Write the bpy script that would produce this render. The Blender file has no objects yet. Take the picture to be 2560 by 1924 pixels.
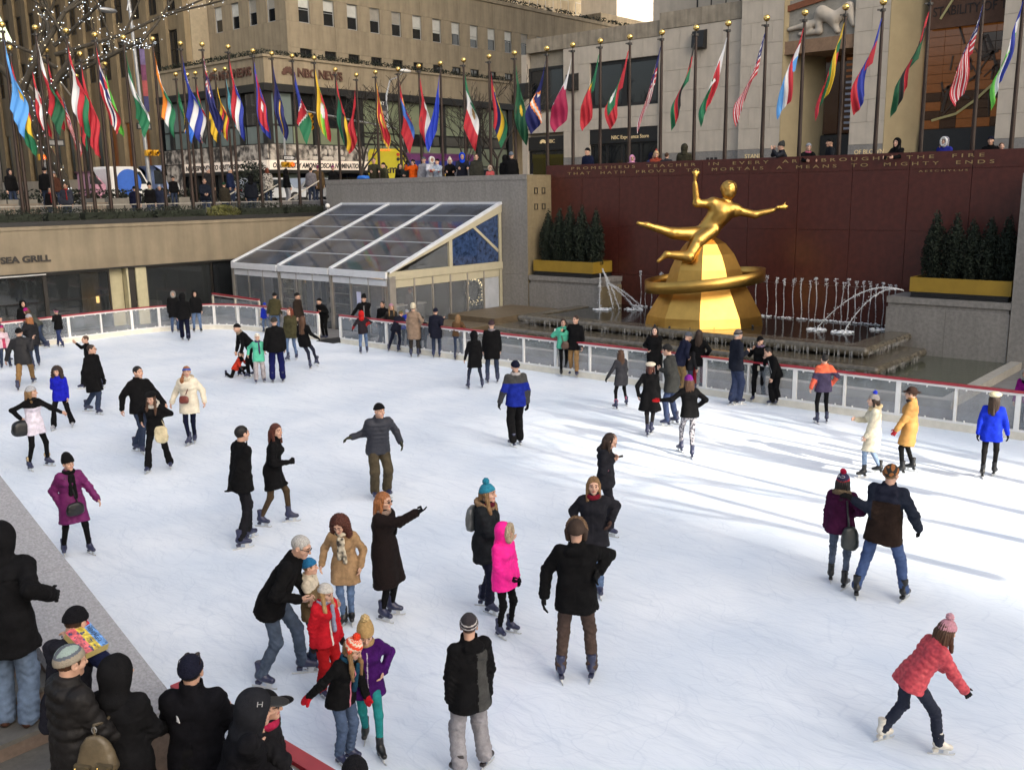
import bpy, math, random, time
import numpy as np
from mathutils import Vector, Matrix
random.seed(7); RNG = np.random.RandomState(7)
S = bpy.context.scene; COL = S.collection
rad = math.radians

# ---------------------------------------------------------------- camera, sky, sun, exposure
FPX, PITCH, ROLL, YAW, CAMH = 2386.44, rad(11.4656), rad(-0.8665), rad(41.0997), 5.4
_fw = Vector((math.cos(YAW)*math.cos(PITCH), math.sin(YAW)*math.cos(PITCH), -math.sin(PITCH)))
_r0 = Vector((math.sin(YAW), -math.cos(YAW), 0)); _u0 = _r0.cross(_fw)
_r = math.cos(ROLL)*_r0 + math.sin(ROLL)*_u0; _u = -math.sin(ROLL)*_r0 + math.cos(ROLL)*_u0
cd = bpy.data.cameras.new('camera'); cam = bpy.data.objects.new('camera', cd); COL.objects.link(cam)
cd.sensor_fit = 'HORIZONTAL'; cd.sensor_width = 36; cd.lens = FPX/2560*36; cd.clip_start = .1; cd.clip_end = 1200
cam.matrix_world = Matrix(((_r.x, _u.x, -_fw.x, 0), (_r.y, _u.y, -_fw.y, 0), (_r.z, _u.z, -_fw.z, CAMH), (0, 0, 0, 1)))
S.camera = cam

SUN_EL, SUN_AZ = rad(25), rad(-97)            # azimuth of the sun as seen from the rink, from +X towards +Y
W = bpy.data.worlds.new('World'); S.world = W; W.use_nodes = True
nt = W.node_tree; nt.nodes.clear()
sky = nt.nodes.new('ShaderNodeTexSky'); sky.sky_type = 'NISHITA'; sky.sun_disc = False
sky.sun_elevation = SUN_EL; sky.sun_rotation = math.pi/2 - SUN_AZ
sky.air_density = 1.0; sky.dust_density = 6; sky.ozone_density = .6; sky.altitude = 0
hs = nt.nodes.new('ShaderNodeHueSaturation'); hs.inputs['Saturation'].default_value = .66
bg = nt.nodes.new('ShaderNodeBackground'); bg.inputs['Strength'].default_value = .15
wo = nt.nodes.new('ShaderNodeOutputWorld')
nt.links.new(sky.outputs[0], hs.inputs['Color']); nt.links.new(hs.outputs[0], bg.inputs[0]); nt.links.new(bg.outputs[0], wo.inputs[0])
sl = bpy.data.lights.new('sun', 'SUN'); sl.energy = 4.0; sl.angle = rad(.53); sl.color = (1, .92, .8)
so = bpy.data.objects.new('sun', sl); COL.objects.link(so)
_sd = Vector((math.cos(SUN_AZ)*math.cos(SUN_EL), math.sin(SUN_AZ)*math.cos(SUN_EL), math.sin(SUN_EL)))
so.rotation_euler = _sd.to_track_quat('Z', 'Y').to_euler()
vs = S.view_settings; vs.view_transform = 'Standard'; vs.look = 'None'; vs.gamma = 1; vs.use_curve_mapping = False
vs.exposure = 1.32
S.render.engine = 'CYCLES'; S.cycles.use_denoising = True; S.cycles.max_bounces = 6; S.cycles.diffuse_bounces = 3
S.cycles.glossy_bounces = 3; S.cycles.transmission_bounces = 5; S.cycles.transparent_max_bounces = 12
S.cycles.caustics_reflective = False; S.cycles.caustics_refractive = False; S.cycles.sample_clamp_indirect = 6

# ---------------------------------------------------------------- helpers
CAMP = Vector((0, 0, CAMH))
def ray(px, py): return _r*((px-1280)/FPX) - _u*((py-962)/FPX) + _fw
def at(px, py, z=0.):
    d = ray(px, py); return CAMP + d*((z-CAMH)/d.z)
def on(px, py, v, ax):
    d = ray(px, py); return CAMP + d*((v-CAMP[ax])/d[ax])

_MATS = {}
def mat(name, col, rough=.85, metal=0., var=.12, scale=3., bump=0., bscale=30., spec=.5, emit=0., alpha=1., streak=0., trans=0., sheen=0., coat=0., detail=6., col2=None, ecol=None):
    if name in _MATS: return _MATS[name]
    m = bpy.data.materials.new(name); m.use_nodes = True; _MATS[name] = m
    t = m.node_tree; N = t.nodes; L = t.links; b = N['Principled BSDF']
    b.inputs['Roughness'].default_value = rough; b.inputs['Metallic'].default_value = metal
    b.inputs['Specular IOR Level'].default_value = spec; b.inputs['Alpha'].default_value = alpha
    b.inputs['Transmission Weight'].default_value = trans; b.inputs['Sheen Weight'].default_value = sheen
    b.inputs['Coat Weight'].default_value = coat
    c = (*col, 1)
    b.inputs['Base Color'].default_value = c
    if emit: b.inputs['Emission Color'].default_value = (*(ecol or col), 1); b.inputs['Emission Strength'].default_value = emit
    if var or bump or streak:
        tc = N.new('ShaderNodeTexCoord')
    if var or col2:
        nz = N.new('ShaderNodeTexNoise'); nz.inputs['Scale'].default_value = scale; nz.inputs['Detail'].default_value = detail
        nz.inputs['Roughness'].default_value = .65
        L.new(tc.outputs['Object'], nz.inputs['Vector'])
        rp = N.new('ShaderNodeValToRGB'); rp.color_ramp.elements[0].position = .3; rp.color_ramp.elements[1].position = .7
        lo = col2 if col2 else tuple(max(0, x*(1-var)) for x in col)
        hi = col if col2 else tuple(min(1, x*(1+var)) for x in col)
        rp.color_ramp.elements[0].color = (*lo, 1); rp.color_ramp.elements[1].color = (*hi, 1)
        L.new(nz.outputs['Fac'], rp.inputs['Fac']); out = rp.outputs['Color']
        if streak:
            mp = N.new('ShaderNodeMapping'); mp.inputs['Scale'].default_value = (1.7, 1.7, .2)
            L.new(tc.outputs['Object'], mp.inputs['Vector'])
            n2 = N.new('ShaderNodeTexNoise'); n2.inputs['Scale'].default_value = 1.3; n2.inputs['Detail'].default_value = 5
            L.new(mp.outputs[0], n2.inputs['Vector'])
            r2 = N.new('ShaderNodeValToRGB'); r2.color_ramp.elements[0].position = .35; r2.color_ramp.elements[1].position = .62
            r2.color_ramp.elements[0].color = (1-streak,)*3+(1,); r2.color_ramp.elements[1].color = (1, 1, 1, 1)
            L.new(n2.outputs['Fac'], r2.inputs['Fac'])
            mx = N.new('ShaderNodeMix'); mx.data_type = 'RGBA'; mx.blend_type = 'MULTIPLY'; mx.inputs[0].default_value = 1
            L.new(out, mx.inputs[6]); L.new(r2.outputs['Color'], mx.inputs[7]); out = mx.outputs[2]
        L.new(out, b.inputs['Base Color'])
    if bump:
        nb = N.new('ShaderNodeTexNoise'); nb.inputs['Scale'].default_value = bscale; nb.inputs['Detail'].default_value = 4
        L.new(tc.outputs['Object'], nb.inputs['Vector'])
        bp = N.new('ShaderNodeBump'); bp.inputs['Strength'].default_value = min(1, bump); bp.inputs['Distance'].default_value = .02
        L.new(nb.outputs['Fac'], bp.inputs['Height']); L.new(bp.outputs[0], b.inputs['Normal'])
    return m
def attrmat(name, rough=.8, bump=0., bscale=60, sheen=0.):
    """cloth or print whose colours are a face attribute named col"""
    if name in _MATS: return _MATS[name]
    m = mat(name, (.5, .5, .5), rough, var=0, bump=bump, bscale=bscale, sheen=sheen)
    a = m.node_tree.nodes.new('ShaderNodeAttribute'); a.attribute_name = 'col'
    m.node_tree.links.new(a.outputs['Color'], m.node_tree.nodes['Principled BSDF'].inputs['Base Color'])
    return m

class MB:
    def __init__(s): s.v = []; s.f = []; s.m = []; s.sm = []
    def add(s, vs, fs, m=0, sm=False):
        k = len(s.v); s.v += [tuple(p) for p in vs]
        for f in fs: s.f.append([k+i for i in f]); s.m.append(m); s.sm.append(sm)
        return s
    def box(s, x0, x1, y0, y1, z0, z1, m=0):
        if x0 > x1: x0, x1 = x1, x0
        if y0 > y1: y0, y1 = y1, y0
        if z0 > z1: z0, z1 = z1, z0
        return s.add([(x0,y0,z0),(x1,y0,z0),(x1,y1,z0),(x0,y1,z0),(x0,y0,z1),(x1,y0,z1),(x1,y1,z1),(x0,y1,z1)],
                     [(3,2,1,0),(4,5,6,7),(0,1,5,4),(1,2,6,5),(2,3,7,6),(3,0,4,7)], m)
    def beam(s, a, b, w, h, m=0, up=(0,0,1)):
        a = Vector(a); b = Vector(b); d = (b-a).normalized(); sd = d.cross(Vector(up))
        if sd.length < 1e-4: sd = Vector((1,0,0))
        sd.normalize(); u2 = sd.cross(d); sd = sd*w/2; u2 = u2*h/2
        vs = [a-sd-u2, a+sd-u2, a+sd+u2, a-sd+u2, b-sd-u2, b+sd-u2, b+sd+u2, b-sd+u2]
        return s.add(vs, [(0,1,2,3),(7,6,5,4),(4,5,1,0),(5,6,2,1),(6,7,3,2),(7,4,0,3)], m)
    def tube(s, pts, r, n=8, m=0, cap=True):
        pts = [Vector(p) for p in pts]; rs = r if hasattr(r, '__len__') else [r]*len(pts)
        k0 = []; up = Vector((0,0,1)); vs = []; prev = None
        for i, p in enumerate(pts):
            d = (pts[min(i+1, len(pts)-1)] - pts[max(i-1, 0)]).normalized()
            if prev is None:
                a = d.cross(up); a = a if a.length > .05 else d.cross(Vector((1,0,0))); a.normalize()
            else:
                a = prev - d*prev.dot(d); a = a if a.length > 1e-4 else d.orthogonal(); a.normalize()
            prev = a; b = d.cross(a)
            for j in range(n):
                t = 2*math.pi*j/n; vs.append(p + (a*math.cos(t)+b*math.sin(t))*rs[i])
        fs = [(i*n+j, i*n+(j+1)%n, (i+1)*n+(j+1)%n, (i+1)*n+j) for i in range(len(pts)-1) for j in range(n)]
        s.add(vs, fs, m, True)
        if cap: s.add(vs[:n], [tuple(range(n))[::-1]], m); s.add(vs[-n:], [tuple(range(n))], m)
        return s
    def ball(s, c, r, nu=12, nv=8, m=0, sc=(1,1,1)):
        vs = [(c[0]+r*sc[0]*math.sin(math.pi*i/nv)*math.cos(2*math.pi*j/nu), c[1]+r*sc[1]*math.sin(math.pi*i/nv)*math.sin(2*math.pi*j/nu), c[2]+r*sc[2]*math.cos(math.pi*i/nv)) for i in range(nv+1) for j in range(nu)]
        fs = [(i*nu+j, (i+1)*nu+j, (i+1)*nu+(j+1)%nu, i*nu+(j+1)%nu) for i in range(nv) for j in range(nu)]
        return s.add(vs, fs, m, True)
    def prism(s, poly, d, m=0):
        """poly: list of 3d points (planar); extruded by vector d"""
        n = len(poly); a = [Vector(p) for p in poly]; d = Vector(d)
        s.add(a + [p+d for p in a], [tuple(range(n))[::-1], tuple(range(n, 2*n))] + [(i, (i+1)%n, n+(i+1)%n, n+i) for i in range(n)], m)
        return s
    def quad(s, a, b, c, d, m=0): return s.add([a, b, c, d], [(0,1,2,3)], m)
    def mesh(s, name, mats, origin=(0,0,0)):
        me = bpy.data.meshes.new(name); o = origin
        me.from_pydata([(p[0]-o[0], p[1]-o[1], p[2]-o[2]) for p in s.v], [], s.f)
        for m in (mats if isinstance(mats, (list, tuple)) else [mats]): me.materials.append(m)
        me.polygons.foreach_set('material_index', s.m); me.polygons.foreach_set('use_smooth', s.sm)
        me.update(); return me

def tag(o, label=None, cat=None, group=None, kind=None):
    if label: o['label'] = label
    if cat: o['category'] = cat
    if group: o['group'] = group
    if kind: o['kind'] = kind
    return o
def thing(name, label, cat, loc=(0,0,0), rz=0., group=None):
    o = bpy.data.objects.new(name, None); COL.objects.link(o); o.location = loc; o.rotation_euler = (0,0,rz)
    o.empty_display_size = .2
    return tag(o, label, cat, group)
def origin(par):
    v = Vector((0,0,0))
    while par is not None: v += par.location; par = par.parent
    return v
def link(name, me, parent=None, label=None, kind=None, loc=None):
    o = bpy.data.objects.new(name, me); COL.objects.link(o)
    if parent is not None: o.parent = parent
    if loc is not None: o.location = loc
    return tag(o, label, None, None, kind)
def part(name, mb, mats, parent, label=None, kind=None):
    """mb holds world coordinates (the parent chain is unrotated)"""
    return link(name, mb.mesh(name, mats, origin(parent)), parent, label, kind)
def single(name, mb, mats, label=None, cat=None, group=None, kind=None, loc=(0,0,0)):
    o = link(name, mb.mesh(name, mats, loc), None, None, kind, loc); return tag(o, label, cat, group)
def copy_tree(o, parent=None, loc=None, rz=None):
    c = o.copy(); COL.objects.link(c); c.parent = parent
    if loc is not None: c.location = loc
    if rz is not None: c.rotation_euler = (0,0,rz)
    for ch in list(o.children): copy_tree(ch, c)
    return c
def box1(x0, x1, y0, y1, z0, z1): return MB().box(x0, x1, y0, y1, z0, z1)
_BOXES = {}
def piece(name, x0, x1, y0, y1, z0, z1, m, parent, label=None):
    """box part whose mesh is shared between alike pieces"""
    k = (name, round(x1-x0, 3), round(y1-y0, 3), round(z1-z0, 3), m.name)
    if k not in _BOXES: _BOXES[k] = MB().box(0, k[1], 0, k[2], 0, k[3]).mesh(name, m)
    return link(name, _BOXES[k], parent, label, None, Vector((x0, y0, z0)) - origin(parent))
def text_mesh(txt, size=1., ext=.02, spacing=1., bold=0.):
    c = bpy.data.curves.new('lettering', 'FONT'); c.body = txt; c.size = size; c.extrude = ext; c.space_character = spacing
    c.align_x = 'LEFT'; c.resolution_u = 3; c.offset = bold
    o = bpy.data.objects.new('tmp', c); COL.objects.link(o)
    dg = bpy.context.evaluated_depsgraph_get(); me = bpy.data.meshes.new_from_object(o.evaluated_get(dg))
    bpy.data.objects.remove(o); bpy.data.curves.remove(c); me.name = 'lettering'; return me
def lettering(txt, loc, xdir, size, m, parent, width=None, ext=.02, normal=None, zdir=(0,0,1), spacing=1., bold=0., name='lettering', shear=0.):
    """text standing on a wall: xdir = reading direction, faces xdir x zdir"""
    me = text_mesh(txt, size, ext, spacing, bold); me.materials.clear(); me.materials.append(m)
    n = len(me.vertices); co = np.zeros(n*3); me.vertices.foreach_get('co', co); co = co.reshape(-1, 3)
    if width: 
        w0 = co[:, 0].max()-co[:, 0].min(); co[:, 0] = (co[:, 0]-co[:, 0].min())*width/w0
    co[:, 0] += shear*co[:, 1]
    xd = np.array(Vector(xdir).normalized()); zd = np.array(Vector(zdir).normalized()); nd = np.cross(xd, zd)
    P = co[:, :1]*xd + co[:, 1:2]*zd + co[:, 2:3]*nd + np.array(loc) - np.array(origin(parent))
    me.vertices.foreach_set('co', P.ravel()); me.update()
    return link(name, me, parent)
# ---------------------------------------------------------------- distance fields meshed as surface nets (people, sculpture)
F32 = np.float32
def cap_(P, a, b, ra, rb=None):
    a = np.asarray(a, F32); b = np.asarray(b, F32); rb = ra if rb is None else rb
    ba = b-a; pa = P-a; h = np.clip((pa@ba)/max(1e-9, float(ba@ba)), 0, 1)
    q = pa - h[:, None]*ba
    return np.sqrt(np.einsum('ij,ij->i', q, q)) - (ra+(rb-ra)*h)
def ell_(P, c, r):
    q = (P-np.asarray(c, F32))/np.asarray(r, F32); k = np.sqrt(np.einsum('ij,ij->i', q, q))
    return (k-1)*min(r)*(.5+.5*(np.mean(r)/min(r)))
def smin(a, b, k):
    h = np.clip(.5+.5*(b-a)/k, 0, 1); return b+(a-b)*h-k*h*(1-h)
def uni(ds, k):
    d = ds[0]
    for e in ds[1:]: d = smin(d, e, k) if k > 0 else np.minimum(d, e)
    return d
_C8 = np.array([(i, j, k) for i in (0,1) for j in (0,1) for k in (0,1)])
_E12 = [(a, b) for a in range(8) for b in range(a+1, 8) if np.abs(_C8[a]-_C8[b]).sum() == 1]
def nets(fn, lo, hi, h):
    lo = np.asarray(lo, float)-1.5*h; hi = np.asarray(hi, float)+1.5*h
    n = np.maximum(3, np.ceil((hi-lo)/h).astype(int)+1)
    g = [lo[i]+h*np.arange(n[i]) for i in range(3)]
    P = np.stack(np.meshgrid(*g, indexing='ij'), -1).reshape(-1, 3).astype(F32)
    f = fn(P).reshape(n).astype(F32); s = f < 0
    c = sum(s[i:n[0]-1+i, j:n[1]-1+j, k:n[2]-1+k].astype(np.int8) for i, j, k in _C8)
    act = (c > 0) & (c < 8); idx = np.argwhere(act)
    if len(idx) == 0: return np.zeros((0, 3)), np.zeros((0, 4), int)
    V = np.stack([f[idx[:,0]+i, idx[:,1]+j, idx[:,2]+k] for i, j, k in _C8], 1)
    pos = np.zeros((len(idx), 3)); cnt = np.zeros(len(idx))
    for a, b in _E12:
        cr = (V[:,a] < 0) != (V[:,b] < 0); t = np.where(cr, V[:,a]/np.where(cr, V[:,a]-V[:,b], 1), 0)
        pos += np.where(cr[:, None], _C8[a]+t[:, None]*(_C8[b]-_C8[a]), 0); cnt += cr
    verts = (idx+pos/cnt[:, None])*h+lo
    ids = -np.ones(act.shape, int); ids[act] = np.arange(len(idx))
    Q = []
    for ax in range(3):
        a, b = (ax+1) % 3, (ax+2) % 3
        sl0 = [slice(None)]*3; sl1 = [slice(None)]*3; sl0[ax] = slice(0, n[ax]-1); sl1[ax] = slice(1, n[ax])
        s0, s1 = s[tuple(sl0)], s[tuple(sl1)]; e = np.argwhere(s0 != s1)
        e = e[(e[:, a] > 0) & (e[:, b] > 0) & (e[:, a] < n[a]-1) & (e[:, b] < n[b]-1)]
        if not len(e): continue
        fl = s0[e[:,0], e[:,1], e[:,2]]
        def cell(da, db):
            q = e.copy(); q[:, a] += da; q[:, b] += db; return ids[q[:,0], q[:,1], q[:,2]]
        q = np.stack([cell(-1,-1), cell(0,-1), cell(0,0), cell(-1,0)], 1)
        q[~fl] = q[~fl][:, ::-1]; Q.append(q)
    return verts, np.concatenate(Q)
def npmesh(name, V, Fq, mats, mi=None, smooth=True):
    me = bpy.data.meshes.new(name)
    me.vertices.add(len(V)); me.vertices.foreach_set('co', np.asarray(V, F32).ravel())
    nf = len(Fq); me.loops.add(nf*4); me.loops.foreach_set('vertex_index', np.asarray(Fq, np.int32).ravel())
    me.polygons.add(nf); me.polygons.foreach_set('loop_start', np.arange(0, nf*4, 4, dtype=np.int32))
    me.polygons.foreach_set('loop_total', np.full(nf, 4, np.int32))
    for m in (mats if isinstance(mats, (list, tuple)) else [mats]): me.materials.append(m)
    me.update(calc_edges=True); me.validate()
    if mi is not None: me.polygons.foreach_set('material_index', np.asarray(mi, np.int32))
    me.polygons.foreach_set('use_smooth', np.full(len(me.polygons), smooth)); return me
def wob(P, f, ph=0.):
    x, y, z = P[:,0]*f, P[:,1]*f, P[:,2]*f
    return (np.sin(x*1.1+1.7*np.sin(z*.8+ph)+ph)*np.sin(z*1.3+1.3*np.sin(y*1.1)-ph)+np.sin(y*1.2+x*.6+2*ph)*np.sin(z*.9-x*.5+ph))*.5
# ---------------------------------------------------------------- materials
LIME = mat('limestone', (.30, .245, .165), .9, var=.1, scale=1.2, bump=.15, bscale=60, streak=.22)
LIMEB = mat('limestone_pale', (.52, .455, .37), .9, var=.09, scale=.9, bump=.12, bscale=60, streak=.12)
LIME_LIT = mat('limestone_sun_tint', (.36, .29, .17), .9, var=.08, scale=.9, bump=.12, bscale=60)  # yellow of reflected sun on the entrance reveals put into the stone colour
GRAN = mat('grey_granite', (.24, .225, .205), .6, var=.22, scale=9, bump=.1, bscale=90, streak=.12)
GRAN_LIT = mat('granite_lit_tint', (.22, .175, .10), .7, var=.14, scale=7, bump=.1, bscale=90, streak=.15)  # yellowish light on the return faces put into the granite colour
GRANL = mat('ledge_granite', (.27, .27, .285), .6, var=.3, scale=40, bump=.12, bscale=120)
GRANW = mat('brown_granite', (.13, .095, .075), .6, var=.25, scale=20, bump=.1, bscale=90)
MAROON = mat('red_granite', (.07, .0165, .0115), .36, var=.25, scale=5, bump=.03, bscale=80)
FASC = mat('fascia_limestone', (.225, .185, .125), .9, var=.14, scale=.8, bump=.12, bscale=50, streak=.2)
DARK = mat('dark_bronze', (.022, .019, .016), .45, var=.2)
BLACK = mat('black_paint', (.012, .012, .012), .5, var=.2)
DGLASS = mat('dark_glass', (.012, .014, .016), .04, var=.3, scale=.6, spec=.7)
GREYW = mat('window_frame_grey', (.30, .30, .29), .6)
BLIND = mat('window_blind', (.52, .52, .48), .8, var=.12, scale=2)
WHITE = mat('white_paint', (.72, .71, .68), .5, var=.06, scale=4)
CREAM = mat('kickboard_white', (.66, .62, .52), .6, var=.12, scale=3)
REDR = mat('red_rail', (.33, .028, .042), .35, var=.12, scale=6)
BGLASS = mat('barrier_glass', (.36, .40, .44), .12, alpha=.22, var=.35, scale=2.5)
PAVE = mat('paving', (.17, .165, .16), .85, var=.2, scale=4, bump=.1)
ASPH = mat('asphalt', (.05, .05, .052), .9, var=.25, scale=8, bump=.15)
GOLDP = mat('gold_paint', (.32, .2, .022), .5, metal=.1, var=.12, scale=2)
METAL = mat('grey_metal', (.35, .36, .37), .4, metal=.6, var=.1)
BRASS = mat('brass_letter', (.42, .31, .14), .4, metal=.6, var=.1)
GILT = mat('gilt_ball', (.9, .62, .2), .18, metal=1, var=.05)

# ---------------------------------------------------------------- ice
def ice_material():
    m = mat('ice', (.8, .84, .88), .32, var=0)
    t = m.node_tree; N = t.nodes; L = t.links; b = N['Principled BSDF']
    tc = N.new('ShaderNodeTexCoord')
    n1 = N.new('ShaderNodeTexNoise'); n1.inputs['Scale'].default_value = .45; n1.inputs['Detail'].default_value = 8
    L.new(tc.outputs['Object'], n1.inputs['Vector'])
    r1 = N.new('ShaderNodeValToRGB'); r1.color_ramp.elements[0].position = .36; r1.color_ramp.elements[1].position = .62
    r1.color_ramp.elements[0].color = (.68, .76, .86, 1); r1.color_ramp.elements[1].color = (.82, .875, .94, 1)
    L.new(n1.outputs['Fac'], r1.inputs['Fac'])
    col = r1.outputs['Color']
    # skate cuts: curved line networks from distorted cells, plus fine stretched grain
    def mulc(fac, c0, p0, p1, k):
        nonlocal col
        r = N.new('ShaderNodeValToRGB'); r.color_ramp.elements[0].position = p0; r.color_ramp.elements[1].position = p1
        r.color_ramp.elements[0].color = c0; r.color_ramp.elements[1].color = (1, 1, 1, 1); L.new(fac, r.inputs['Fac'])
        mx = N.new('ShaderNodeMix'); mx.data_type = 'RGBA'; mx.blend_type = 'MULTIPLY'; mx.inputs[0].default_value = k
        L.new(col, mx.inputs[6]); L.new(r.outputs['Color'], mx.inputs[7]); col = mx.outputs[2]
    for k, (ang, sc) in enumerate(((.4, .5), (1.5, .8), (2.5, 1.3), (.9, 2.1), (2.0, 3.0))):
        wv = N.new('ShaderNodeTexNoise'); wv.inputs['Scale'].default_value = .35+.2*k; wv.inputs['Detail'].default_value = 2
        mp = N.new('ShaderNodeMapping'); mp.inputs['Rotation'].default_value = (0, 0, ang); mp.inputs['Scale'].default_value = (sc*1.6, sc*.55, 1); mp.inputs['Location'].default_value = (k*7.3, k*3.1, 0)
        L.new(tc.outputs['Object'], wv.inputs['Vector'])
        ad = N.new('ShaderNodeMix'); ad.data_type = 'VECTOR'; ad.blend_type = 'MIX' if False else ad.blend_type; ad.inputs[0].default_value = .5
        L.new(tc.outputs['Object'], ad.inputs[4]); L.new(wv.outputs['Color'], ad.inputs[5]); L.new(ad.outputs[1], mp.inputs['Vector'])
        vo = N.new('ShaderNodeTexVoronoi'); vo.feature = 'DISTANCE_TO_EDGE'; vo.inputs['Scale'].default_value = 1.2; L.new(mp.outputs[0], vo.inputs['Vector'])
        mulc(vo.outputs['Distance'], (.86, .88, .91, 1), .001, (.006, .007, .008, .01, .012)[k], (.3, .4, .5, .6, .6)[k])
        mp2 = N.new('ShaderNodeMapping'); mp2.inputs['Rotation'].default_value = (0, 0, ang*1.7+.3); mp2.inputs['Scale'].default_value = (sc*14, sc*1.1, 1); L.new(ad.outputs[1], mp2.inputs['Vector'])
        n = N.new('ShaderNodeTexNoise'); n.inputs['Scale'].default_value = 1.6; n.inputs['Detail'].default_value = 4; n.inputs['Roughness'].default_value = .7; L.new(mp2.outputs[0], n.inputs['Vector'])
        mulc(n.outputs['Fac'], (.84, .86, .89, 1), .27, .46, .6)
    L.new(col, b.inputs['Base Color'])
    nf = N.new('ShaderNodeTexNoise'); nf.inputs['Scale'].default_value = 25; nf.inputs['Detail'].default_value = 6
    L.new(tc.outputs['Object'], nf.inputs['Vector'])
    bp = N.new('ShaderNodeBump'); bp.inputs['Strength'].default_value = .25; bp.inputs['Distance'].default_value = .01
    L.new(nf.outputs['Fac'], bp.inputs['Height']); L.new(bp.outputs[0], b.inputs['Normal'])
    rr = N.new('ShaderNodeMapRange'); rr.inputs[3].default_value = .28; rr.inputs[4].default_value = .55
    L.new(n1.outputs['Fac'], rr.inputs[0]); L.new(rr.outputs[0], b.inputs['Roughness'])
    return m
ICE = ice_material()
XB, XN, YB, RC, YE = 22.15, 4.0, 36.4, 3.5, -4.0           # rink: fountain side, near side, far end, corner radius, near end
def arc(cx, cy, r, a0, a1, n): return [(cx+r*math.cos(rad(a0+(a1-a0)*i/n)), cy+r*math.sin(rad(a0+(a1-a0)*i/n))) for i in range(n+1)]
out = [(XN, YE), (XB, YE)] + arc(XB-RC, YB-RC, RC, 0, 90, 8) + arc(XN+RC, YB-RC, RC, 90, 180, 8)
single('ice', MB().add([(x, y, 0) for x, y in out], [tuple(range(len(out)))]), ICE, 'white scratched ice of the skating rink', kind='structure')
single('ground', box1(-150, 300, -150, 300, -.9, -.35), PAVE, 'dark paved ground below the sunken court', kind='structure')
single('court_floor', MB().box(XB, 31, -20, 45, -.3, -.02).box(-14, XB, YB-RC-.6, 45, -.3, -.024).box(-14, XN, -20, 32.5, -.3, -.022).box(XN, XB, -20, YE, -.3, -.026), PAVE, 'grey paved floor of the sunken court around the rink', kind='structure')
PZ, TZ = 5.05, 4.25
single('plaza', MB().box(31.4, 40, 26.45, 47, 4.4, PZ).box(33.02, 40, -60, 26.45, 4.4, PZ), PAVE, 'paved upper plaza around the sunken rink', kind='structure')
single('terrace', MB().box(-40, 31, 39.6, 46, 3.6, TZ), PAVE, 'paved terrace above the restaurant', kind='structure')
single('road', MB().box(40, 51.5, -80, 200, 4.3, PZ-.13).box(-60, 40, 50, 58, 4.3, PZ-.134).box(51.5, 160, 50, 58, 4.3, PZ-.134), ASPH, 'asphalt streets behind the plaza', kind='structure')
single('pavement', MB().box(51.5, 57.4, -80, 50, 4.3, PZ).box(-60, 31.3, 46, 50, 4.3, PZ).box(31.3, 40, 47, 50, 4.3, PZ).box(-60, 40, 58, 62.3, 4.3, PZ).box(51.5, 160, 58, 62.3, 4.3, PZ).box(40, 43.6, 62.3, 200, 4.3, PZ).box(-80, 40, 62.3, 200, 4.3, PZ), PAVE, 'grey pavement along the streets', kind='structure')

# ---------------------------------------------------------------- wall building helpers
def blocks(parent, name, ax, face, depth, a0, a1, z0, z1, course, length, m, holes=(), gap=.014, bond=True, outward=-1, jit=.006):
    """rows of separate blocks on a wall plane; ax 0: plane x=face running along y; ax 1: plane y=face running along x"""
    zs = [z0]; 
    n = max(1, round((z1-z0)/course)); zs = [z0+(z1-z0)*i/n for i in range(n+1)]
    for h in holes:
        for hz in (h[2], h[3]):
            if z0 < hz < z1:
                k = min(range(len(zs)), key=lambda i: abs(zs[i]-hz))
                if abs(zs[k]-hz) < course*.45 and 0 < k < len(zs)-1: zs[k] = hz
                else: zs.append(hz); zs.sort()
    for i in range(len(zs)-1):
        za, zb = zs[i], zs[i+1]
        segs = [(a0, a1)]
        for h in holes:
            if h[2] < zb-1e-3 and h[3] > za+1e-3:
                ns = []
                for s0, s1 in segs:
                    if h[1] <= s0 or h[0] >= s1: ns.append((s0, s1)); continue
                    if h[0] > s0+.02: ns.append((s0, h[0]))
                    if h[1] < s1-.02: ns.append((h[1], s1))
                segs = ns
        for s0, s1 in segs:
            k = max(1, round((s1-s0)/length)); L_ = (s1-s0)/k
            cuts = [s0] + [s0+L_*(j+(.5 if bond and i % 2 else 0)) for j in range(0 if bond and i % 2 else 1, k)] + [s1]
            for c0, c1 in zip(cuts[:-1], cuts[1:]):
                d = depth + round(random.uniform(0, jit), 3)
                if ax == 0: piece(name, face-d if outward < 0 else face, face if outward < 0 else face+d, c0+gap/2, c1-gap/2, za+gap/2, zb-gap/2, m, parent)
                else: piece(name, c0+gap/2, c1-gap/2, face-d if outward < 0 else face, face if outward < 0 else face+d, za+gap/2, zb-gap/2, m, parent)

# ---------------------------------------------------------------- red granite wall behind the fountain
XW = 32.6
t = thing('granite_wall', 'tall polished dark red granite wall behind the golden statue, with carved gilt inscription', 'wall', (XW+.2, 16, 0))
part('core', MB().box(XW+.05, XW+.4, 5, 26.3, -.3, 6.42), MAROON, t)
ys = [26.3, 24.4, 22.53, 20.68, 18.75, 16.81, 14.9, 12.98, 11.1, 9.17, 7.45, 5.7]
for za, zb in ((-.3, 2.0), (2.0, 3.92), (3.92, 5.9), (5.9, 6.45)):
    for a, b in zip(ys[:-1], ys[1:]): piece('granite_panel', XW-random.uniform(0, .006), XW+.05, b+.008, a-.008, za+.006, zb-.006, MAROON, t)
lettering('PROMETHEUS  TEACHER  IN  EVERY  ART  BROUGHT  THE  FIRE', (XW-.012, 24.95, 6.235), (0,-1,0), .155, BRASS, t, 16.1, ext=.006, spacing=1.6)
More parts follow.
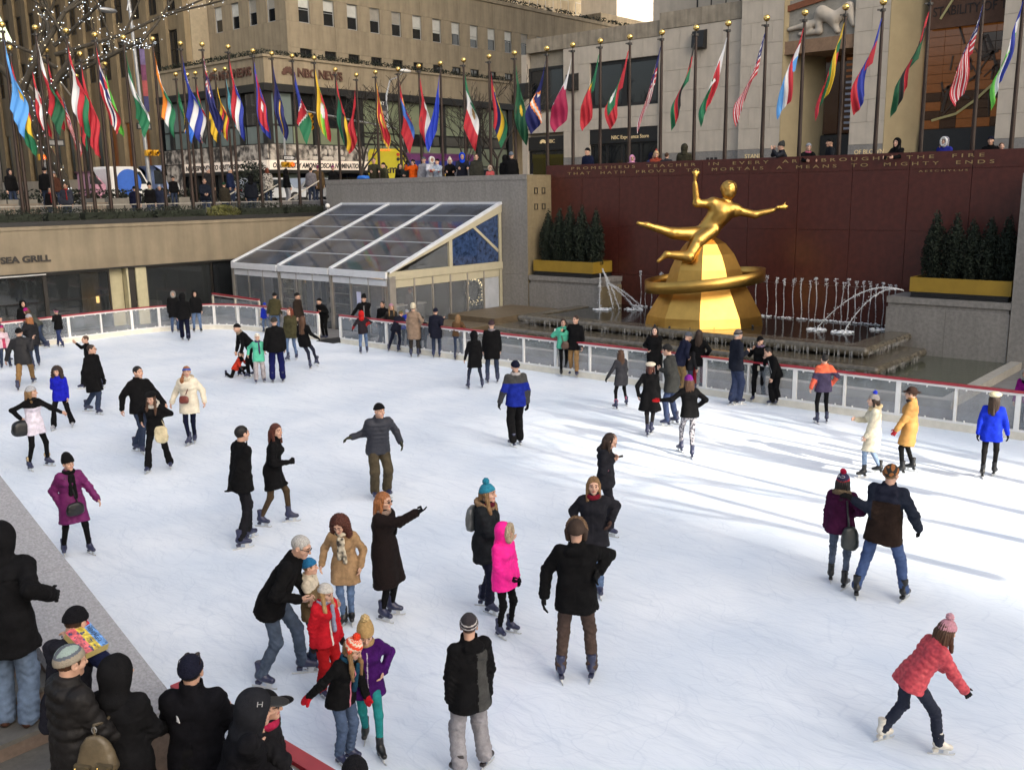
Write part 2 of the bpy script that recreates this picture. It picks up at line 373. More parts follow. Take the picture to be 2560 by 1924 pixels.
lettering('THAT  HATH  PROVED  TO  MORTALS  A  MEANS  TO  MIGHTY  ENDS', (XW-.012, 25.15, 6.03), (0,-1,0), .155, BRASS, t, 16.6, ext=.006, spacing=1.6)
lettering('AESCHYLUS', (XW-.012, 10.8, 5.81), (0,-1,0), .08, BRASS, t, 1.5, ext=.006, spacing=1.6)

# ---------------------------------------------------------------- grey granite walls round the court
XG = 31.0
t = thing('court_wall', 'tall grey granite wall rising behind the glass roofed tent', 'wall', (XG+.2, 33, 0))
part('core', MB().box(XG+.05, XG+.4, 26.08, 39.3, -.3, 5.9), GRAN, t)
yy = [39.3, 37.2, 35.0, 32.8, 30.6, 28.4, 26.06]
for za, zb in ((-.3, 1.93), (1.93, 3.93), (3.93, 5.86)):
    for a, b in zip(yy[:-1], yy[1:]): piece('granite_block', XG-random.uniform(0,.004), XG+.05, b+.005, a-.005, za+.004, zb-.004, GRAN, t)
for a, b in zip(yy[:-1], yy[1:]): piece('coping_stone', XG-.02, XG+.42, b+.005, a-.005, 5.864, 6.08, GRAN, t)
t = thing('wall_pier', 'granite pier tinted for yellow light, with small square grilles beside the red granite wall', 'wall', (XG+.8, 26.2, 0))
part('core', MB().box(XG+.03, XW+.1, 26.09, 26.4, -.3, 6.0), GRAN_LIT, t)
for za, zb in ((-.3, 1.93), (1.93, 3.93), (3.93, 6.06)): piece('granite_block', XG+.02, XW-.01, 26.045, 26.085, za+.004, zb-.004, GRAN_LIT, t)
for k in range(2):
    for (u, z) in ((.45, 5.28), (.95, 5.28), (.45, 4.62), (.95, 4.62))[k*2:k*2+2]:
        g = MB(); x0 = XG+u
        g.box(x0, x0+.22, 26.015, 26.04, z, z+.03).box(x0, x0+.22, 26.015, 26.04, z+.22, z+.25).box(x0, x0+.03, 26.015, 26.04, z+.031, z+.219).box(x0+.19, x0+.22, 26.015, 26.04, z+.031, z+.219)
        part('grille', g, DARK, t)
def planter_block(label, plabel, y0, y1, py0, py1, tall_end):
    t = thing('granite_plinth', label, 'plinth', (XG+.8, (y0+y1)/2, 0))
    part('core', MB().box(XG+.04, XW-.02, y0+.04, y1-.04, -.3, 1.72), GRAN, t)
    n = 2; L_ = (y1-y0)/n
    for i in range(n): piece('granite_block', XG, XG+.04, y0+L_*i+.004, y0+L_*(i+1)-.004, -.3, 1.58, GRAN, t)
    piece('granite_block', XG+.005, XW-.03, y0, y0+.04, -.3, 1.58, GRAN_LIT, t); piece('granite_block', XG+.005, XW-.03, y1-.04, y1, -.3, 1.58, GRAN_LIT, t)
    for i in range(n): piece('coping_stone', XG-.02, XW-.02, y0-.02+L_*i+.004, y0+L_*(i+1)-.004, 1.724, 1.92, GRAN, t)
    p = thing('planter_box', plabel, 'planter', (XG+.8, (py0+py1)/2, 1.92))
    b = MB()
    b.box(XG+.12, XG+.17, py0, py1, 2.1, 2.55).box(XW-.2, XW-.15, py0, py1, 2.1, 2.55).box(XG+.171, XW-.201, py0, py0+.05, 2.1, 2.55).box(XG+.171, XW-.201, py1-.05, py1, 2.1, 2.55)
    part('trough', b, GOLDP, p)
    part('soil', MB().box(XG+.18, XW-.21, py0+.06, py1-.06, 2.1, 2.48), GRANW, p)
    for k in range(3): piece('base_slat', XG+.06+.02*k, XW-.12, py0+.05, py1-.05, 1.925+.06*k, 1.972+.06*k, BLACK, p)
planter_block('grey granite plinth left of the fountain carrying evergreens', 'long gold painted planter box left of the golden statue', 22.35, 26.0, 22.75, 25.85, 0)
planter_block('grey granite plinth right of the fountain carrying evergreens', 'long gold painted planter box right of the golden statue', 7.35, 11.0, 7.4, 10.35, 1)
t = thing('court_pier', 'pale granite pier at the right end of the red wall', 'wall', (XG+.5, 6.4, 0))
part('core', MB().box(XG+.01, XW+.3, 3.04, 7.29, -.3, 5.62), GRAN, t)
for za, zb in ((-.3, 1.9), (1.9, 3.9), (3.9, 5.7)):
    for a, b in ((7.33, 5.2), (5.2, 3.0)): piece('granite_block', XG-.03, XG+.01, b+.004, a-.004, za+.004, zb-.004, GRAN, t)
    piece('granite_block', XG+.012, XW-.02, 7.29, 7.33, za+.004, zb-.004, GRAN, t)
t = thing('court_wall', 'grey granite court wall beyond the right edge of the fountain', 'wall', (XG+1, -4, 0))
part('core', MB().box(XG+.2, XG+.6, -20, 3.0, -.3, 5.9), GRAN, t)

# ---------------------------------------------------------------- restaurant front below the terrace
YS = 39.0
t = thing('restaurant_front', 'stone fronted restaurant with dark plate glass and SEA GRILL lettering', 'restaurant', (16, YS, 0))
part('fascia', MB().box(-14, 30.9, YS, YS+.5, 2.52, 4.18), FASC, t)
part('cornice', MB().box(-14, 30.9, YS-.04, YS+.5, 4.184, 4.32), FASC, t)
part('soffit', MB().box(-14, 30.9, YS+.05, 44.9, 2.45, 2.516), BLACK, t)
lettering('SEA GRILL', (14.95, YS-.03, 2.96), (1,0,0), .34, DARK, t, 1.9, ext=.02, bold=.012)
part('lettering_strip', MB().box(14.2, 16.6, YS-.02, YS+.02, 2.42, 2.448), WHITE, t)  # thin white strip under the lettering
xs_ = [-2, 1, 4, 7, 10, 13.2, 16.65, 19.35, 20.95, 24.2]
for a, b in zip(xs_[:-1], xs_[1:]):
    if abs(a-19.35) < .01: continue
    w = part('window', MB().box(a-.04, a+.04, YS+.2, YS+.32, -.1, 2.44).box(b-.11, b-.05, YS+.2, YS+.32, -.1, 2.44).box(a+.041, b-.111, YS+.2, YS+.32, 2.36, 2.44).box(a+.041, b-.111, YS+.2, YS+.32, -.1, .06), DARK, t)
    part('pane', MB().box(a+.05, b-.12, YS+.245, YS+.27, .065, 2.355), mat('restaurant_glass', (.03, .034, .036), .03, var=0, alpha=.55, spec=.9), w)
part('window', MB().box(24.2, 30.9, YS+.2, YS+.25, -.1, 2.44), DGLASS, t)
YEL = mat('lobby_panel', (.42, .38, .24), .6, var=.12)
part('door_surround', MB().box(19.42, 20.0, YS+.5, YS+.6, -.1, 2.44).box(20.42, 20.9, YS+.12, YS+.2, -.1, 2.44).box(20.02, 20.1, YS+.15, YS+.5, -.1, 2.44), YEL, t)
part('door', MB().box(20.11, 20.41, YS+.22, YS+.3, -.1, 2.44), DARK, t)
part('lobby_wall', MB().box(18.6, 19.4, YS+1.4, YS+1.5, -.1, 2.44), mat('lobby_gold', (.36, .26, .1), .6), t)
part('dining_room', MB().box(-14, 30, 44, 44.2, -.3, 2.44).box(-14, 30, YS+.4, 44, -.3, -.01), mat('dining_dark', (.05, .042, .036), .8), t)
o = single('wall_lamp', MB().box(19.0, 19.12, YS+.95, YS+1.0, 1.0, 1.28), mat('lamp_glow', (1, .6, .2), .5, var=0, emit=2.5), 'small glowing amber wall lamp behind the restaurant glass', 'lamp')
# tables inside, seen through the glass
for i, (x, y) in enumerate(((15.2, 40.6), (17.5, 40.5), (18.6, 41.6), (21.8, 40.9))):
    tt = thing('dining_table', 'white clothed dining table behind the restaurant glass, '+('below the SEA GRILL lettering', 'left of the amber wall lamp', 'just below the amber wall lamp', 'right of the pale doorway')[i], 'table', (x, y, 0), 0, 'dining tables behind the restaurant glass')
    part('tablecloth', MB().box(x-.45, x+.45, y-.45, y+.45, .45, .76), WHITE, tt); part('pedestal', MB().tube([(x, y, 0), (x, y, .45)], .06), DARK, tt)

# terrace edge: kerb planter, hedge, railing
single('terrace_kerb', MB().box(-14, 30.95, YS+.02, YS+.9, 4.324, 4.5), BLACK, 'low black planter kerb along the edge of the terrace', 'kerb')
def leafbox(mb, x0, x1, y0, y1, z0, z1, n, s, shape=None):
    """many small leaf faces through a volume"""
    P = RNG.rand(n, 3)*[x1-x0, y1-y0, z1-z0] + [x0, y0, z0]
    if shape is not None: P = P[shape(P)]
    n = len(P); A = RNG.normal(size=(n, 3)); A /= np.linalg.norm(A, axis=1)[:, None]
    B = np.cross(A, RNG.normal(size=(n, 3))); B /= np.linalg.norm(B, axis=1)[:, None]
    sz = s*(.6+.8*RNG.rand(n, 1))
    V = np.stack([P-A*sz, P+B*sz*.45, P+A*sz, P-B*sz*.45], 1).reshape(-1, 3)
    k = len(mb.v); mb.v += [tuple(v) for v in V.tolist()]; mb.f += [[k+4*i, k+4*i+1, k+4*i+2, k+4*i+3] for i in range(n)]; mb.m += [0]*n; mb.sm += [False]*n
    return mb
LEAF = mat('dark_hedge_leaf', (.009, .014, .006), .8, var=.5, scale=6)
LEAFY = mat('yellow_shrub_leaf', (.10, .10, .025), .7, var=.4, scale=6)
LEAFE = mat('arborvitae_leaf', (.009, .016, .007), .85, var=.5, scale=5)
hx = [(-6, 1), (1, 8), (8, 14.2), (14.2, 16.9), (16.95, 18.4), (18.45, 21.6), (21.65, 24.2), (25.9, 28.4), (28.45, 30.8)]
for i, (a, b) in enumerate(hx):
    m = MB().box(a+.1, b-.1, YS+.25, YS+.75, 4.5, 4.8)
    leafbox(m, a, b, YS+.12, YS+.85, 4.5, 4.97+.06*math.sin(i*2.1), int((b-a)*420), .05)
    single('hedge', m, LEAF, 'clipped dark green hedge on the terrace edge, '+('far left', 'above the first restaurant windows', 'above the SEA GRILL lettering', 'right of the SEA GRILL lettering', 'below the red scarf spectators', 'above the pale restaurant doorway', 'left of the yellow shrub', 'right of the yellow shrub', 'behind the globe lamp by the tent')[i], 'hedge', 'hedges along the terrace edge')
m = MB(); leafbox(m, 24.3, 25.9, YS+.1, YS+.9, 4.5, 5.0, 1500, .06, lambda P: ((P[:,0]-25.1)/.85)**2+((P[:,2]-4.5)/.48)**2 < 1)
single('yellow_shrub', m, LEAFY, 'rounded yellow green shrub between the dark hedges on the terrace', 'shrub')
t = thing('terrace_railing', 'thin metal railing behind the hedge of the terrace', 'railing', (15, 40.5, TZ))
part('handrail', MB().beam((-6, 40.5, 5.08), (30.8, 40.5, 5.08), .045, .04), mat('rail_steel', (.4, .38, .34), .4, metal=.5), t)
for i in range(20): piece('post', -5+i*1.85, -4.96+i*1.85, 40.48, 40.52, TZ, 5.05, DARK, t)

# ---------------------------------------------------------------- stone steps and cheek wall, near left
t = thing('stone_steps', 'flight of wide granite steps at the lower left corner', 'steps', (1.5, 8, 0)); t['kind'] = 'structure'; del t['category']
GRANS = mat('step_granite', (.10, .095, .085), .7, var=.25, scale=12, bump=.1, bscale=90)
for k in range(12):
    z = .075+.165*k; y = 6.13+.39*k
    piece('step', -3, 3.3, y, y+.47, z-.165, z-.04, GRANW, t); piece('step_tread', -3, 3.3, y-.02, y+.47, z-.0398, z, GRANS, t)
single('landing', MB().box(-3, XN-.12, -6, 6.4, -.3, .03), PAVE, 'paved landing at the foot of the steps', kind='structure')
t = thing('cheek_wall', 'sloping grey granite cheek wall between the steps and the ice', 'wall', (3.65, 9, 0))
def zc(y): return .84+.425*(y-7.6)
for a, b in ((7.6, 7.86), (7.86, 9.58), (9.58, 11.9), (11.9, 14.2)):
    m = MB().prism([(3.28, a+.004, zc(a)-.16), (3.28, b-.004, zc(b)-.16), (3.28, b-.004, zc(b)), (3.28, a+.004, zc(a))], (XN-3.28, 0, 0))
    part('coping_stone', m, GRANL, t)
part('cheek', MB().prism([(3.31, 7.62, -.02), (3.31, 14.2, -.02), (3.31, 14.2, zc(14.2)-.163), (3.31, 7.62, zc(7.62)-.163)], (XN-3.34, 0, 0)), GRANW, t)
# ---------------------------------------------------------------- fountain
WETS = mat('wet_stone', (.10, .085, .06), .18, var=.4, scale=7, bump=.3, bscale=25, spec=.7)
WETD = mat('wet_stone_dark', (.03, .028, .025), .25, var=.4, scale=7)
WATER = mat('pool_water', (.012, .016, .014), .06, var=.3, scale=2, bump=.35, bscale=5, spec=.8)
GWATER = mat('shallow_water', (.07, .075, .05), .12, var=.25, scale=2, bump=.3, bscale=7, spec=.7)
SPRAY = mat('water_spray', (.75, .77, .78), .25, var=0, alpha=.62)
DRIP = mat('falling_water', (.6, .6, .58), .15, var=0, alpha=.22)
WL = .8
t = thing('fountain', 'two tiered stone fountain basin with water spilling over rounded rims', 'fountain', (28, 16.8, 0))
def tier(name, zt, x0, y0, y1, w, xback, r):
    m = MB()
    m.box(x0, x0+w, y0, y1, zt-2*r, zt).box(x0+w, xback, y0, y0+w, zt-2*r, zt).box(x0+w, xback, y1-w, y1, zt-2*r, zt)
    m.tube([(x0, y0-.0, zt-r), (x0, y1, zt-r)], r, 12).tube([(x0, y0, zt-r), (xback, y0, zt-r)], r, 12).tube([(x0, y1, zt-r), (xback, y1, zt-r)], r, 12)
    m.ball((x0, y0, zt-r), r, 12, 8).ball((x0, y1, zt-r), r, 12, 8)
    return part(name, m, WETS, t)
tier('upper_rim', WL+.005, 27.4, 10.28, 23.4, .55, 30.98, .14)
tier('lower_rim', .46, 26.35, 9.55, 23.95, 1.0, 30.3, .13)
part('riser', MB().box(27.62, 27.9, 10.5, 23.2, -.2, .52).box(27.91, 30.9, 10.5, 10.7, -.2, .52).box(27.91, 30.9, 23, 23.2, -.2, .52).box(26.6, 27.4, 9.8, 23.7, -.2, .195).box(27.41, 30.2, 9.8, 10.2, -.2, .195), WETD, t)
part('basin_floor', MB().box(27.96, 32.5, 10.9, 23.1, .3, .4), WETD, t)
m = MB()
for k in range(620):
    up = random.random() < .5; zt = WL-.12 if up else .34; L_ = random.uniform(.08, .26)
    y = random.uniform(10.2, 23.3) if up else random.uniform(9.6, 23.9)
    x = (27.255 if up else 26.215)+random.uniform(-.02, .02); w = random.uniform(.006, .03)
    if random.random() < .22:
        u = random.uniform(0, 3.3); x, y = ((27.4+u, 10.14) if up else (26.4+u, 9.42)); m.box(x, x+w, y-.01, y, zt-L_, zt); continue
    m.box(x-.008, x, y, y+w, zt-L_, zt)
part('falling_water', m, DRIP, t, kind='stuff')
single('pool_water', MB().quad((27.9, 10.8, WL-.03), (32.6, 10.8, WL-.03), (32.6, 23.0, WL-.03), (27.9, 23.0, WL-.03)), WATER, 'dark rippled water filling the upper fountain basin', kind='structure')
single('shallow_water', MB().quad((24.6, 7.2, .12), (31, 7.2, .12), (31, 9.8, .12), (24.6, 9.8, .12)).quad((24.6, 9.8, .12), (26.6, 9.8, .12), (26.6, 24, .12), (24.6, 24, .12)), GWATER, 'shallow greenish water in the lower pool', kind='structure')
single('pool_kerb', MB().box(24.3, 24.6, 6.9, 24.3, -.05, .2).box(24.6, 30.95, 6.9, 7.2, -.05, .2), mat('kerb_stone', (.33, .31, .27), .8, var=.15), 'pale stone kerb around the lower pool of the fountain', 'kerb')
single('stone_bench', MB().box(25.6, 30.9, 24.35, 26.9, .0, .42).box(27.0, 30.9, 24.4, 26.9, .42, .62), mat('buff_wet_stone', (.12, .09, .055), .5, var=.25), 'broad buff stone ledge between the tent and the fountain', 'ledge')
# jets along the wall
def jet(x, y, z0, z1, w):
    m = MB(); n = 9; ph = random.uniform(0, 6); dx = random.uniform(-.03, .03)
    cx = lambda u: (x+.02*math.sin(ph+4*u)+dx*(1-u), y+.025*math.sin(ph*2+6*u), z0+(z1-z0)*u)
    m.tube([cx(i/n) for i in range(n+1)], [w*random.uniform(.06, .3) for i in range(n+1)], 5)
    for k in range(70):
        u = 1-random.random()**1.7; a = random.uniform(0, 6.3); r = w*random.uniform(.1, 1.0)*(.35+.8*(u > .82)); p = cx(u)
        m.ball((p[0]+r*math.cos(a), p[1]+r*math.sin(a), p[2]), random.uniform(.007, .016)*(1.5 if u > .85 else 1), 5, 3)
    return m
jy = [21.2, 20.2, 19.7, 19.25, 18.8, 18.3] + [15.75, 15.4, 15.1, 14.75, 14.45, 14.15, 13.9, 13.55, 13.2, 12.95, 12.75, 12.5, 12.25, 12.0, 11.8, 11.55, 11.35, 11.2]
for y in jy + [17.6, 17.1, 16.6, 16.2]:
    part('water_jet', jet(32.25, y, WL-.02, WL+1.42+random.uniform(-.07, .08), .065), SPRAY, t)
for y in (20.9, 20.6, 19.0): part('water_jet', jet(32.1, y, WL-.02, WL+.75, .04), SPRAY, t)
def spout(p0, p1, up):
    m = MB(); n = 14; p0 = Vector(p0); p1 = Vector(p1)
    pts = [p0.lerp(p1, i/n)+Vector((0, 0, up*4*(i/n)*(1-i/n))) for i in range(n+1)]
    m.tube(pts, [.006+.022*random.random() for _ in pts], 6)
    for k in range(150):
        i = random.randint(1, n); q = pts[i].lerp(pts[i-1], random.random()); s = .01+.045*i/n
        m.ball(q+Vector((random.gauss(0, s), random.gauss(0, s), random.gauss(0, s))), random.uniform(.006, .02), 5, 3)
    return m
part('water_spout', spout((31.05, 10.5, 2.12), (30.05, 12.9, WL), .55), SPRAY, t); part('water_spout', spout((31.05, 10.5, 2.12), (30.0, 11.95, WL), .5), SPRAY, t)
for a, b in (((31.0, 22.3, 2.15), (30.6, 22.05, WL)), ((31.0, 22.2, 2.35), (30.7, 21.45, WL)), ((31.0, 22.2, 2.3), (30.9, 21.3, WL))): part('water_spout', spout(a, b, .12), SPRAY, t)
for a in ((31.4, 22.25, 1.75),): part('water_spout', spout(a, (31.3, 20.8, WL), .1), SPRAY, t); part('water_spout', spout(a, (31.5, 20.6, WL), .12), SPRAY, t)
m = MB()
def foam(cx, cy, rx, ry, n):
    for k in range(n):
        a = random.uniform(0, 6.3); r = math.sqrt(random.random()); s = random.uniform(.012, .05)
        m.ball((cx+rx*r*math.cos(a), cy+ry*r*math.sin(a), WL-.02+random.uniform(0, .03)), s, 6, 4, sc=(1, 1, .5))
foam(30.05, 12.9, .35, .3, 90); foam(30.0, 12.0, .4, .35, 110); foam(30.6, 21.9, .4, .4, 110); foam(31.2, 11.3, .3, .3, 60); foam(31.3, 20.9, .4, .4, 70)
for k in range(420): foam(32.3+random.gauss(0, .06), random.uniform(11.1, 21.6), .05, .05, 1)
part('foam', m, mat('foam', (.8, .82, .84), .4, var=0), t, kind='stuff')

# ---------------------------------------------------------------- gilded sculpture (plain figure leaning on a faceted mound)
GOLD = mat('gilding', (.58, .34, .085), .33, metal=1, var=.1, scale=3, bump=.06, bscale=12)
SX, SY = 29.3, 16.6
t = thing('golden_statue', 'large gilded statue of a leaning figure on a faceted mound with a plain hoop', 'statue', (SX, SY, WL-.2))
RV = Vector((_r.x, _r.y, 0)).normalized(); DV = Vector((_fw.x, _fw.y, 0)).normalized()        # along the view's right and depth
def sp(u, d, z): p = Vector((SX, SY, 0))+RV*u+DV*d; return (p.x, p.y, WL+z)
m = MB(); rings = []
prof = [(-.25, 2.08, 1.6), (.0, 2.05, 1.58), (.3, 2.0, 1.5), (.8, 1.72, 1.3), (1.3, 1.42, 1.12), (1.9, 1.22, .98), (2.4, .98, .8), (2.75, .7, .6), (2.95, .4, .36)]
na = 9
for (z, ru, rd) in prof:
    rings.append([sp(ru*math.cos(2*math.pi*j/na+.3)*(1+.05*math.sin(j*2.3+.6*z))-.03*z, rd*math.sin(2*math.pi*j/na+.3), z) for j in range(na)])
vs = [p for r in rings for p in r]
m.add(vs, [(i*na+j, i*na+(j+1)%na, (i+1)*na+(j+1)%na, (i+1)*na+j) for i in range(len(prof)-1) for j in range(na)] + [tuple(range((len(prof)-1)*na, len(prof)*na))])
part('mound', m, GOLD, t)
m = MB()
for j in range(16):
    a = 2*math.pi*j/16; m.ball(sp(1.98*math.cos(a), 1.45*math.sin(a), .02), .05, 6, 4)
part('stud', m, BLACK, t, kind='stuff')
# plain hoop round the mound
m = MB(); n = 48; vs = []
for j in range(n):
    a = 2*math.pi*j/n; cu, cv = math.cos(a), math.sin(a)
    z = 1.5+.2*cu
    for (rr, dz) in ((1.0, .2), (1.0, -.2), (.955, -.2), (.955, .2)):
        vs.append(sp(2.05*cu*rr-.05, 1.75*cv*rr, z+dz))
m.add(vs, [(4*j+k, 4*j+(k+1)%4, 4*((j+1)%n)+(k+1)%4, 4*((j+1)%n)+k) for j in range(n) for k in range(4)], 0, True)
part('hoop', m, GOLD, t)
def statue_sdf(P):
    c = lambda a, b, r0, r1=None: cap_(P, a, b, r0*1.16, (r0 if r1 is None else r1)*1.16)
    d = []
    pel = sp(-.15, -.05, 3.05); wai = sp(.12, -.05, 3.35); che = sp(.42, -.1, 3.78); nec = sp(.62, -.1, 4.12)
    shl, shr = sp(.14, -.15, 4.08), sp(.92, -.1, 3.85)
    tor = uni([c(pel, wai, .30, .27), c(wai, che, .28, .36), c(shl, shr, .2), c(che, nec, .2, .12)], .12)
    head = uni([ell_(P, sp(.66, -.18, 4.5), (.25, .26, .3)), c(nec, sp(.65, -.15, 4.35), .11)], .06)
    ua = uni([c(shl, sp(-.42, -.2, 4.1), .14, .115), c(sp(-.42, -.2, 4.1), sp(-.5, -.25, 4.75), .115, .075), ell_(P, sp(-.5, -.27, 4.92), (.08, .06, .13))], .07)
    ra = uni([c(shr, sp(1.55, -.2, 3.7), .14, .11), c(sp(1.55, -.2, 3.7), sp(2.15, -.3, 3.84), .11, .07), ell_(P, sp(2.32, -.32, 3.93), (.17, .08, .08))], .07)
    fi = []
    for k in range(5):
        fi.append(c(sp(2.4, -.32, 3.93), sp(2.62-.04*abs(k-2), -.36, 3.9+.05*(k-1)+(.06 if k == 4 else 0)), .035, .024))
        fi.append(c(sp(-.5, -.27, 4.98), sp(-.62+.07*k, -.3, 5.2-.03*abs(k-2)), .035, .024))
    l1 = uni([c(pel, sp(-1.2, -.25, 3.12), .25, .17), c(sp(-1.2, -.25, 3.12), sp(-2.1, -.35, 3.4), .165, .085), c(sp(-2.1, -.35, 3.4), sp(-2.42, -.38, 3.48), .09, .06)], .08)
    l2 = uni([c(pel, sp(-.75, -.75, 2.35), .26, .18), c(sp(-.75, -.75, 2.35), sp(-1.5, -.75, 2.45), .17, .09), c(sp(-1.5, -.75, 2.45), sp(-1.78, -.78, 2.22), .09, .06)], .08)
    dr = uni([c(sp(.15, -.25, 3.2), sp(-.35, -.4, 2.85), .2, .22), c(sp(-.35, -.4, 2.85), sp(-.2, -.3, 2.5), .2, .12)], .1)
    return uni([tor, head, ua, ra, l1, l2, dr] + fi, .06) + .008*wob(P, 7)
P0 = np.array([sp(u, d_, z) for u in (-2.6, 2.8) for d_ in (-1.0, .5) for z in (1.9, 5.35)])
V, Q = nets(statue_sdf, P0.min(0), P0.max(0), .045)
link('figure', npmesh('figure', V-np.array(t.location), Q, GOLD), t)
hv, hq = nets(lambda P: ell_(P, sp(.66, -.14, 4.58), (.28, .28, .27))+.02*wob(P, 32), np.array(sp(.66, -.14, 4.58))-.35, np.array(sp(.66, -.14, 4.58))+.35, .03)
link('hair', npmesh('hair', hv-np.array(t.location), hq, GOLD), t)

# ---------------------------------------------------------------- evergreens in the planters
def arbor(x, y, z0, z1, r, label, group):
    tr = thing('evergreen_tree', label, 'tree', (x, y, z0), 0, group)
    part('trunk', MB().tube([(x, y, z0-.1), (x, y, z0+(z1-z0)*.8)], [.04, .015], 6), GRANW, tr)
    m = MB(); H_ = z1-z0; ph = random.uniform(0, 6)
    def shp(P):
        u = (P[:,2]-z0)/H_; a = np.arctan2(P[:,1]-y, P[:,0]-x)
        rr = r*(.85+.25*np.sin(3.14*np.clip(u*1.4,0,1))-.85*np.clip((u-.5)/.5, 0, 1)**1.5)*(1+.12*np.sin(3*a+6*u+ph)+.08*np.sin(7*a-9*u))
        dd = np.hypot(P[:,0]-x, P[:,1]-y); return (dd < rr) & (dd > rr*.35)
    leafbox(m, x-r*1.2, x+r*1.2, y-r*1.2, y+r*1.3, z0, z1, 9000, .05, shp)
    m.tube([(x, y, z0+.05), (x, y, z0+H_*.5), (x, y, z1-.25)], [r*.55, r*.5, .04], 8)
    part('crown', m, LEAFE, tr)
for i, (y, h) in enumerate(((25.45, 4.75), (24.85, 4.85), (24.3, 5.0), (23.7, 4.95), (23.0, 4.8))):
    arbor(31.65, y, 2.45, h, .33, ('leftmost', 'second', 'middle', 'fourth', 'rightmost')[i]+' of five slim evergreens in the gold planter left of the statue', 'slim evergreens left of the statue')
for i, (y, h) in enumerate(((9.85, 4.75), (9.25, 4.65), (8.75, 4.45), (8.25, 4.55), (7.75, 4.6))):
    arbor(31.75, y, 2.45, h, .34, ('leftmost', 'second', 'middle', 'fourth', 'rightmost')[i]+' of five slim evergreens in the gold planter right of the statue', 'slim evergreens right of the statue')

# ---------------------------------------------------------------- rink barrier
def barrier(label, runs, posts_every=1.25, group='rink barrier sections', skip_post=None):
    p0 = runs[0]; t = thing('rink_barrier', label, 'barrier', (p0[0], p0[1], 0), 0, group)
    kb = MB(); 
    for a, b in zip(runs[:-1], runs[1:]):
        A = Vector((*a, 0)); B = Vector((*b, 0)); d = B-A; L_ = d.length; d.normalize(); n = max(1, round(L_/posts_every))
        part('kickboard', MB().beam(A+Vector((0,0,.085)), B+Vector((0,0,.085)), .07, .17), CREAM, t)
        part('bottom_channel', MB().beam(A+Vector((0,0,.19)), B+Vector((0,0,.19)), .09, .04), WHITE, t)
        part('top_rail', MB().beam(A+Vector((0,0,1.035)), B+Vector((0,0,1.035)), .14, .04), REDR, t)
        part('top_channel', MB().beam(A+Vector((0,0,.985)), B+Vector((0,0,.985)), .085, .055), WHITE, t)
        for i in range(n):
            P = A+d*(L_*i/n); Q = A+d*(L_*(i+1)/n); w = .055 if i % 2 else .1
            part('post', MB().beam(P+Vector((0,0,.21)), P+Vector((0,0,.955)), .07, w, up=d), WHITE, t)
            part('glass_pane', MB().beam(P+d*.05+Vector((0,0,.583)), Q-d*.05+Vector((0,0,.583)), .012, .74), BGLASS, t)
            for k in range(3):
                c = P+d*((Q-P).length*(k+.5)/3); kb.box(c.x-.01-.03*abs(d.y), c.x+.01, c.y-.01-.03*abs(d.x), c.y+.01, .92, .957).box(c.x-.012-.03*abs(d.y), c.x+.012, c.y-.012-.03*abs(d.x), c.y+.012, .215, .25)
        part('post', MB().beam(B+Vector((0,0,.21)), B+Vector((0,0,.955)), .07, .1, up=d), WHITE, t)
    part('pane_clip', kb, WHITE, t, kind='stuff'); return t
barrier('long straight rink barrier with red rail in front of the fountain', [(XB, 27.65), (XB, -3.9)])
cor = arc(XB-RC, YB-RC, RC, 0, 90, 5)
barrier('rink barrier curving round the far corner in front of the tent', [(XB, 28.95)] + cor + [(13.6, YB)])
barrier('rink barrier at the far left end of the ice under the restaurant', [(13.45, YB), (7.5, YB)])
barrier('rink barrier with red rail at the lower left beside the spectators', [(XN, 7.6), (XN, -3.9)])
# ramp railing behind the far corner
t = thing('ramp_barrier', 'short red topped railing behind the corner barrier beside the tent', 'railing', (23.9, 36, 0))
for a, b in (((23.4, 38.1), (23.7, 35.0)),):
    A = Vector((*a, 0)); B = Vector((*b, 0))
    part('top_rail', MB().beam(A+Vector((0,0,1.12)), B+Vector((0,0,1.0)), .12, .05), REDR, t); part('top_channel', MB().beam(A+Vector((0,0,1.06)), B+Vector((0,0,.94)), .06, .05), WHITE, t)
    for u in (0, .5, 1): q = A.lerp(B, u); part('post', MB().beam(q, q+Vector((0,0,1.02-.1*u)), .07, .07), CREAM, t)
    part('glass_pane', MB().beam(A.lerp(B, .03)+Vector((0,0,.55)), B.lerp(A, .03)+Vector((0,0,.5)), .012, .75), BGLASS, t)
single('rubber_mat', MB().box(XB-.25, XB+1.9, 27.8, 28.8, -.005, .03), BLACK, 'black rubber mat in the gate opening of the rink barrier', 'mat')

# ---------------------------------------------------------------- clear roofed tent
TF, TBk, TY0, TY1 = 24.45, 30.95, 27.49, 38.0
CANV = mat('tent_vinyl', (.62, .64, .67), .45, var=.08, scale=3, bump=.12, bscale=14)
CANC = mat('tent_vinyl_cream', (.45, .41, .29), .5, var=.08, scale=3, bump=.2, bscale=10)
ALU = mat('tent_aluminium', (.30, .28, .25), .45, metal=.3, var=.15)
CLEAR = mat('tent_clear_roof', (.085, .10, .13), .07, var=.7, scale=1.2, alpha=.62, spec=.35, bump=.06, bscale=2)
TGL = mat('tent_glass', (.22, .24, .26), .05, var=.3, alpha=.34, spec=.8)
t = thing('tent', 'white framed tent with clear sloping roof over the skate house', 'tent', (27.7, 32.7, 0))
EZ, RZ = 2.38, 4.86
bays = [TY0, 31.0, 34.5, TY1]
def slope(x): return EZ+(RZ-EZ)*(x-TF)/(TBk-TF)
for y in bays:
    part('rafter', MB().beam((TF, y, EZ+.06), (TBk, y, RZ+.06), .17, .1), CANV, t)
    part('post', MB().box(TF-.02, TF+.13, y-.07, y+.07, -.02, EZ-.12), ALU, t)
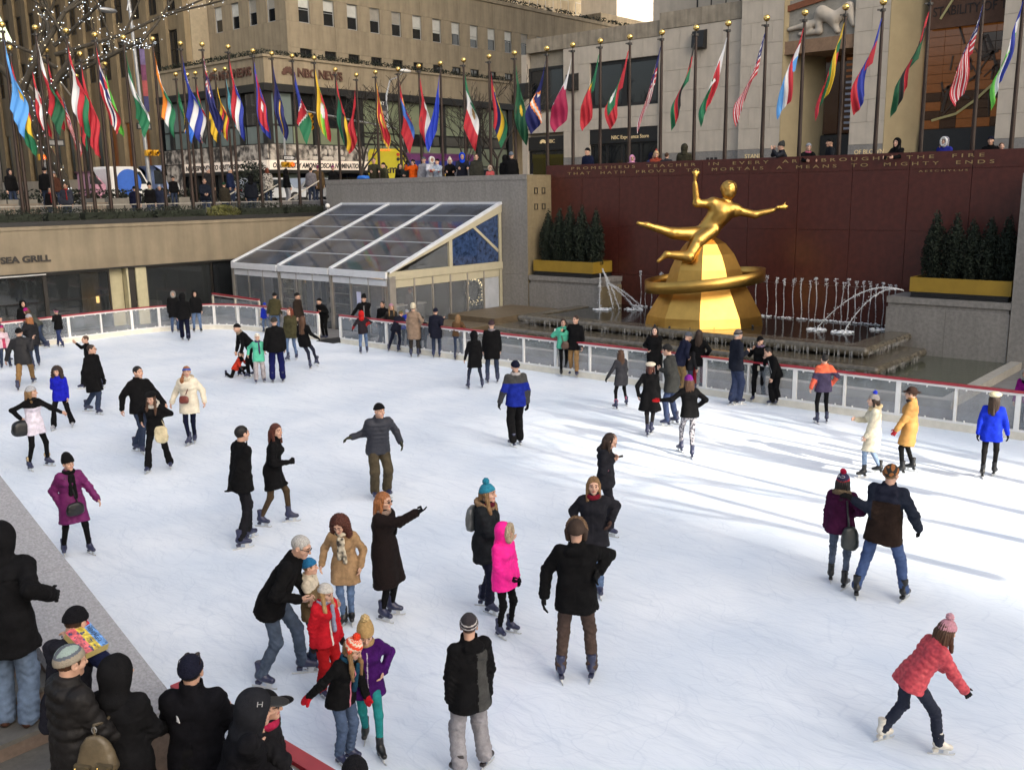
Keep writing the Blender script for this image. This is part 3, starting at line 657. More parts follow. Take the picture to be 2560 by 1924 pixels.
for a, b in zip(bays[:-1], bays[1:]):
    n = 5
    for i in range(n):
        xa, xb = TF+(TBk-TF)*i/n, TF+(TBk-TF)*(i+1)/n
        m = MB(); vs = []
        for (x, y) in ((xa+.02, a+.09), (xb-.02, a+.09), (xb-.02, b-.09), (xa+.02, b-.09)): vs += [(x, y, slope(x)+.03), (x, y, slope(x)+.05)]
        m.add(vs, [(0,2,4,6)[::-1], (1,3,5,7), (0,2,3,1), (2,4,5,3), (4,6,7,5), (6,0,1,7)])
        part('roof_panel', m, CLEAR, t)
        if i: part('purlin', MB().beam((xa, a+.08, slope(xa)+.045), (xa, b-.08, slope(xa)+.045), .035, .035), CANV, t)
    part('eave_band', MB().beam((TF-.06, a+.06, EZ-.06), (TF-.06, b-.06, EZ-.06), .1, .26), CANV, t)
    part('ridge_band', MB().beam((TBk-.04, a+.06, RZ+.04), (TBk-.04, b-.06, RZ+.04), .12, .12), CANV, t)
    k = 3
    for i in range(k):
        ya, yb = a+.1+(b-a-.2)*i/k, a+.1+(b-a-.2)*(i+1)/k
        part('valance', MB().box(TF-.01, TF+.03, ya+.03, yb-.03, 1.9, 2.15), CANV, t)
        if i: part('mullion', MB().box(TF, TF+.07, ya-.028, ya+.028, 0, 2.18), ALU, t)
        part('glass_panel', MB().box(TF+.01, TF+.025, ya+.03, yb-.03, .03, 1.89), TGL, t)
# gable
gx = [TF, 27.8, TBk]
part('gable_post', MB().box(TBk-.16, TBk, TY0-.03, TY0+.1, 0, RZ), CANC, t)
part('corner_post', MB().box(TF+.14, TF+.3, TY0-.06, TY0+.06, 0, EZ-.1), ALU, t)
part('gable_beam', MB().prism([(TF, TY0-.05, EZ-.25), (TBk+.02, TY0-.05, EZ-.25), (TBk+.02, TY0-.05, EZ+.06), (TF, TY0-.05, EZ+.06)], (0, .12, 0)), CANC, t)
part('gable_rafter', MB().prism([(TF, TY0-.06, EZ-.02), (TBk, TY0-.06, RZ-.32), (TBk, TY0-.06, RZ+.05), (TF, TY0-.06, EZ+.1)], (0, .08, 0)), CANC, t)
part('gable_mullion', MB().box(27.72, 27.9, TY0-.055, TY0+.06, EZ+.062, slope(27.8)-.1), CANC, t)
NAVY_SH = mat('gable_blue_glass', (.03, .055, .13), .05, var=.9, scale=5, spec=.9)
part('gable_pane', MB().prism([(25.3, TY0+.02, EZ+.07), (27.7, TY0+.02, EZ+.07), (27.7, TY0+.02, slope(27.7)-.25)], (0, .02, 0)), TGL, t)
part('gable_pane', MB().prism([(27.92, TY0+.02, EZ+.07), (TBk-.17, TY0+.02, EZ+.07), (TBk-.17, TY0+.02, slope(TBk)-.4), (27.92, TY0+.02, slope(27.92)-.25)], (0, .02, 0)), NAVY_SH, t)
part('brace', MB().beam((29.2, TY0+.0, 4.0), (30.75, TY0+.0, 2.9), .03, .12), CANC, t)
nb = 6
for i in range(nb):
    xa = TF+.3+(TBk-TF-.46)*i/nb; xb = TF+.3+(TBk-TF-.46)*(i+1)/nb
    part('valance', MB().box(xa+.04, xb-.04, TY0-.02, TY0+.02, 1.82, 2.12), CANC, t)
    if i: part('mullion', MB().box(xa-.035, xa+.035, TY0-.04, TY0+.05, 0, 2.12), ALU, t)
    part('glass_panel' if i < nb-1 else 'solid_panel', MB().box(xa+.05, xb-.05, TY0, TY0+.02, .03, 1.81), TGL if i < nb-1 else mat('tent_panel_grey', (.4, .42, .45), .5), t)
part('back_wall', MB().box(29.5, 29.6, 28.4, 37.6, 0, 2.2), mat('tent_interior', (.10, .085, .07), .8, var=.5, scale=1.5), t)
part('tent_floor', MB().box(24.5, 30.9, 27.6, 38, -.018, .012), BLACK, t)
part('partition', MB().box(25.4, 25.5, 29.0, 30.8, 0, 2.1).box(25.5, 25.6, 36.6, 37.4, 0, 2.1).box(25.4, 25.5, 33.0, 33.9, 0, 2.0), mat('tent_partition', (.45, .46, .48), .6), t)
SHOE = mat('rental_skates', (.05, .045, .04), .5, var=.7, scale=9)
for i, (ya, yb) in enumerate(((35.2, 36.3), (33.95, 34.4), (31.4, 32.9), (29.2, 30.6))):
    s_ = thing('skate_rack', 'rental skate rack with rows of dark skates, '+('first', 'second', 'third', 'fourth')[i]+' from the left inside the tent', 'rack', (25.9, (ya+yb)/2, 0), 0, 'skate racks inside the tent')
    for k in range(4): piece('shelf', 25.7, 26.1, ya, yb, .35+.45*k, .39+.45*k, CREAM, s_)
    piece('side_panel', 25.7, 26.1, ya-.04, ya-.002, 0, 1.95, CREAM, s_); piece('side_panel', 25.7, 26.1, yb+.002, yb+.04, 0, 1.95, CREAM, s_)
    m = MB()
    for k in range(4):
        for j in range(int((yb-ya)/.14)): m.box(25.73, 26.0, ya+.03+j*.14, ya+.13+j*.14, .39+.45*k, .39+.45*k+random.uniform(.16, .26))
    part('skates', m, SHOE, s_, kind='stuff')
c = thing('counter', 'long pale counter inside the gable end of the tent', 'counter', (26, 28.6, 0)); part('counter_top', MB().box(24.9, 27.2, 28.3, 28.8, .95, 1.0), WHITE, c); part('counter_front', MB().box(24.95, 27.15, 28.4, 28.7, .013, .949), mat('counter_grey', (.2, .2, .2), .7), c)
# bulb string and wreath
t2 = thing('bulb_string', 'row of glowing amber bulbs under the tent roof', 'lights', (25.3, 28.8, 2.3))
BULB = mat('bulb_glow', (1, .55, .15), .5, var=0, emit=9)
for i in range(9): part('bulb', MB().ball((25.25, 28.0+.17*i, 2.28), .045, 8, 6, sc=(1,1,1.3)), BULB, t2)
part('bar', MB().beam((25.25, 27.9, 2.38), (25.25, 29.5, 2.38), .03, .03), ALU, t2)
t2 = thing('wreath', 'lit evergreen wreath hanging behind the glass of the tent gable', 'wreath', (29.35, 27.62, 1.3))
m = MB(); L2 = MB()
for k in range(700):
    a = random.uniform(0, 6.283); r = .5+random.gauss(0, .07); c_ = (29.35+r*math.cos(a), 27.66+random.gauss(0, .04), 1.28+r*math.sin(a))
    leafbox(m, c_[0]-.03, c_[0]+.03, c_[1]-.03, c_[1]+.03, c_[2]-.03, c_[2]+.03, 2, .05)
for k in range(90):
    a = random.uniform(0, 6.283); r = .5+random.gauss(0, .06); L2.ball((29.35+r*math.cos(a), 27.6, 1.28+r*math.sin(a)), .014, 5, 4)
part('greenery', m, LEAF, t2); part('fairy_lights', L2, mat('fairy_glow', (1, .8, .45), .5, var=0, emit=2.2), t2, kind='stuff')
t2 = thing('notice_sheet', 'white printed notice sheet on the tent entrance glass', 'notice', (TF-.03, 29.0, 1.2)); part('paper', MB().box(TF-.02, TF-.008, 29.15, 29.4, .95, 1.6), mat('paper_lilac', (.55, .56, .75), .7), t2)
# ---------------------------------------------------------------- windows
def win(parent, ax, face, a0, a1, z0, z1, frame=GREYW, pane=DGLASS, blind=0., out=-1, fw=.07, bars=(1, 1), depth=.12):
    """recessed window on plane x=face (ax 0) or y=face (ax 1); frame part > pane, blind sub-parts"""
    def bx(m, u0, u1, d0, d1, za, zb):
        if ax == 0: m.box(face-out*0+d0*out*-1, face+d1*out*-1, u0, u1, za, zb)
        else: m.box(u0, u1, face+d0*out*-1, face+d1*out*-1, za, zb)
    m = MB()
    bx(m, a0, a0+fw, -.02, depth, z0, z1); bx(m, a1-fw, a1, -.02, depth, z0, z1); bx(m, a0+fw, a1-fw, -.02, depth, z1-fw, z1); bx(m, a0+fw, a1-fw, -.04, depth, z0, z0+fw)
    nu, nz = bars
    for i in range(1, nu): u = a0+(a1-a0)*i/nu; bx(m, u-fw*.35, u+fw*.35, 0, depth-.02, z0+fw, z1-fw)
    for i in range(1, nz):
        z = z0+(z1-z0)*i/nz
        for k in range(nu): bx(m, a0+(a1-a0)*k/nu+fw, a0+(a1-a0)*(k+1)/nu-fw, .005, depth-.025, z-fw*.35, z+fw*.35)
    w = part('window', m, frame, parent)
    m = MB(); bx(m, a0+fw*.5, a1-fw*.5, .05, .06, z0+fw*.5, z1-fw*.5); part('pane', m, pane, w)
    if blind: m = MB(); bx(m, a0+fw, a1-fw, .03, .045, z1-(z1-z0)*blind, z1-fw); part('blind', m, BLIND if random.random() < .75 else mat('blind_tan', (.3, .28, .24), .8), w)
    return w

# ---------------------------------------------------------------- corner office building with the news ticker
t = thing('office_building', 'beige stone corner building with NBC NEWS lettering, photo frieze and news ticker', 'building', (57, 68, PZ))
PX_, PY_ = 43.6, 61.8
part('core', MB().box(PX_+.3, 71.4, PY_+.3, 76.9, PZ-.3, 15.2), mat('core_dark', (.04, .038, .035), .8), t)
part('upper_core', MB().box(49.3, 150, 66.3, 90, 15, 23.3), LIME, t)
hol = [(50.79+2.51*i-.56, 50.79+2.51*i+.56, 18.98, 21.04) for i in range(22)] + [(50.79+2.51*i-.6, 50.79+2.51*i+.6, 16.42, 17.0) for i in range(22)]
blocks(t, 'facade_panel', 1, 66.3, .3, 49.0, 108, 15.2, 23.4, 2.1, 5.0, LIME, hol, gap=.012, bond=False)
hol2 = [(68+2.52*i-.56, 68+2.52*i+.56, 19.1, 21.2) for i in range(5)]
blocks(t, 'facade_panel', 0, 49.3, .3, 66.02, 79, 15.2, 23.4, 2.1, 5.0, LIME, hol2, gap=.012, bond=False)
part('roof_coping', MB().box(48.9, 150, 65.9, 66.4, 23.42, 23.75), LIME, t)
for i, (a0, a1, z0, z1) in enumerate(hol):
    if z0 > 18: win(t, 1, 66.12, a0, a1, z0, z1, blind=(.42, .42, .5, .48, .5, .55, .6, .5, .62, .5)[i % 10], bars=(1, 2))
    else: win(t, 1, 66.12, a0, a1, z0, z1, frame=DARK, bars=(2, 1))
for i, (a0, a1, z0, z1) in enumerate(hol2): win(t, 0, 49.12, a0, a1, z0, z1, blind=.5, bars=(1, 2))
# podium fascia
for a, b in zip(np.linspace(PX_, 71.4, 7)[:-1], np.linspace(PX_, 71.4, 7)[1:]): piece('fascia_panel', a+.006, b-.006, PY_, PY_+.3, 13.5, 15.35, LIME, t)
for a, b in zip(np.linspace(PY_+.31, 76.9, 5)[:-1], np.linspace(PY_+.31, 76.9, 5)[1:]): piece('fascia_panel', PX_, PX_+.3, a+.006, b-.006, 13.5, 15.35, LIME, t)
part('fascia_coping', MB().box(PX_-.1, 71.5, PY_-.1, PY_+.5, 15.36, 15.55).box(PX_-.1, PX_+.4, PY_+.51, 77, 15.36, 15.55), LIME, t)
part('cornice_band', MB().box(PX_-.25, 71.5, PY_-.25, PY_+.29, 12.95, 13.49).box(PX_-.25, PX_+.29, PY_+.3, 77, 12.95, 13.49), BLACK, t)
BRN = mat('sign_brown', (.10, .045, .03), .6)
def peacock(cx, cy, z, s, xd, parent, m):
    mb = MB(); xd = Vector(xd); nd = xd.cross(Vector((0, 0, 1)))
    for k in range(6):
        a = rad(15+30*k); ctr = Vector((cx, cy, z)); tip = ctr+xd*(s*math.cos(a))+Vector((0, 0, s*math.sin(a))); side = xd*(-math.sin(a))+Vector((0, 0, math.cos(a)))
        b_ = ctr.lerp(tip, .25); w_ = s*.24
        mb.prism([b_, ctr.lerp(tip, .75)-side*w_, tip-side*w_*.6, tip+side*w_*.6, ctr.lerp(tip, .75)+side*w_], nd*.06)
    part('emblem', mb, m, parent)
lettering('NBC NEWS', (46.6, PY_-.07, 14.15), (1,0,0), .9, BRN, t, 4.3, ext=.05, bold=.02); peacock(45.75, PY_-.03, 14.2, .62, (1,0,0), t, BRN)
lettering('NBC NEWS', (PX_-.07, 67.6, 14.15), (0,-1,0), .9, BRN, t, 4.3, ext=.05, bold=.02); peacock(PX_-.03, 68.5, 14.2, .62, (0,-1,0), t, BRN)
# glazing below
PGL = mat('pale_green_glass', (.19, .22, .14), .25, var=.12, scale=.5, spec=.6)
PGB = mat('pale_blue_glass', (.15, .19, .18), .2, var=.12, scale=.5, spec=.6)
cols_ = [PX_+.25, 48.2, 52.7, 57.4, 62.2, 66.8, 71.2]
for i, c in enumerate(cols_): part('column', MB().box(c-.28, c+.28, PY_+.02, PY_+.55, PZ, 12.94), BLACK, t)
for i, (a, b) in enumerate(zip(cols_[:-1], cols_[1:])):
    a += .29; b -= .29
    for k in range(2):
        u0, u1 = a+(b-a)*k/2, a+(b-a)*(k+1)/2
        if i < 2:
            zz = [(9.15, 10.5), (10.55, 12.9)]
        else: zz = [(5.3, 7.6), (7.65, 9.3), (9.35, 10.2), (10.25, 12.9)]
        for q, (za, zb) in enumerate(zz):
            dark = (i == 0 and q == 1 and k == 1) or (i == 1 and q == 1) or (i >= 3 and q == 2)
            w = part('window', MB().box(u0, u1, PY_+.2, PY_+.26, za, za+.06).box(u0, u0+.05, PY_+.2, PY_+.26, za+.061, zb), BLACK, t)
            part('pane', MB().box(u0+.06, u1-.02, PY_+.21, PY_+.24, za+.07, zb-.02), DGLASS if dark else (PGL if i else PGB if k == 0 else PGL), w)
for i in range(6):
    y0, y1 = PY_+.6+2.4*i, PY_+.6+2.4*i+2.35
    for q, (za, zb) in enumerate(((9.15, 10.5), (10.55, 12.9))):
        w = part('window', MB().box(PX_+.2, PX_+.26, y0, y1, za, za+.06).box(PX_+.2, PX_+.26, y0, y0+.05, za+.061, zb), BLACK, t)
        part('pane', MB().box(PX_+.21, PX_+.24, y0+.06, y1-.02, za+.07, zb-.02), DGLASS if (q == 1 and i in (0, 1)) else PGB, w)
for i in range(4): part('column', MB().box(PX_+.02, PX_+.55, PY_+3.2+3.4*i, PY_+3.7+3.4*i, PZ, 12.94), BLACK, t)
# photo frieze
def photomat(k):
    m = mat('photo_print_%d' % k, (.62, .56, .48), .6, var=0)
    T = m.node_tree; N = T.nodes; L = T.links; tc = N.new('ShaderNodeTexCoord')
    n = N.new('ShaderNodeTexNoise'); n.inputs['Scale'].default_value = 1.6+k*.23; n.inputs['Detail'].default_value = 3
    n.noise_dimensions = '4D'; n.inputs['W'].default_value = k*3.1
    L.new(tc.outputs['Object'], n.inputs['Vector']); r = N.new('ShaderNodeValToRGB'); e = r.color_ramp.elements
    e[0].position = .38; e[0].color = (.03, .028, .025, 1); e[1].position = .62; e[1].color = (.52, .47, .40, 1)
    x = e.new(.5); x.color = (.24, .21, .18, 1)
    L.new(n.outputs['Fac'], r.inputs['Fac']); L.new(r.outputs[0], N['Principled BSDF'].inputs['Base Color']); return m
PH = [photomat(k) for k in range(5)]
fx = np.linspace(PX_, 53.2, 9)
for k, (a, b) in enumerate(zip(fx[:-1], fx[1:])):
    p = piece('photo_panel', a+.01, b-.01, PY_-.12, PY_-.02, 7.98, 9.12, PH[k % 5], t)
    if k in (3, 4, 5):
        m = MB()
        for u in ((.35, .7) if k != 3 else (.5,)):
            cx = a+(b-a)*u; m.ball((cx, PY_-.12, 8.62), .22, 10, 8, sc=(.75, .12, 1)); m.ball((cx, PY_-.12, 8.15), .3, 10, 6, sc=(1.1, .1, .55))
        part('portrait', m, mat('photo_pale', (.55, .5, .43), .6), p)
fy = np.linspace(PY_, 76.5, 11)
for k, (a, b) in enumerate(zip(fy[:-1], fy[1:])): piece('photo_panel', PX_-.12, PX_-.02, a+.01, b-.01, 7.98, 9.12, PH[(k+2) % 5], t)
piece('photo_panel', PX_-.13, PX_-.02, 74.0, 76.4, 5.3, 7.9, PH[1], t)
part('clock_face', MB().tube([(PX_-.15, 74.9, 6.1), (PX_-.2, 74.9, 6.1)], .42, 20), WHITE, t)
TICK = mat('ticker_glow', (.9, .78, .66), .5, var=.05, emit=.06, ecol=(1, .8, .66)); TXT = mat('ticker_text', (.02, .015, .012), .6)
part('ticker', MB().box(PX_-.16, 53.4, PY_-.2, PY_-.02, 7.25, 7.96).box(PX_-.2, PX_-.02, PY_-.0, 73.5, 7.25, 7.96), TICK, t)
lettering('OF DIVERSITY AMONG OSCAR NOMINATIONS;', (PX_+.1, PY_-.215, 7.4), (1,0,0), .52, TXT, t, 8.9, ext=.01, shear=.2, bold=.014)
lettering('NT RESPONDS TO CRITICISM OVER LACK', (PX_-.215, 73.2, 7.4), (0,-1,0), .52, TXT, t, 10.9, ext=.01, shear=.2, bold=.014)
part('ticker_canopy', MB().box(PX_-.3, 53.5, PY_-.35, PY_+.1, 7.0, 7.22).box(PX_-.35, PX_+.1, PY_+.11, 73.6, 7.0, 7.22), BLACK, t)
for i in range(8): part('shop_pane', MB().box(PX_+.4+1.2*i, PX_+1.5+1.2*i, PY_+.2, PY_+.24, PZ+.1, 6.95), (DGLASS, PGB, DGLASS)[i % 3], t)
for i in range(9): part('shop_pane', MB().box(PX_+.2, PX_+.24, PY_+.6+1.5*i, PY_+1.95+1.5*i, PZ+.1, 6.95), (DGLASS, DGLASS, PGB)[i % 3], t)
m = leafbox(MB(), PX_, 71, PY_+.1, PY_+.6, 15.5, 15.95, 2600, .09); leafbox(m, PX_, PX_+.5, PY_+.6, 76.5, 15.5, 15.95, 1500, .09)
single('ledge_hedge', m, LEAF, 'dark clipped hedge along the ledge above the NBC NEWS lettering', 'hedge')
m = leafbox(MB(), 75, 108, 66.2, 66.8, 23.7, 24.3, 1200, .14); single('roof_hedge', m, LEAF, 'dark hedge on the roof edge of the beige corner building', 'hedge')

# ---------------------------------------------------------------- ribbed building up the side street, far left
t = thing('ribbed_building', 'tan ribbed stone building with tall amber lit slot windows behind the lit tree', 'building', (49, 100, PZ))
GXF = 47.0
part('core', MB().box(GXF+.3, 70, 77.2, 150, PZ-.3, 60), mat('ribbed_core', (.3, .25, .17), .9), t)
TAN = mat('tan_stone', (.235, .18, .105), .9, var=.12, scale=.8, bump=.1, streak=.25)
AMB = mat('amber_slot', (.12, .045, .012), .35, var=.6, scale=.7, emit=.025, ecol=(1, .3, .05))
ry = np.arange(77.3, 150, 3.05)
for i, y in enumerate(ry):
    piece('stone_rib', GXF-.25, GXF+.3, y, y+1.25, PZ+2.2, 60, TAN, t)
    y0, y1 = y+1.26, y+3.04
    for z0, z1, k in ((16.4, 19.6, 0), (21.2, 24.4, 0), (26, 29.2, 0), (31, 34.2, 0)):
        win(t, 0, GXF+.1, y0, y1, z0, z1, frame=DARK, bars=(2, 2), fw=.09)
        piece('spandrel', GXF, GXF+.3, y0, y1, z1+.01, z1+1.58, TAN, t)
    piece('slot_window', GXF+.05, GXF+.3, y0+.3, y1-.3, PZ+2.2, 12.2, AMB if 2 <= i <= 4 else DGLASS, t)
    piece('spandrel', GXF+.0, GXF+.3, y0, y1, 12.3, 16.38, TAN, t)
part('base_course', MB().box(GXF-.3, GXF+.25, 77.2, 150, PZ, PZ+2.18), LIMEB, t)
t = thing('dark_building', 'dark building with pale green awning at the left edge of the street', 'building', (30, 95, PZ))
part('core', MB().box(8, 33.5, 85, 120, PZ-.3, 60), mat('dark_brick', (.055, .05, .045), .85, var=.3, bump=.15), t)
part('awning', MB().prism([(27, 84.98, 20.5), (34.5, 84.98, 20.5), (34.5, 82.5, 17.6), (27, 82.5, 17.6)], (0, 0, .2)), mat('awning_green', (.32, .38, .27), .6, var=.2), t)
for i in range(7):
    for z in (6.2, 11, 14.2, 22, 26): win(t, 1, 84.97, 12+3*i, 14.4+3*i, z, z+2.4, frame=GREYW if z > 8 else DARK, pane=PGL if z < 8 else DGLASS, bars=(1, 2))
# ---------------------------------------------------------------- limestone entrance building behind the red wall
t = thing('stone_tower', 'pale limestone building with tall recessed entrances and NBC Experience Store sign', 'building', (57, 28, PZ))
XF = 57.0
part('core', MB().box(XF+.36, 75, 29.96, 47.8, PZ-.3, 16.0), mat('limestone_core', (.3, .26, .2), .9), t)
part('tower_core', MB().box(62, 95, -30, 40, 15, 140), LIMEB, t)
ZB_ = 7.75; OPN = [(44.35, 47.75, 11.3, 14.3), (36.3, 42.0, 11.05, 14.15), (44.35, 47.75, PZ-.3, 9.35), (36.3, 42.0, PZ-.3, 9.6)]
blocks(t, 'stone_block', 0, XF+.35, .35, 36.15, 47.8, ZB_, 15.35, 1.28, 2.4, LIMEB, OPN)
piece('base_block', XF-.02, XF+.35, 42.01, 44.34, PZ, ZB_-.01, GRAN, t)
CAPS = mat('cornice_stone', (.33, .28, .21), .9, var=.2, scale=1.5, streak=.35)
for a, b in ((36.15, 38.9), (38.9, 42.0), (42.0, 44.35), (44.35, 47.8)): piece('cornice_block', XF-.03, XF+.35, a+.006, b-.006, 15.37, 16.35, CAPS, t)
blocks(t, 'stone_block', 0, XF+.35, .5, 29.95, 36.13, ZB_, 15.7, 1.28, 2.6, LIMEB, ())
piece('base_block', XF-.17, XF+.35, 29.95, 36.13, PZ, ZB_-.01, GRAN, t)
for a, b in ((29.95, 33), (33, 36.13)): piece('cornice_block', XF-.2, XF+.35, a+.006, b-.006, 15.72, 16.75, CAPS, t)
for a, b, za, zb in OPN[:2]:
    n = 2 if b-a > 4 else 1
    for k in range(n): win(t, 0, XF+.2, a+(b-a)*k/n, a+(b-a)*(k+1)/n, za, zb, frame=BLACK, bars=(1, 1), fw=.22)
for a, b, za, zb in OPN[2:]:
    n = 4 if b-a > 4 else 2
    part('shop_sign_band', MB().box(XF+.05, XF+.3, a, b, zb-1.0, zb-.01), BLACK, t)
    for k in range(n): win(t, 0, XF+.2, a+(b-a)*k/n, a+(b-a)*(k+1)/n, PZ+.1, zb-1.02, frame=BLACK, bars=(1, 1), fw=.1)
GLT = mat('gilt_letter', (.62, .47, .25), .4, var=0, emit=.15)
lettering('NBC Experience Store', (XF+.03, 40.1, 8.86), (0,-1,0), .36, GLT, t, 3.1, ext=.01)
peacock(XF+.02, 46.3, 8.85, .28, (0,-1,0), t, GLT); lettering('NBC', (XF+.03, 45.95, 8.86), (0,-1,0), .36, GLT, t, .75, ext=.01)
lettering('ROCKEFELLER', (XF-.03, 48.0, 10.35), (0,-1,0), .3, BRN, t, 1.6, ext=.01); lettering('PLAZA', (XF-.03, 48.0, 9.85), (0,-1,0), .3, BRN, t, .8, ext=.01)
piece('stone_block', XF-.02, XF+.3, 47.81, 48.3, PZ, 15.3, LIMEB, t)
m = MB()
for k in range(12):
    y = random.choice((37, 38.4, 39.7, 41.2, 45, 46.4))+random.uniform(-.4, .4); m.box(XF+.3, XF+.34, y, y+random.uniform(.2, .6), 7.6+.25*(k % 3), 7.66+.25*(k % 3))
part('shop_lights', m, mat('shop_glow', (.9, .85, .75), .5, var=0, emit=.4), t, kind='stuff')
# speakers on the facade
for (y, z, x) in ((43.4, 13.0, XF-.12), (47.95, 12.7, XF-.25), (33.0, 14.75, XF-.3)):
    s_ = thing('loudspeaker', 'dark wedge shaped loudspeaker fixed high on the limestone facade '+{43.4: 'above the store sign', 47.95: 'at its left corner', 33.0: 'on the plain stone wall'}[y], 'loudspeaker', (x, y, z), 0, 'loudspeakers on the limestone facade')
    part('cabinet', MB().prism([(x+.1, y-.45, z-.6), (x-.35, y-.4, z-.5), (x-.25, y-.4, z+.5), (x+.1, y-.45, z+.6)], (0, .85, 0)), BLACK, s_); part('bracket', MB().box(x+.1, x+.16, y-.1, y+.1, z-.1, z+.1), DARK, s_)
# entrance bays
def bay(y0, y1, splay, ztop):
    """dark recess between two piers; left reveal is splayed"""
    part('reveal', MB().prism([(XF-.6, y1+splay, PZ), (XF+2.6, y1, PZ), (XF+2.6, y1+.02, PZ), (XF-.58, y1+splay+.05, PZ)], (0, 0, ztop-PZ)), LIME_LIT, t)
    part('right_reveal', MB().box(XF-.4, XF+2.6, y0-.05, y0, PZ, ztop), LIME_LIT, t)  # right reveal, in the same yellow-tinted stone
XP = XF-.6
for a, b in ((27.15, 29.93), (19.45+1.35, 22.8), (8.0, 14.9)):
    part('pier_core', MB().box(XP+.3, XF+3, a+.02, b-.02, PZ-.3, 60), mat('limestone_core', (.3, .26, .2)), t)
    blocks(t, 'stone_block', 0, XP+.3, .3, a, b, ZB_, 24.0, 1.28, 1.7, LIMEB, ()); piece('base_block', XP-.03, XP+.3, a, b, PZ, ZB_-.01, GRAN, t)
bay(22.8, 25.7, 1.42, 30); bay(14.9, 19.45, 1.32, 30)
BRNZ = mat('bronze_recess', (.045, .028, .018), .35, metal=.2, var=.4, scale=1)
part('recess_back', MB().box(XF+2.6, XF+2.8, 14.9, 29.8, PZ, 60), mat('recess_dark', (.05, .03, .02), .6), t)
GLOW = mat('amber_glass', (.085, .03, .01), .12, var=.8, scale=.45, emit=.03, ecol=(1, .32, .06), spec=.8)
GLOWD = mat('amber_glass_dark', (.022, .011, .007), .1, var=.6, scale=.6, emit=.004, ecol=(1, .35, .1), spec=.8)
# door one: dark screen with lit slats
for i in range(3): piece('screen_panel', XF+2.3, XF+2.4, 22.85+.95*i, 23.75+.95*i, 8.6, 13.4, GLOWD, t)
SLAT = mat('slat_blue', (.32, .34, .42), .3, metal=.4)
for i in range(14): piece('screen_slat', XF+2.2, XF+2.27, 22.9, 24.3, 8.8+.34*i, 8.93+.34*i, SLAT if i < 9 else mat('slat_amber', (.2, .07, .02), .4, emit=.03, ecol=(1,.35,.1)), t)
part('door_frame', MB().box(XF+2.1, XF+2.3, 22.85, 25.7, PZ, 8.5), BLACK, t)
# carved lintel over door one (plain reclining form)
part('lintel', MB().box(XP+.1, XF+2.5, 22.82, 27.1, 13.2, 13.95), mat('lintel_stone', (.24, .15, .09), .8, var=.2), t)
part('lintel_panel', MB().box(XP+.35, XF+2.5, 22.82, 27.1, 13.96, 16.3), mat('lintel_grey', (.28, .26, .22), .8, var=.2), t)
part('lintel_trim', MB().prism([(XP+.2, 22.82, 16.37), (XP+.2, 27.1, 15.65), (XP+.2, 27.1, 16.0), (XP+.2, 22.82, 16.75)], (.4, 0, 0)), mat('lintel_red', (.2, .07, .03), .7, var=.2), t)
rv = lambda y, z, x=XP+.25: (x, y, z-1.05)
def relief(P):
    return uni([cap_(P, rv(24.9, 16.4), rv(24.1, 16.0), .42, .36), cap_(P, rv(24.1, 16.0), rv(23.3, 16.5), .34, .3), cap_(P, rv(23.3, 16.5), rv(22.95, 15.6), .3, .2), ell_(P, rv(25.7, 15.75), (.3, .33, .3)), cap_(P, rv(25.1, 16.2), rv(25.0, 15.4), .24, .18), cap_(P, rv(25.0, 15.4), rv(26.2, 15.35), .17, .13), cap_(P, rv(25.4, 15.9), rv(26.9, 15.7), .2, .12), cap_(P, rv(24.2, 15.8), rv(23.9, 15.3), .22, .16)], .14)+.015*wob(P, 6)
rv0, rq = nets(relief, (XP-.4, 22.6, 13.8), (XP+.9, 27.3, 16.2), .07)
link('relief', npmesh('relief', rv0-np.array(t.location), rq, LIMEB), t)
part('lintel_panel', MB().box(XP+.36, XF+2.5, 22.82, 27.1, 16.8, 40), LIMEB, t)
# centre door: glass screen and inscribed panel
m = MB()
part('glass_screen', MB().box(XF+1.8, XF+1.9, 14.92, 19.4, 8.5, 14.9), BRNZ, t)
for r in range(11):
    for c in range(5): 
        a = 14.95+c*.89; piece('screen_panel', XF+1.72, XF+1.8, a+.01, a+.87, 8.55+r*.5, 9.02+r*.5, GLOW if (r > 3 and c > 1) or random.random() < .45 else GLOWD, t)
for k in range(22):
    a = Vector((XF+1.66, random.uniform(15.2, 18.6), random.uniform(9, 13.2))); b_ = a+Vector((0, random.uniform(-1, 1), random.uniform(.3, 1.6)))
    m.beam(a, b_, .05, random.uniform(.05, .16))
part('screen_relief', m, BRNZ, t, kind='stuff')
m = MB(); 
for a, b_ in (((XF+1.6, 18.9, 9.0), (XF+1.6, 17.6, 9.3)), ((XF+1.6, 17.6, 9.3), (XF+1.6, 16.6, 10.0)), ((XF+1.6, 16.6, 10.0), (XF+1.6, 15.1, 11.4))): m.beam(a, b_, .06, .13)
part('gilt_band', m, mat('gilt_dull', (.42, .36, .16), .4, metal=.5), t)
for k in range(9): part('inner_lamp', MB().box(XF+2.3, XF+2.4, 19.0+.02*(k % 2), 19.35, 9.5+.45*k, 9.7+.45*k), mat('inner_glow', (1, .45, .1), .5, var=0, emit=.5), t)
part('door_frame', MB().box(XF+1.6, XF+1.75, 14.92, 19.4, PZ, 8.5), BLACK, t)
INS = mat('inscription_stone', (.10, .05, .03), .8, var=.15); INK = mat('inscription_ink', (.02, .014, .012), .7)
part('inscription_panel', MB().box(XF+1.3, XF+1.5, 14.92, 19.3, 13.95, 17.3), INS, t)
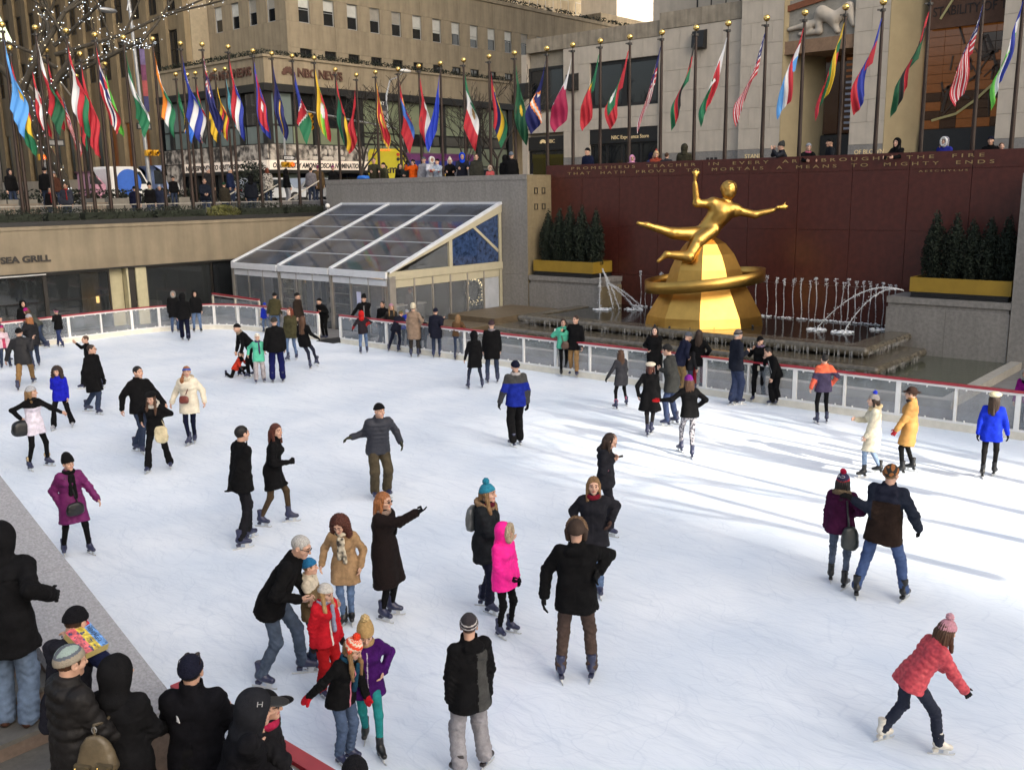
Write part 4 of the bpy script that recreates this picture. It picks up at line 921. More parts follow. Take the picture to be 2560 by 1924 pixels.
for k, s_ in enumerate(('WISDOM AND KNOWLEDGE', '* * SHALL BE THE * *', 'STABILITY OF THY TIMES')): lettering(s_, (XF+1.28, 19.15-.02*k, 16.3-.85*k), (0,-1,0), .72, INK, t, 6.0 if k == 0 else 5.6 if k == 1 else 6.1, ext=.01)
m = MB()
for r in range(2):
    for c in range(11):
        y = 19.1-.4*c-(.2 if r else 0); z = 17.05+.35*r; m.prism([(XF+1.29, y, z), (XF+1.29, y-.2, z+.3), (XF+1.29, y-.4, z)], (-.02, 0, 0))
part('triangle_frieze', m, BLACK, t)
m = MB()
for a, b_ in (((XF+1.0, 18.6, 14.4), (XF+1.0, 16.9, 17.2)), ((XF+1.0, 16.7, 17.2), (XF+1.0, 15.0, 16.0))): m.beam(a, b_, .05, .12)
part('gilt_ray', m, mat('gilt_dull', (.42, .36, .16), .4, metal=.5), t)
for s_, y, w_ in (('STAND', 29.4, 1.2), ('OF BLOWN', 22.4, 1.7)): lettering(s_, (XP-.05, y, 7.2), (0,-1,0), .36, GLT, t, w_, ext=.01)
part('base_grille', MB().box(XF-.2, XF-.175, 31.6, 31.8, 6.9, 7.35).box(XF-.2, XF-.175, 32.2, 32.4, 6.9, 7.35).box(XF-.2, XF-.175, 31.9, 32.1, 6.9, 7.35), BLACK, t)
for (a, b, z0, z1) in ((33.0, 36.4, 16.9, 20.2), (27.2, 30.6, 17.6, 21), (40.0, 42.5, 17.5, 19)): 
    if b < 40: win(t, 0, 61.97, a, b, z0, z1, frame=DARK, bars=(3, 2), fw=.1)
win(t, 0, 61.97, 20.5, 24.5, 19.5, 22.5, frame=DARK, bars=(3, 2), fw=.1)
# far towers
def tower(name, label, x0, x1, y0, y1, z0, z1, m, wins):
    tt = thing(name, label, 'building', ((x0+x1)/2, (y0+y1)/2, PZ)); part('tower_shaft', MB().box(x0, x1, y0, y1, PZ, z1), m, tt)
    for w in wins: win(tt, 1, y0-.02, *w, frame=GREYW, pane=mat('sky_glass', (.16, .2, .22), .08, var=.3), blind=.4, bars=(1, 2))
    return tt
tower('far_tower', 'beige tower with a row of pale windows above the corner building roof', 96, 128, 84, 110, PZ, 70, LIME, [(97.5+3.3*i, 99.2+3.3*i, 27.5, 30.6) for i in range(9)]+[(97.5+3.3*i, 99.2+3.3*i, 33.5, 36.6) for i in range(9)])
tower('far_tower', 'pale grey tower with small windows behind the limestone roof', 112, 160, 78, 100, PZ, 70, LIMEB, [(113+3.6*i, 114.7+3.6*i, 28.2, 31) for i in range(11)]+[(113+3.6*i, 114.7+3.6*i, 33.6, 36.5) for i in range(11)])
part('roof_block', MB().box(100, 132, 72, 78, 20, 26.5), LIME, thing('roof_block_house', 'grey stone roof block below the far towers', 'building', (115, 75, PZ)))
# unseen slab added beyond the frame to shade the court, slotted for sun streaks
t = t_north = thing('shade_tower', 'tall slotted slab added far beyond the right edge to shade the court', 'building', (0, -251, PZ))
def shade(x0, x1, z0, z1, y0=-58, y1=-46): part('shade_slab', MB().box(x0, x1, y0, y1, z0, z1), LIMEB, t_north)
# ---------------------------------------------------------------- flags
FLAGM = attrmat('flag_cloth', .75, bump=.05, bscale=90)
R_, W_, B_, G_, Y_, K_, O_, LB, DG, MR, LG, NV = (.40,.016,.028), (.6,.6,.6), (.014,.03,.26), (.008,.13,.055), (.6,.39,.02), (.012,.012,.012), (.75,.22,.02), (.09,.3,.66), (.005,.075,.03), (.27,.006,.05), (.1,.42,.05), (.005,.008,.09)
def stripes(cols, w=None):
    w = w or [1]*len(cols); c = np.cumsum(w)/sum(w)
    return lambda s: cols[min(int(np.searchsorted(c, s, side='right')), len(cols)-1)]
def H(*c, w=None): f = stripes(c, w); return lambda u, v: f(v)
def V(*c, w=None): f = stripes(c, w); return lambda u, v: f(u)
def US(u, v):
    if u < .4 and v < .54: return W_ if (int(u*22) % 3 == 1 and int(v*18) % 3 == 1) else NV
    return R_ if int(v*13) % 2 == 0 else W_
def MY(u, v):
    if u < .5 and v < .55: return Y_ if (u-.25)**2*2+(v-.27)**2*1.5 < .018 else NV
    return R_ if int(v*14) % 2 == 0 else W_
def cross(bgc, c1, c2, cu=.36, w1=.1, w2=.05): return lambda u, v: c2 if abs(u-cu) < w2 or abs(v-.5) < w2*1.5 else c1 if abs(u-cu) < w1 or abs(v-.5) < w1*1.5 else bgc
def disc(base, c, r=.18, cu=.5, cv=.5): return lambda u, v: c if ((u-cu)*1.6)**2+(v-cv)**2 < r*r else base(u, v)
def diag(c1, c2, band, bw=.1, w2=.05, edge=W_): return lambda u, v: band if abs(v-(1-u)) < bw else edge if abs(v-(1-u)) < bw+w2 else (c1 if v < 1-u else c2)
def hoist(base, c, wd=.35): return lambda u, v: c if u < wd else base(u, v)
def canton(base, f, a=.45, b=.5): return lambda u, v: f(u/a, v/b) if u < a and v < b else base(u, v)
def UKF(u, v): return R_ if abs(u-.5) < .06 or abs(v-.5) < .09 else W_ if abs(u-.5) < .12 or abs(v-.5) < .17 else R_ if min(abs(v-u), abs(v-1+u)) < .05 else W_ if min(abs(v-u), abs(v-1+u)) < .12 else NV
def border(bc, base, w=.2): return lambda u, v: bc if min(u, v, 1-u, 1-v) < w else base(u, v)
solid = lambda c: (lambda u, v: c)
def flag(px, py, plane, ax, zt, zb, fn, label, lean, pole=True, back=False, wide=.75, L_=2.35, Hh=1.45):
    P = on(px, py, plane, ax); x, y = P.x, P.y; zt = P.z if zt is None else zt
    if pole:
        p = thing('flagpole', 'gilt topped pole of the '+label, 'flagpole', (x, y, zb), 0, 'flagpoles round the plaza')
        part('pole', MB().tube([(x, y, zb), (x, y, zt-.28)], [.085, .05], 10), mat('pole_bronze', (.035, .022, .017), .4, metal=.4), p)
        part('base', MB().tube([(x, y, zb), (x, y, zb+.25), (x, y, zb+.3)], [.16, .15, .09], 10), DARK, p)
        part('truck', MB().tube([(x, y, zt-.3), (x, y, zt-.22)], .1, 8).beam((x, y, zt-.25), Vector((x, y, zt-.25))-RV*.18, .05, .05).tube([(x, y, zt-.22), (x, y, zt-.1)], .02, 6), DARK, p)
        part('ball', MB().ball((x, y, zt), .12, 14, 10), GILT, p)
    nu, nv = 30, 20; ph = random.uniform(0, 6); vs = []; sg = 1 if lean > 0 else -1; wv = wide*random.uniform(.85, 1.15); kk = random.uniform(.9, 1.5)
    for i in range(nu+1):
        for j in range(nv+1):
            u, v = i/nu, j/nv
            a = sg*(.05+.05*v)+ lean*wv*(.3*u**.5+.5*u-.2*u*v) + .13*math.sin(2.6*u+ph)*u
            dpt = .13*math.sin(6.283*(kk*u+.5*v)+ph)*min(1, u*4)*(.4+v*.6) + .05*math.sin(17*v+3*u+ph)*u
            a += sg*(.12+.85*wv*(1-abs(lean)*.5))*(v*(.2+.8*math.sin(3.14159*min(1, u*.72+.03))))*(1-.15*u)+.05*math.cos(6.283*(kk*u+.4*v)+ph)*min(1, u*3)
            z = zt-.5 - v*Hh*(1-.45*u) - u*L_*(.92-.05*math.sin(ph+3*v))
            vs.append((x+RV.x*a+DV.x*(dpt-.1), y+RV.y*a+DV.y*(dpt-.1), z))
    m = MB(); m.add(vs, [(i*(nv+1)+j, (i+1)*(nv+1)+j, (i+1)*(nv+1)+j+1, i*(nv+1)+j+1) for i in range(nu) for j in range(nv)], 0, True)
    o = single('flag', m, FLAGM, label+' hanging from its pole', 'flag', 'national flags round the plaza', loc=(x, y, zt))
    at_ = o.data.attributes.new('col', 'FLOAT_COLOR', 'FACE')
    at_.data.foreach_set('color', np.array([(*fn((i+.5)/nu, (j+.5)/nv), 1) for i in range(nu) for j in range(nv)], F32).ravel())
gold = (.6, .38, .05)
RIGHT = [(1367, 130, 'navy flag with white and orange diagonal rays', diag(NV, NV, W_, .05, .07, O_)), (1432, 118, 'white and maroon two colour flag', V(W_, MR, w=[35, 65])),
 (1501, 107, 'green, yellow and red flag beside the store window', lambda u, v: G_ if u < .4 else (Y_ if v < .2 and u < .5 else R_)), (1575, 96, 'red bordered green flag with white crescent', border(R_, disc(solid(G_), W_, .16, .5, .5), .22)),
 (1655, 92, 'red and white striped flag with navy canton and yellow emblem', MY), (1741, 62, 'black, red and green striped flag', H(K_, R_, G_)), (1821, 58, 'white, red and green flag', hoist(H(R_, G_), W_)),
 (1918, 12, 'stars and stripes flag left of the relief', US), (2013, 25, 'red, white and pale blue striped flag', H(R_, W_, LB)), (2115, 13, 'yellow, green and red striped flag', H(Y_, G_, R_)),
 (2209, 3, 'blue and red two band flag with gold crown', disc(H(B_, R_), gold, .12, .25, .28)), (2327, -12, 'red, black and green flag in front of the amber screen', H(R_, K_, DG, w=[1, 1, 1.2])), (2461, -20, 'red and white striped flag by the inscription', US), (2562, -30, 'blue, white and green flag at the right edge', H(B_, W_, LG))]
for px, py, lb, fn in RIGHT: flag(px, py, 33.4, 0, 11.35, PZ, fn, lb, -.62 if px > 1450 else -.4, wide=.95, L_=2.6)
MID = [(889, 156, 'plain red flag between the bare trees', solid(R_)), (937, 149, 'red flag with gold border and gold eagle', border(gold, disc(disc(solid(R_), gold, .22), (.2, .15, .1), .07), .06)),
 (994, 145, 'red and blue flag with gold symbol', lambda u, v: (gold if u < .33 and abs(v-.5) < .22 and abs(u-.17) < .1 else R_) if u < .33 or u > .66 else (.05, .15, .5)), (1046, 132, 'red and white two band flag', H(R_, W_)),
 (1100, 135, 'plain bright blue flag', solid((.012, .04, .42))), (1158, 119, 'green, white and red flag with a small emblem', disc(V(G_, W_, R_), (.25, .16, .06), .13)), (1222, 107, 'red, blue, yellow and green striped flag', H(R_, NV, Y_, G_)), (1286, 109, 'plain dark green flag with a yellow mark', disc(solid(DG), Y_, .13))]
for px, py, lb, fn in MID: flag(px, py, 33.4, 0, 11.35, PZ, fn, lb, .12 if px not in (889, 1100) else -.12, wide=.55, L_=2.9)
LEFT = [(5, 62, 'sky blue flag with a yellow mark at the left edge', disc(solid(LB), Y_, .15)), (24, 120, 'red, yellow and green flag second from the left edge', V(R_, Y_, G_)), (88, 69, 'white, green and red flag', lambda u, v: W_ if u < .4 and v < .6 else DG if v > .4 else R_),
 (165, 77, 'red, white and green flag behind the lit trunk', hoist(H(W_, R_, G_), R_, .3)), (200, 135, 'plain scarlet flag left of the cross flag', solid(R_)), (237, 87, 'red flag with blue and white cross', cross(R_, W_, NV, .36, .12, .06)),
 (308, 94, 'green and white three band flag', V(G_, W_, G_)), (381, 98, 'orange, white and green striped flag', H(O_, W_, G_)), (451, 109, 'blue and white striped flag', H(B_, W_, B_)), (505, 111, 'navy flag with a small red and white canton', canton(solid(NV), UKF)),
 (570, 117, 'red, white and blue striped flag', H(R_, W_, B_)), (632, 127, 'red flag with blue border', border(B_, disc(solid(R_), W_, .12), .12)), (679, 134, 'navy flag with one yellow stripe', H(NV, Y_, NV, w=[5, 1, 5])), (730, 140, 'blue, red and green flag with white edged diagonal', diag(B_, G_, R_, .16, .05)),
 (785, 145, 'yellow, green and red striped flag with a white star', disc(H(Y_, (.2, .5, .05), R_), W_, .2)), (838, 174, 'black, red and yellow striped flag', hoist(H((.0, .1, .05), K_, Y_), R_, .28))]
for px, py, lb, fn in LEFT: flag(px, py, 39.95, 1, None, TZ, fn, lb, .22 if px < 600 else .15, wide=.6, L_=3.0, Hh=1.6)
BACK = [(439, 186, 'green, black, yellow and blue flag in the rear row', lambda u, v: Y_ if abs(v-(1-u)) < .17 and abs(v-(1-u)) > .11 else K_ if abs(v-(1-u)) < .12 else (G_ if v < 1-u else (.02, .12, .5))), (468, 187, 'crossed red, white and blue flag in the rear row', UKF),
 (488, 183, 'red, green, white and black flag in the rear row', hoist(H(G_, W_, K_), R_, .25)), (515, 181, 'blue and yellow flag in the rear row', V(NV, NV, Y_)), (537, 176, 'black, yellow and red striped flag in the rear row', H(K_, Y_, R_, K_, Y_, R_)), (562, 172, 'sky blue flag in the rear row', solid((.08, .3, .38))),
 (78, 150, 'red flag with a white cross in the rear row', cross(R_, W_, W_, .4, .1, .05)), (116, 126, 'dark red flag in the rear row', solid((.3, .01, .02))), (190, 190, 'green and red flag in the rear row', lambda u, v: R_ if v < .5 else G_), (262, 160, 'lime green flag in the rear row', solid(LG))]
for px, py, lb, fn in BACK: flag(px, py, 47.0, 1, None, TZ, fn, lb, .15, wide=.5, L_=2.5)
# slanted poles with stars and stripes on the ribbed building
for i, (px, py, qx, qy) in enumerate(((50, 200, 72, 215), (130, 195, 152, 214))):
    P = on(px+35, py+20, 72.0, 1)
    flag(px+20, py+10, 60.0, 1, None, TZ, US, ('stars and stripes flag at the far left behind other flags', 'stars and stripes flag behind the lit tree trunk')[i], .5, pole=False, wide=1.0, L_=3.4, Hh=2.0)
    A = on(px+10, py-5, 60.0, 1); B__ = on(px+45, py+42, 64.0, 1); single('slanted_pole', MB().tube([A, B__], .06, 6), CREAM, ('slanted cream pole of the leftmost stars and stripes flag', 'slanted cream pole of the stars and stripes flag behind the tree trunk')[i], 'flagpole')

# ---------------------------------------------------------------- bare trees
BARK = mat('bark', (.028, .022, .017), .9, var=.3, scale=8, bump=.2)
def bare_tree(name, label, base, h, r, seed, spread=.55, depth=5, lights=None, m=BARK, lean=(0, 0), group=None, fork=.35, rmin=.006, extra=()):
    rg = random.Random(seed); t = thing(name, label, 'tree', base, 0, group); segs = []; tk = MB(); br = MB(); base = Vector(base)
    def grow(p, d, L_, r_, k):
        q = p; pts = [p]; n = 3
        for i in range(n):
            d = (d+Vector((rg.gauss(0, .13), rg.gauss(0, .13), rg.gauss(0, .08)+.03))).normalized(); q = q+d*(L_/n); pts.append(q)
        r1 = max(rmin, r_*.62)
        (tk if k == 0 else br).tube(pts, [r_+(r1-r_)*i/n for i in range(n+1)], 6 if k < 2 else 4, cap=False); segs.append((pts, k))
        if k >= depth: return
        for c in range(rg.choice((2, 3)) if k else 4):
            a = rg.uniform(0, 6.283); s = spread*rg.uniform(.7, 1.3)
            e = (d+Vector((math.cos(a)*s, math.sin(a)*s, rg.uniform(-.1, .3)))).normalized()
            grow(pts[-1] if c else pts[-2], e, L_*rg.uniform(.62, .85), r1*.9, k+1)
    grow(base, Vector((lean[0], lean[1], 1)).normalized(), h*fork, r, 0)
    for (p, d, L_, r_) in extra: grow(Vector(p), Vector(d).normalized(), L_, r_, 1)
    part('trunk', tk, m, t); part('crown', br, m, t, kind=None)
    return t, segs
for i, (px, zz, h, sd, Yp) in enumerate(((908, 5.05, 7.4, 3, 50), (1050, 5.05, 7.0, 12, 49.2), (1168, 5.05, 6.6, 21, 46), (1243, 5.05, 7.4, 33, 44))):
    P = on(px, 440, Yp, 1); bare_tree('bare_tree', ('bare street tree left of the yellow bus', 'bare street tree right of the yellow bus', 'bare street tree behind the boy in the blue hood', 'bare street tree at the corner of the limestone building')[i], (P.x, P.y, PZ), h, .13, sd, .6, 5, group='bare street trees behind the plaza', rmin=.014)
P = on(172, 470, 48.5, 1)
T1, SG = bare_tree('lit_tree', 'tall bare tree wrapped in white fairy lights at the upper left', (P.x, P.y, TZ), 15.5, .3, 5, .75, 5, lean=(-.02, .02), fork=.42, rmin=.012, m=mat('bark_lit', (.05, .042, .03), .9, var=.3, scale=8, bump=.2),
   extra=[((P.x-.05, P.y, 11.0), tuple(RV*1.0+Vector((0, 0, .42))), 5.0, .13), ((P.x, P.y, 12.2), tuple(RV*1.0+Vector((0, 0, .2))-DV*.1), 5.2, .11), ((P.x, P.y, 11.6), tuple(-RV*1.0+Vector((0, 0, .55))), 4.0, .11), ((P.x, P.y, 12.6), tuple(RV*.8+Vector((0, 0, .5))+DV*.3), 4.5, .1)])
m = MB(); mw = MB(); rg = random.Random(4)
for pts, k in SG:
    nl = 90 if k == 0 else (34 if k == 1 else 15 if k == 2 else 8)
    for i in range(nl):
        a = rg.random()*(len(pts)-1); q = pts[int(a)].lerp(pts[int(a)+1], a % 1); rr = .34 if k == 0 else .22
        q = q+Vector((rg.uniform(-rr, rr), rg.uniform(-rr, rr), rg.uniform(-.1, .1)))
        (mw if rg.random() < .2 else m).ball(q, rg.uniform(.010, .028), 4, 3)
part('fairy_lights', m, mat('led_white', (.8, .9, 1), .5, var=0, emit=1.0), T1, kind='stuff'); part('fairy_lights', mw, mat('led_warm', (1, .85, .55), .5, var=0, emit=1.0), T1, kind='stuff')

# ---------------------------------------------------------------- street furniture and traffic
TYEL = mat('traffic_yellow', (.62, .32, .01), .5)
def signal(P, label, n=3, s=.33, lit=None, face=-1, group='traffic signals'):
    t = thing('traffic_light', label, 'traffic light', P, 0, group); x, y, z = P
    m = MB(); hh = n*.36
    for k in (-1, 1): m.box(x+k*.24-.17, x+k*.24+.17, y-.14, y+.14, z, z+hh)
    part('housing', m, TYEL, t)
    for k in (-1, 1):
        for i in range(n):
            part('visor', MB().tube([(x+k*.24, y-.15, z+.18+.36*i), (x+k*.24, y-.36, z+.16+.36*i)], [.13, .12], 10, cap=False), TYEL, t)
            part('lens', MB().tube([(x+k*.24, y-.145, z+.18+.36*i), (x+k*.24, y-.16, z+.18+.36*i)], .115, 10), mat('lens_red', (1, .08, .02), .4, var=0, emit=2.5) if lit == (k, i) else mat('lens_dark', (.08, .03, .01), .3), t)
    return t
def sig_at(px, py, Y, **k): P = on(px, py, Y, 1); return P
P = sig_at(766, 325, 53, ); signal((P.x, P.y, P.z), 'hanging yellow three lamp traffic light on the mast arm')
Q = on(1003, 330, 53, 1)
t = thing('signal_mast', 'grey traffic signal mast with long arm behind the plaza wall', 'mast', (Q.x, 53, PZ))
part('arm', MB().tube([on(762, 278, 53, 1), on(990, 322, 53, 1)], .07, 8), METAL, t); part('mast', MB().tube([(Q.x, 53, PZ), (Q.x, 53, PZ+4.2)], .14, 8), METAL, t)
P = on(763, 290, 53, 1); part('hanger', MB().tube([P, P-Vector((0, 0, .5))], .04, 6), METAL, t)
P = sig_at(380, 390, 57); signal((P.x, P.y, P.z), 'yellow pedestrian signal pair on the pole before the white van', 1); 
t = thing('lamp_post', 'grey street lamp pole with sign and banner beside the ribbed building', 'lamp post', (P.x, P.y+.3, PZ))
part('pole', MB().tube([(P.x-.1, P.y+.3, PZ), (P.x-.5, P.y+.3, 18.5)], [.14, .09], 8), METAL, t)
A = on(318, 27, 57.3, 1); B__ = on(268, 26, 57.3, 1); part('arm', MB().tube([(P.x-.45, P.y+.3, 17), A], .05, 6), METAL, t); part('lamp_head', MB().ball(B__, .45, 12, 8, sc=(1.4, .5, .35)), METAL, t)
def banner(c0, c1, Y, label, cols):
    A, B = on(*c0, Y, 1), on(*c1, Y, 1); t = thing('street_banner', label, 'banner', (A.x, Y, B.z)); n = len(cols)
    for k in range(n): piece('banner_panel', min(A.x, B.x), max(A.x, B.x), Y-.02, Y+.02, B.z+(A.z-B.z)*k/n, B.z+(A.z-B.z)*(k+1)/n, cols[k], t)
bm = lambda nm, c: mat(nm, c, .7, var=.5, scale=1.5)
banner((348, 122), (374, 280), 57, 'tall purple and red printed street banner', [bm('banner_navy', (.03, .03, .1)), bm('banner_red', (.3, .06, .06)), bm('banner_plum', (.12, .03, .08)), bm('banner_violet', (.12, .09, .2))])
banner((948, 252), (968, 352), 54, 'brown printed street banner with SKY heading', [bm('banner_brown', (.12, .05, .03)), bm('banner_amber', (.4, .2, .05)), bm('banner_grey', (.2, .17, .16)), bm('banner_ink', (.03, .03, .04))])
P = on(948, 262, 53.97, 1); lettering('SKY', (P.x, P.y, P.z), (1,0,0), .34, WHITE, bpy.data.objects['street_banner.001'], .5, ext=.005)
P = on(970, 330, 54.2, 1); t = thing('lamp_post', 'slim grey lamp pole with curved arm behind the plaza trees', 'lamp post', (P.x, P.y, PZ)); a_ = on(1013, 178, 54.2, 1); b_ = on(990, 195, 54.2, 1)
part('pole', MB().tube([(P.x, P.y, PZ), on(966, 240, 54.2, 1), on(975, 200, 54.2, 1), b_, a_], [.1, .08, .05, .04, .04], 8), METAL, t); part('lamp_head', MB().ball(a_, .4, 12, 8, sc=(1.4, .6, .35)), WHITE, t)
for i, (px, py, Y, lit, lb) in enumerate(((115, 401, 60, (-1, 0), 'yellow pedestrian signal with lit red hand at the far left'), (719, 418, 57, (1, 0), 'yellow and red pedestrian signal below the one way sign'))):
    P = on(px, py, Y, 1); signal((P.x, P.y, P.z), lb, 1, lit=lit); single('signal_post', MB().tube([(P.x, P.y+.2, PZ), (P.x, P.y+.2, P.z+2.5)], .07, 8), METAL, ('grey post of the pedestrian signal at the far left', 'grey post carrying the one way sign')[i], 'post')
P = on(720, 395, 57, 1); t = thing('one_way_sign', 'black one way sign with white arrow on a street post', 'sign', (P.x, 56.9, P.z)); part('plate', MB().box(P.x-.5, P.x+.5, 56.88, 56.92, P.z-.16, P.z+.16), BLACK, t)
part('arrow', MB().prism([(P.x-.42, 56.87, P.z-.09), (P.x+.2, 56.87, P.z-.09), (P.x+.2, 56.87, P.z-.14), (P.x+.46, 56.87, P.z), (P.x+.2, 56.87, P.z+.14), (P.x+.2, 56.87, P.z+.09), (P.x-.42, 56.87, P.z+.09)], (0, -.01, 0)), WHITE, t)
lettering('ONE WAY', (P.x-.38, 56.85, P.z-.055), (1,0,0), .13, BLACK, t, .5, ext=.003)
for i, (px, py) in enumerate(((360, 316), (140, 357))):
    P = on(px, py, 58, 1); t = thing('street_sign', ('small white street sign with dark frame before the ribbed building', 'small white street sign low on a post at the far left')[i], 'sign', (P.x, 58, P.z)); part('plate', MB().box(P.x-.5, P.x+.5, 57.98, 58.0, P.z-.2, P.z+.2), BLACK, t); part('face', MB().box(P.x-.4, P.x+.4, 57.96, 57.978, P.z-.12, P.z+.12), mat('sign_grey', (.25, .25, .24), .6), t)
TYRE = mat('tyre', (.015, .015, .015), .8); CGL = mat('car_glass', (.02, .025, .03), .05)
def wheels(t, x0, x1, y0, y1, r=.48):
    for x in (x0, x1):
        for y in (y0, y1):
            w = part('wheel', MB().tube([(x, y-.12, PZ-.13+r), (x, y+.12, PZ-.13+r)], r, 14), TYRE, t); part('rim', MB().tube([(x, y-.13, PZ-.13+r), (x, y+.13, PZ-.13+r)], r*.55, 10), METAL, w)
# yellow bus seen from behind, on the cross street
P = on(967, 440, 52.0, 1); bx0 = P.x
t = thing('bus', "yellow bus with m&m's lettering on its rear", 'bus', (bx0, 56, PZ))
YB_ = mat('bus_yellow', (.62, .52, .015), .4, var=.05)
w_ = 2.5; bx0 = 0
ang = math.atan2(P.y, P.x)-math.pi/2+rad(-4); t.location = (P.x, 52, PZ); O_ = t.location.copy()
def bp(nm, mb, m_, ): return link(nm, mb.mesh(nm, m_), t)
bp('body', MB().prism([(-w_/2, 0, .35), (w_/2, 0, .35), (w_/2, 0, 3.1), (w_/2-.15, 0, 3.4), (-w_/2+.15, 0, 3.4), (-w_/2, 0, 3.1)], (0, 5.5, 0)), YB_)
for sx in (-1, 1):
    for k, cm in ((0, 'lens_red2'), (1, 'lens_black')): bp('tail_light', MB().tube([(sx*(w_/2-.4), -.02, 3.0-.32*k), (sx*(w_/2-.4), -.06, 3.0-.32*k)], .12, 10), mat(cm, (.5, .05, .01) if k == 0 else (.02, .02, .02), .4))
for k in range(3): bp('roof_lamp', MB().box(-.35+.25*k, -.2+.25*k, -.05, .1, 3.28, 3.36), mat('roof_lamp_red', (.9, .1, .02), .4, var=0, emit=1.2))
lt = text_mesh("m&m's", .75, .01, 1, .02); lt.materials.clear(); lt.materials.append(mat('bus_ink', (.02, .012, .01), .5)); lt.transform(Matrix(((1,0,0,-.85),(0,0,-1,-.03),(0,1,0,1.75),(0,0,0,1)))); link('lettering', lt, t)
for x in (-w_/2+.25, w_/2-.25):
    for y in (1, 4.5): w = bp('wheel', MB().tube([(x-.12, y, .35), (x+.12, y, .35)], .48, 14), TYRE); link('rim', MB().tube([(x-.13, y, .35), (x+.13, y, .35)], .26, 10).mesh('rim', METAL), w)
t.rotation_euler = (0, 0, ang)
# long double decker behind
t = thing('tour_bus', 'dark blue and purple double decker bus with yellow lower side', 'bus', (64, 54.5, PZ)); a0, a1 = on(1010, 400, 53.6, 1).x, on(1185, 400, 53.6, 1).x
part('lower_body', MB().box(a0, a1, 53.6, 56, PZ+.35, PZ+1.75), mat('bus_amber', (.55, .38, .03), .4), t); part('upper_body', MB().box(a0, a1, 53.6, 56, PZ+1.76, PZ+2.7), mat('bus_blue', (.03, .04, .22), .4, var=.5, scale=1), t)
part('guard_rail', MB().box(a0, a1, 53.62, 53.68, PZ+3.2, PZ+3.26).box(a0, a1, 53.64, 53.66, PZ+2.71, PZ+3.19), mat('bus_purple', (.14, .03, .14), .5, alpha=.8), t)
wheels(t, a0+1.5, a1-2, 53.65, 55.8)
def car(x, y, label, cm, h=1.45, L_=4.4, name='parked_car', cat='car', rz=0, group=None):
    t = thing(name, label, cat, (x, y, PZ-.13), 0, group); z = PZ-.13; W2 = .9
    pr = [(-L_/2, .3), (L_/2, .3), (L_/2, .75), (L_/2-.9, .88), (L_/2-1.5, h), (-L_/2+.75, h), (-L_/2+.15, .9), (-L_/2, .8)]
    part('body', MB().prism([(x+a, y-W2, z+b) for a, b in pr], (0, 2*W2, 0)), cm, t)
    part('window', MB().prism([(x+a, y-W2-.012, z+b) for a, b in ((L_/2-1.05, .9), (L_/2-1.55, h-.1), (-L_/2+.85, h-.1), (-L_/2+.4, .92))], (0, .01, 0)), CGL, t)
    for s_ in (-.65, .65):
        part('headlight', MB().ball((x+L_/2, y+s_, z+.68), .12, 8, 6, sc=(.4, 1, .6)), WHITE, t); part('tail_light', MB().ball((x-L_/2, y+s_, z+.78), .12, 8, 6, sc=(.4, 1, .7)), REDR, t)
    for a in (-L_/2+.85, L_/2-.9):
        for yy_ in (y-W2, y+W2):
            w = part('wheel', MB().tube([(x+a, yy_-.1, z+.32), (x+a, yy_+.1, z+.32)], .32, 14), TYRE, t); part('rim', MB().tube([(x+a, yy_-.11, z+.32), (x+a, yy_+.11, z+.32)], .19, 10), METAL, w)
    return t
SILV = mat('car_silver', (.4, .42, .44), .25, metal=.5)
car(on(1190, 400, 51.6, 1).x, 51.4, 'dark grey jeep like car with roof rails behind the boy in the blue hood', mat('car_grey', (.10, .105, .11), .3), 2.2, 4.5)
car(on(790, 470, 51.6, 1).x, 51.4, 'silver and blue police style car behind the stair rails', SILV, 1.5, 4.6)
car(on(660, 470, 51.6, 1).x, 51.3, 'pale silver car parked behind the plaid coated woman', mat('car_pale', (.5, .52, .54), .3), 1.5, 4.6)
def van(pxa, pxb, Y, label, cm, h, panel=None):
    a, b = on(pxa, 440, Y, 1).x, on(pxb, 440, Y, 1).x; t = thing('van', label, 'van', ((a+b)/2, Y, PZ-.13)); z = PZ-.13
    part('body', MB().prism([(a, Y, z+.35), (b, Y, z+.35), (b, Y, z+1.2), (b-.5, Y, z+h-.25), (b-.9, Y, z+h), (a+.1, Y, z+h), (a, Y, z+h-.15)], (0, 2, 0)), cm, t)
    part('windscreen', MB().prism([(b-.95, Y-.01, z+1.25), (b-.15, Y-.01, z+1.25), (b-.55, Y-.01, z+h-.3), (b-.95, Y-.01, z+h-.3)], (0, .008, 0)), CGL, t)
    if panel: part('side_logo', MB().tube([((a+b)/2, Y-.02, z+1.35), ((a+b)/2, Y-.005, z+1.35)], .8, 24), panel, t)
    part('headlight', MB().ball((b, Y+.3, z+.7), .14, 8, 6, sc=(.4, 1, 1)), WHITE, t); wheels(t, a+.8, b-.8, Y+.05, Y+1.9, .36)
van(268, 372, 57, 'white van with a large blue disc on its side beyond the terrace', WHITE, 2.3, mat('van_blue', (.03, .12, .5), .4)); van(232, 262, 56.5, 'pink and white van beside the white van', mat('van_pink', (.5, .25, .33), .4), 2.0)
van(405, 420, 57.4, 'light blue van behind the signal pole', mat('van_sky', (.28, .36, .6), .4), 2.4)
P = on(632, 440, 50, 1); m = leafbox(MB(), P.x-1.3, P.x+1.3, P.y-1.2, P.y+1.2, TZ+.6, 7.5, 3000, .1, lambda Q: ((Q[:,0]-P.x)/1.25)**2+((Q[:,1]-P.y)/1.2)**2+((Q[:,2]-6.0)/1.45)**2 < 1)
t = thing('round_bush', 'large round dark evergreen bush on the terrace before the ticker', 'bush', (P.x, P.y, TZ)); part('crown', m, LEAF, t); part('trunk', MB().tube([(P.x, P.y, TZ), (P.x, P.y, 6)], .08), BARK, t)
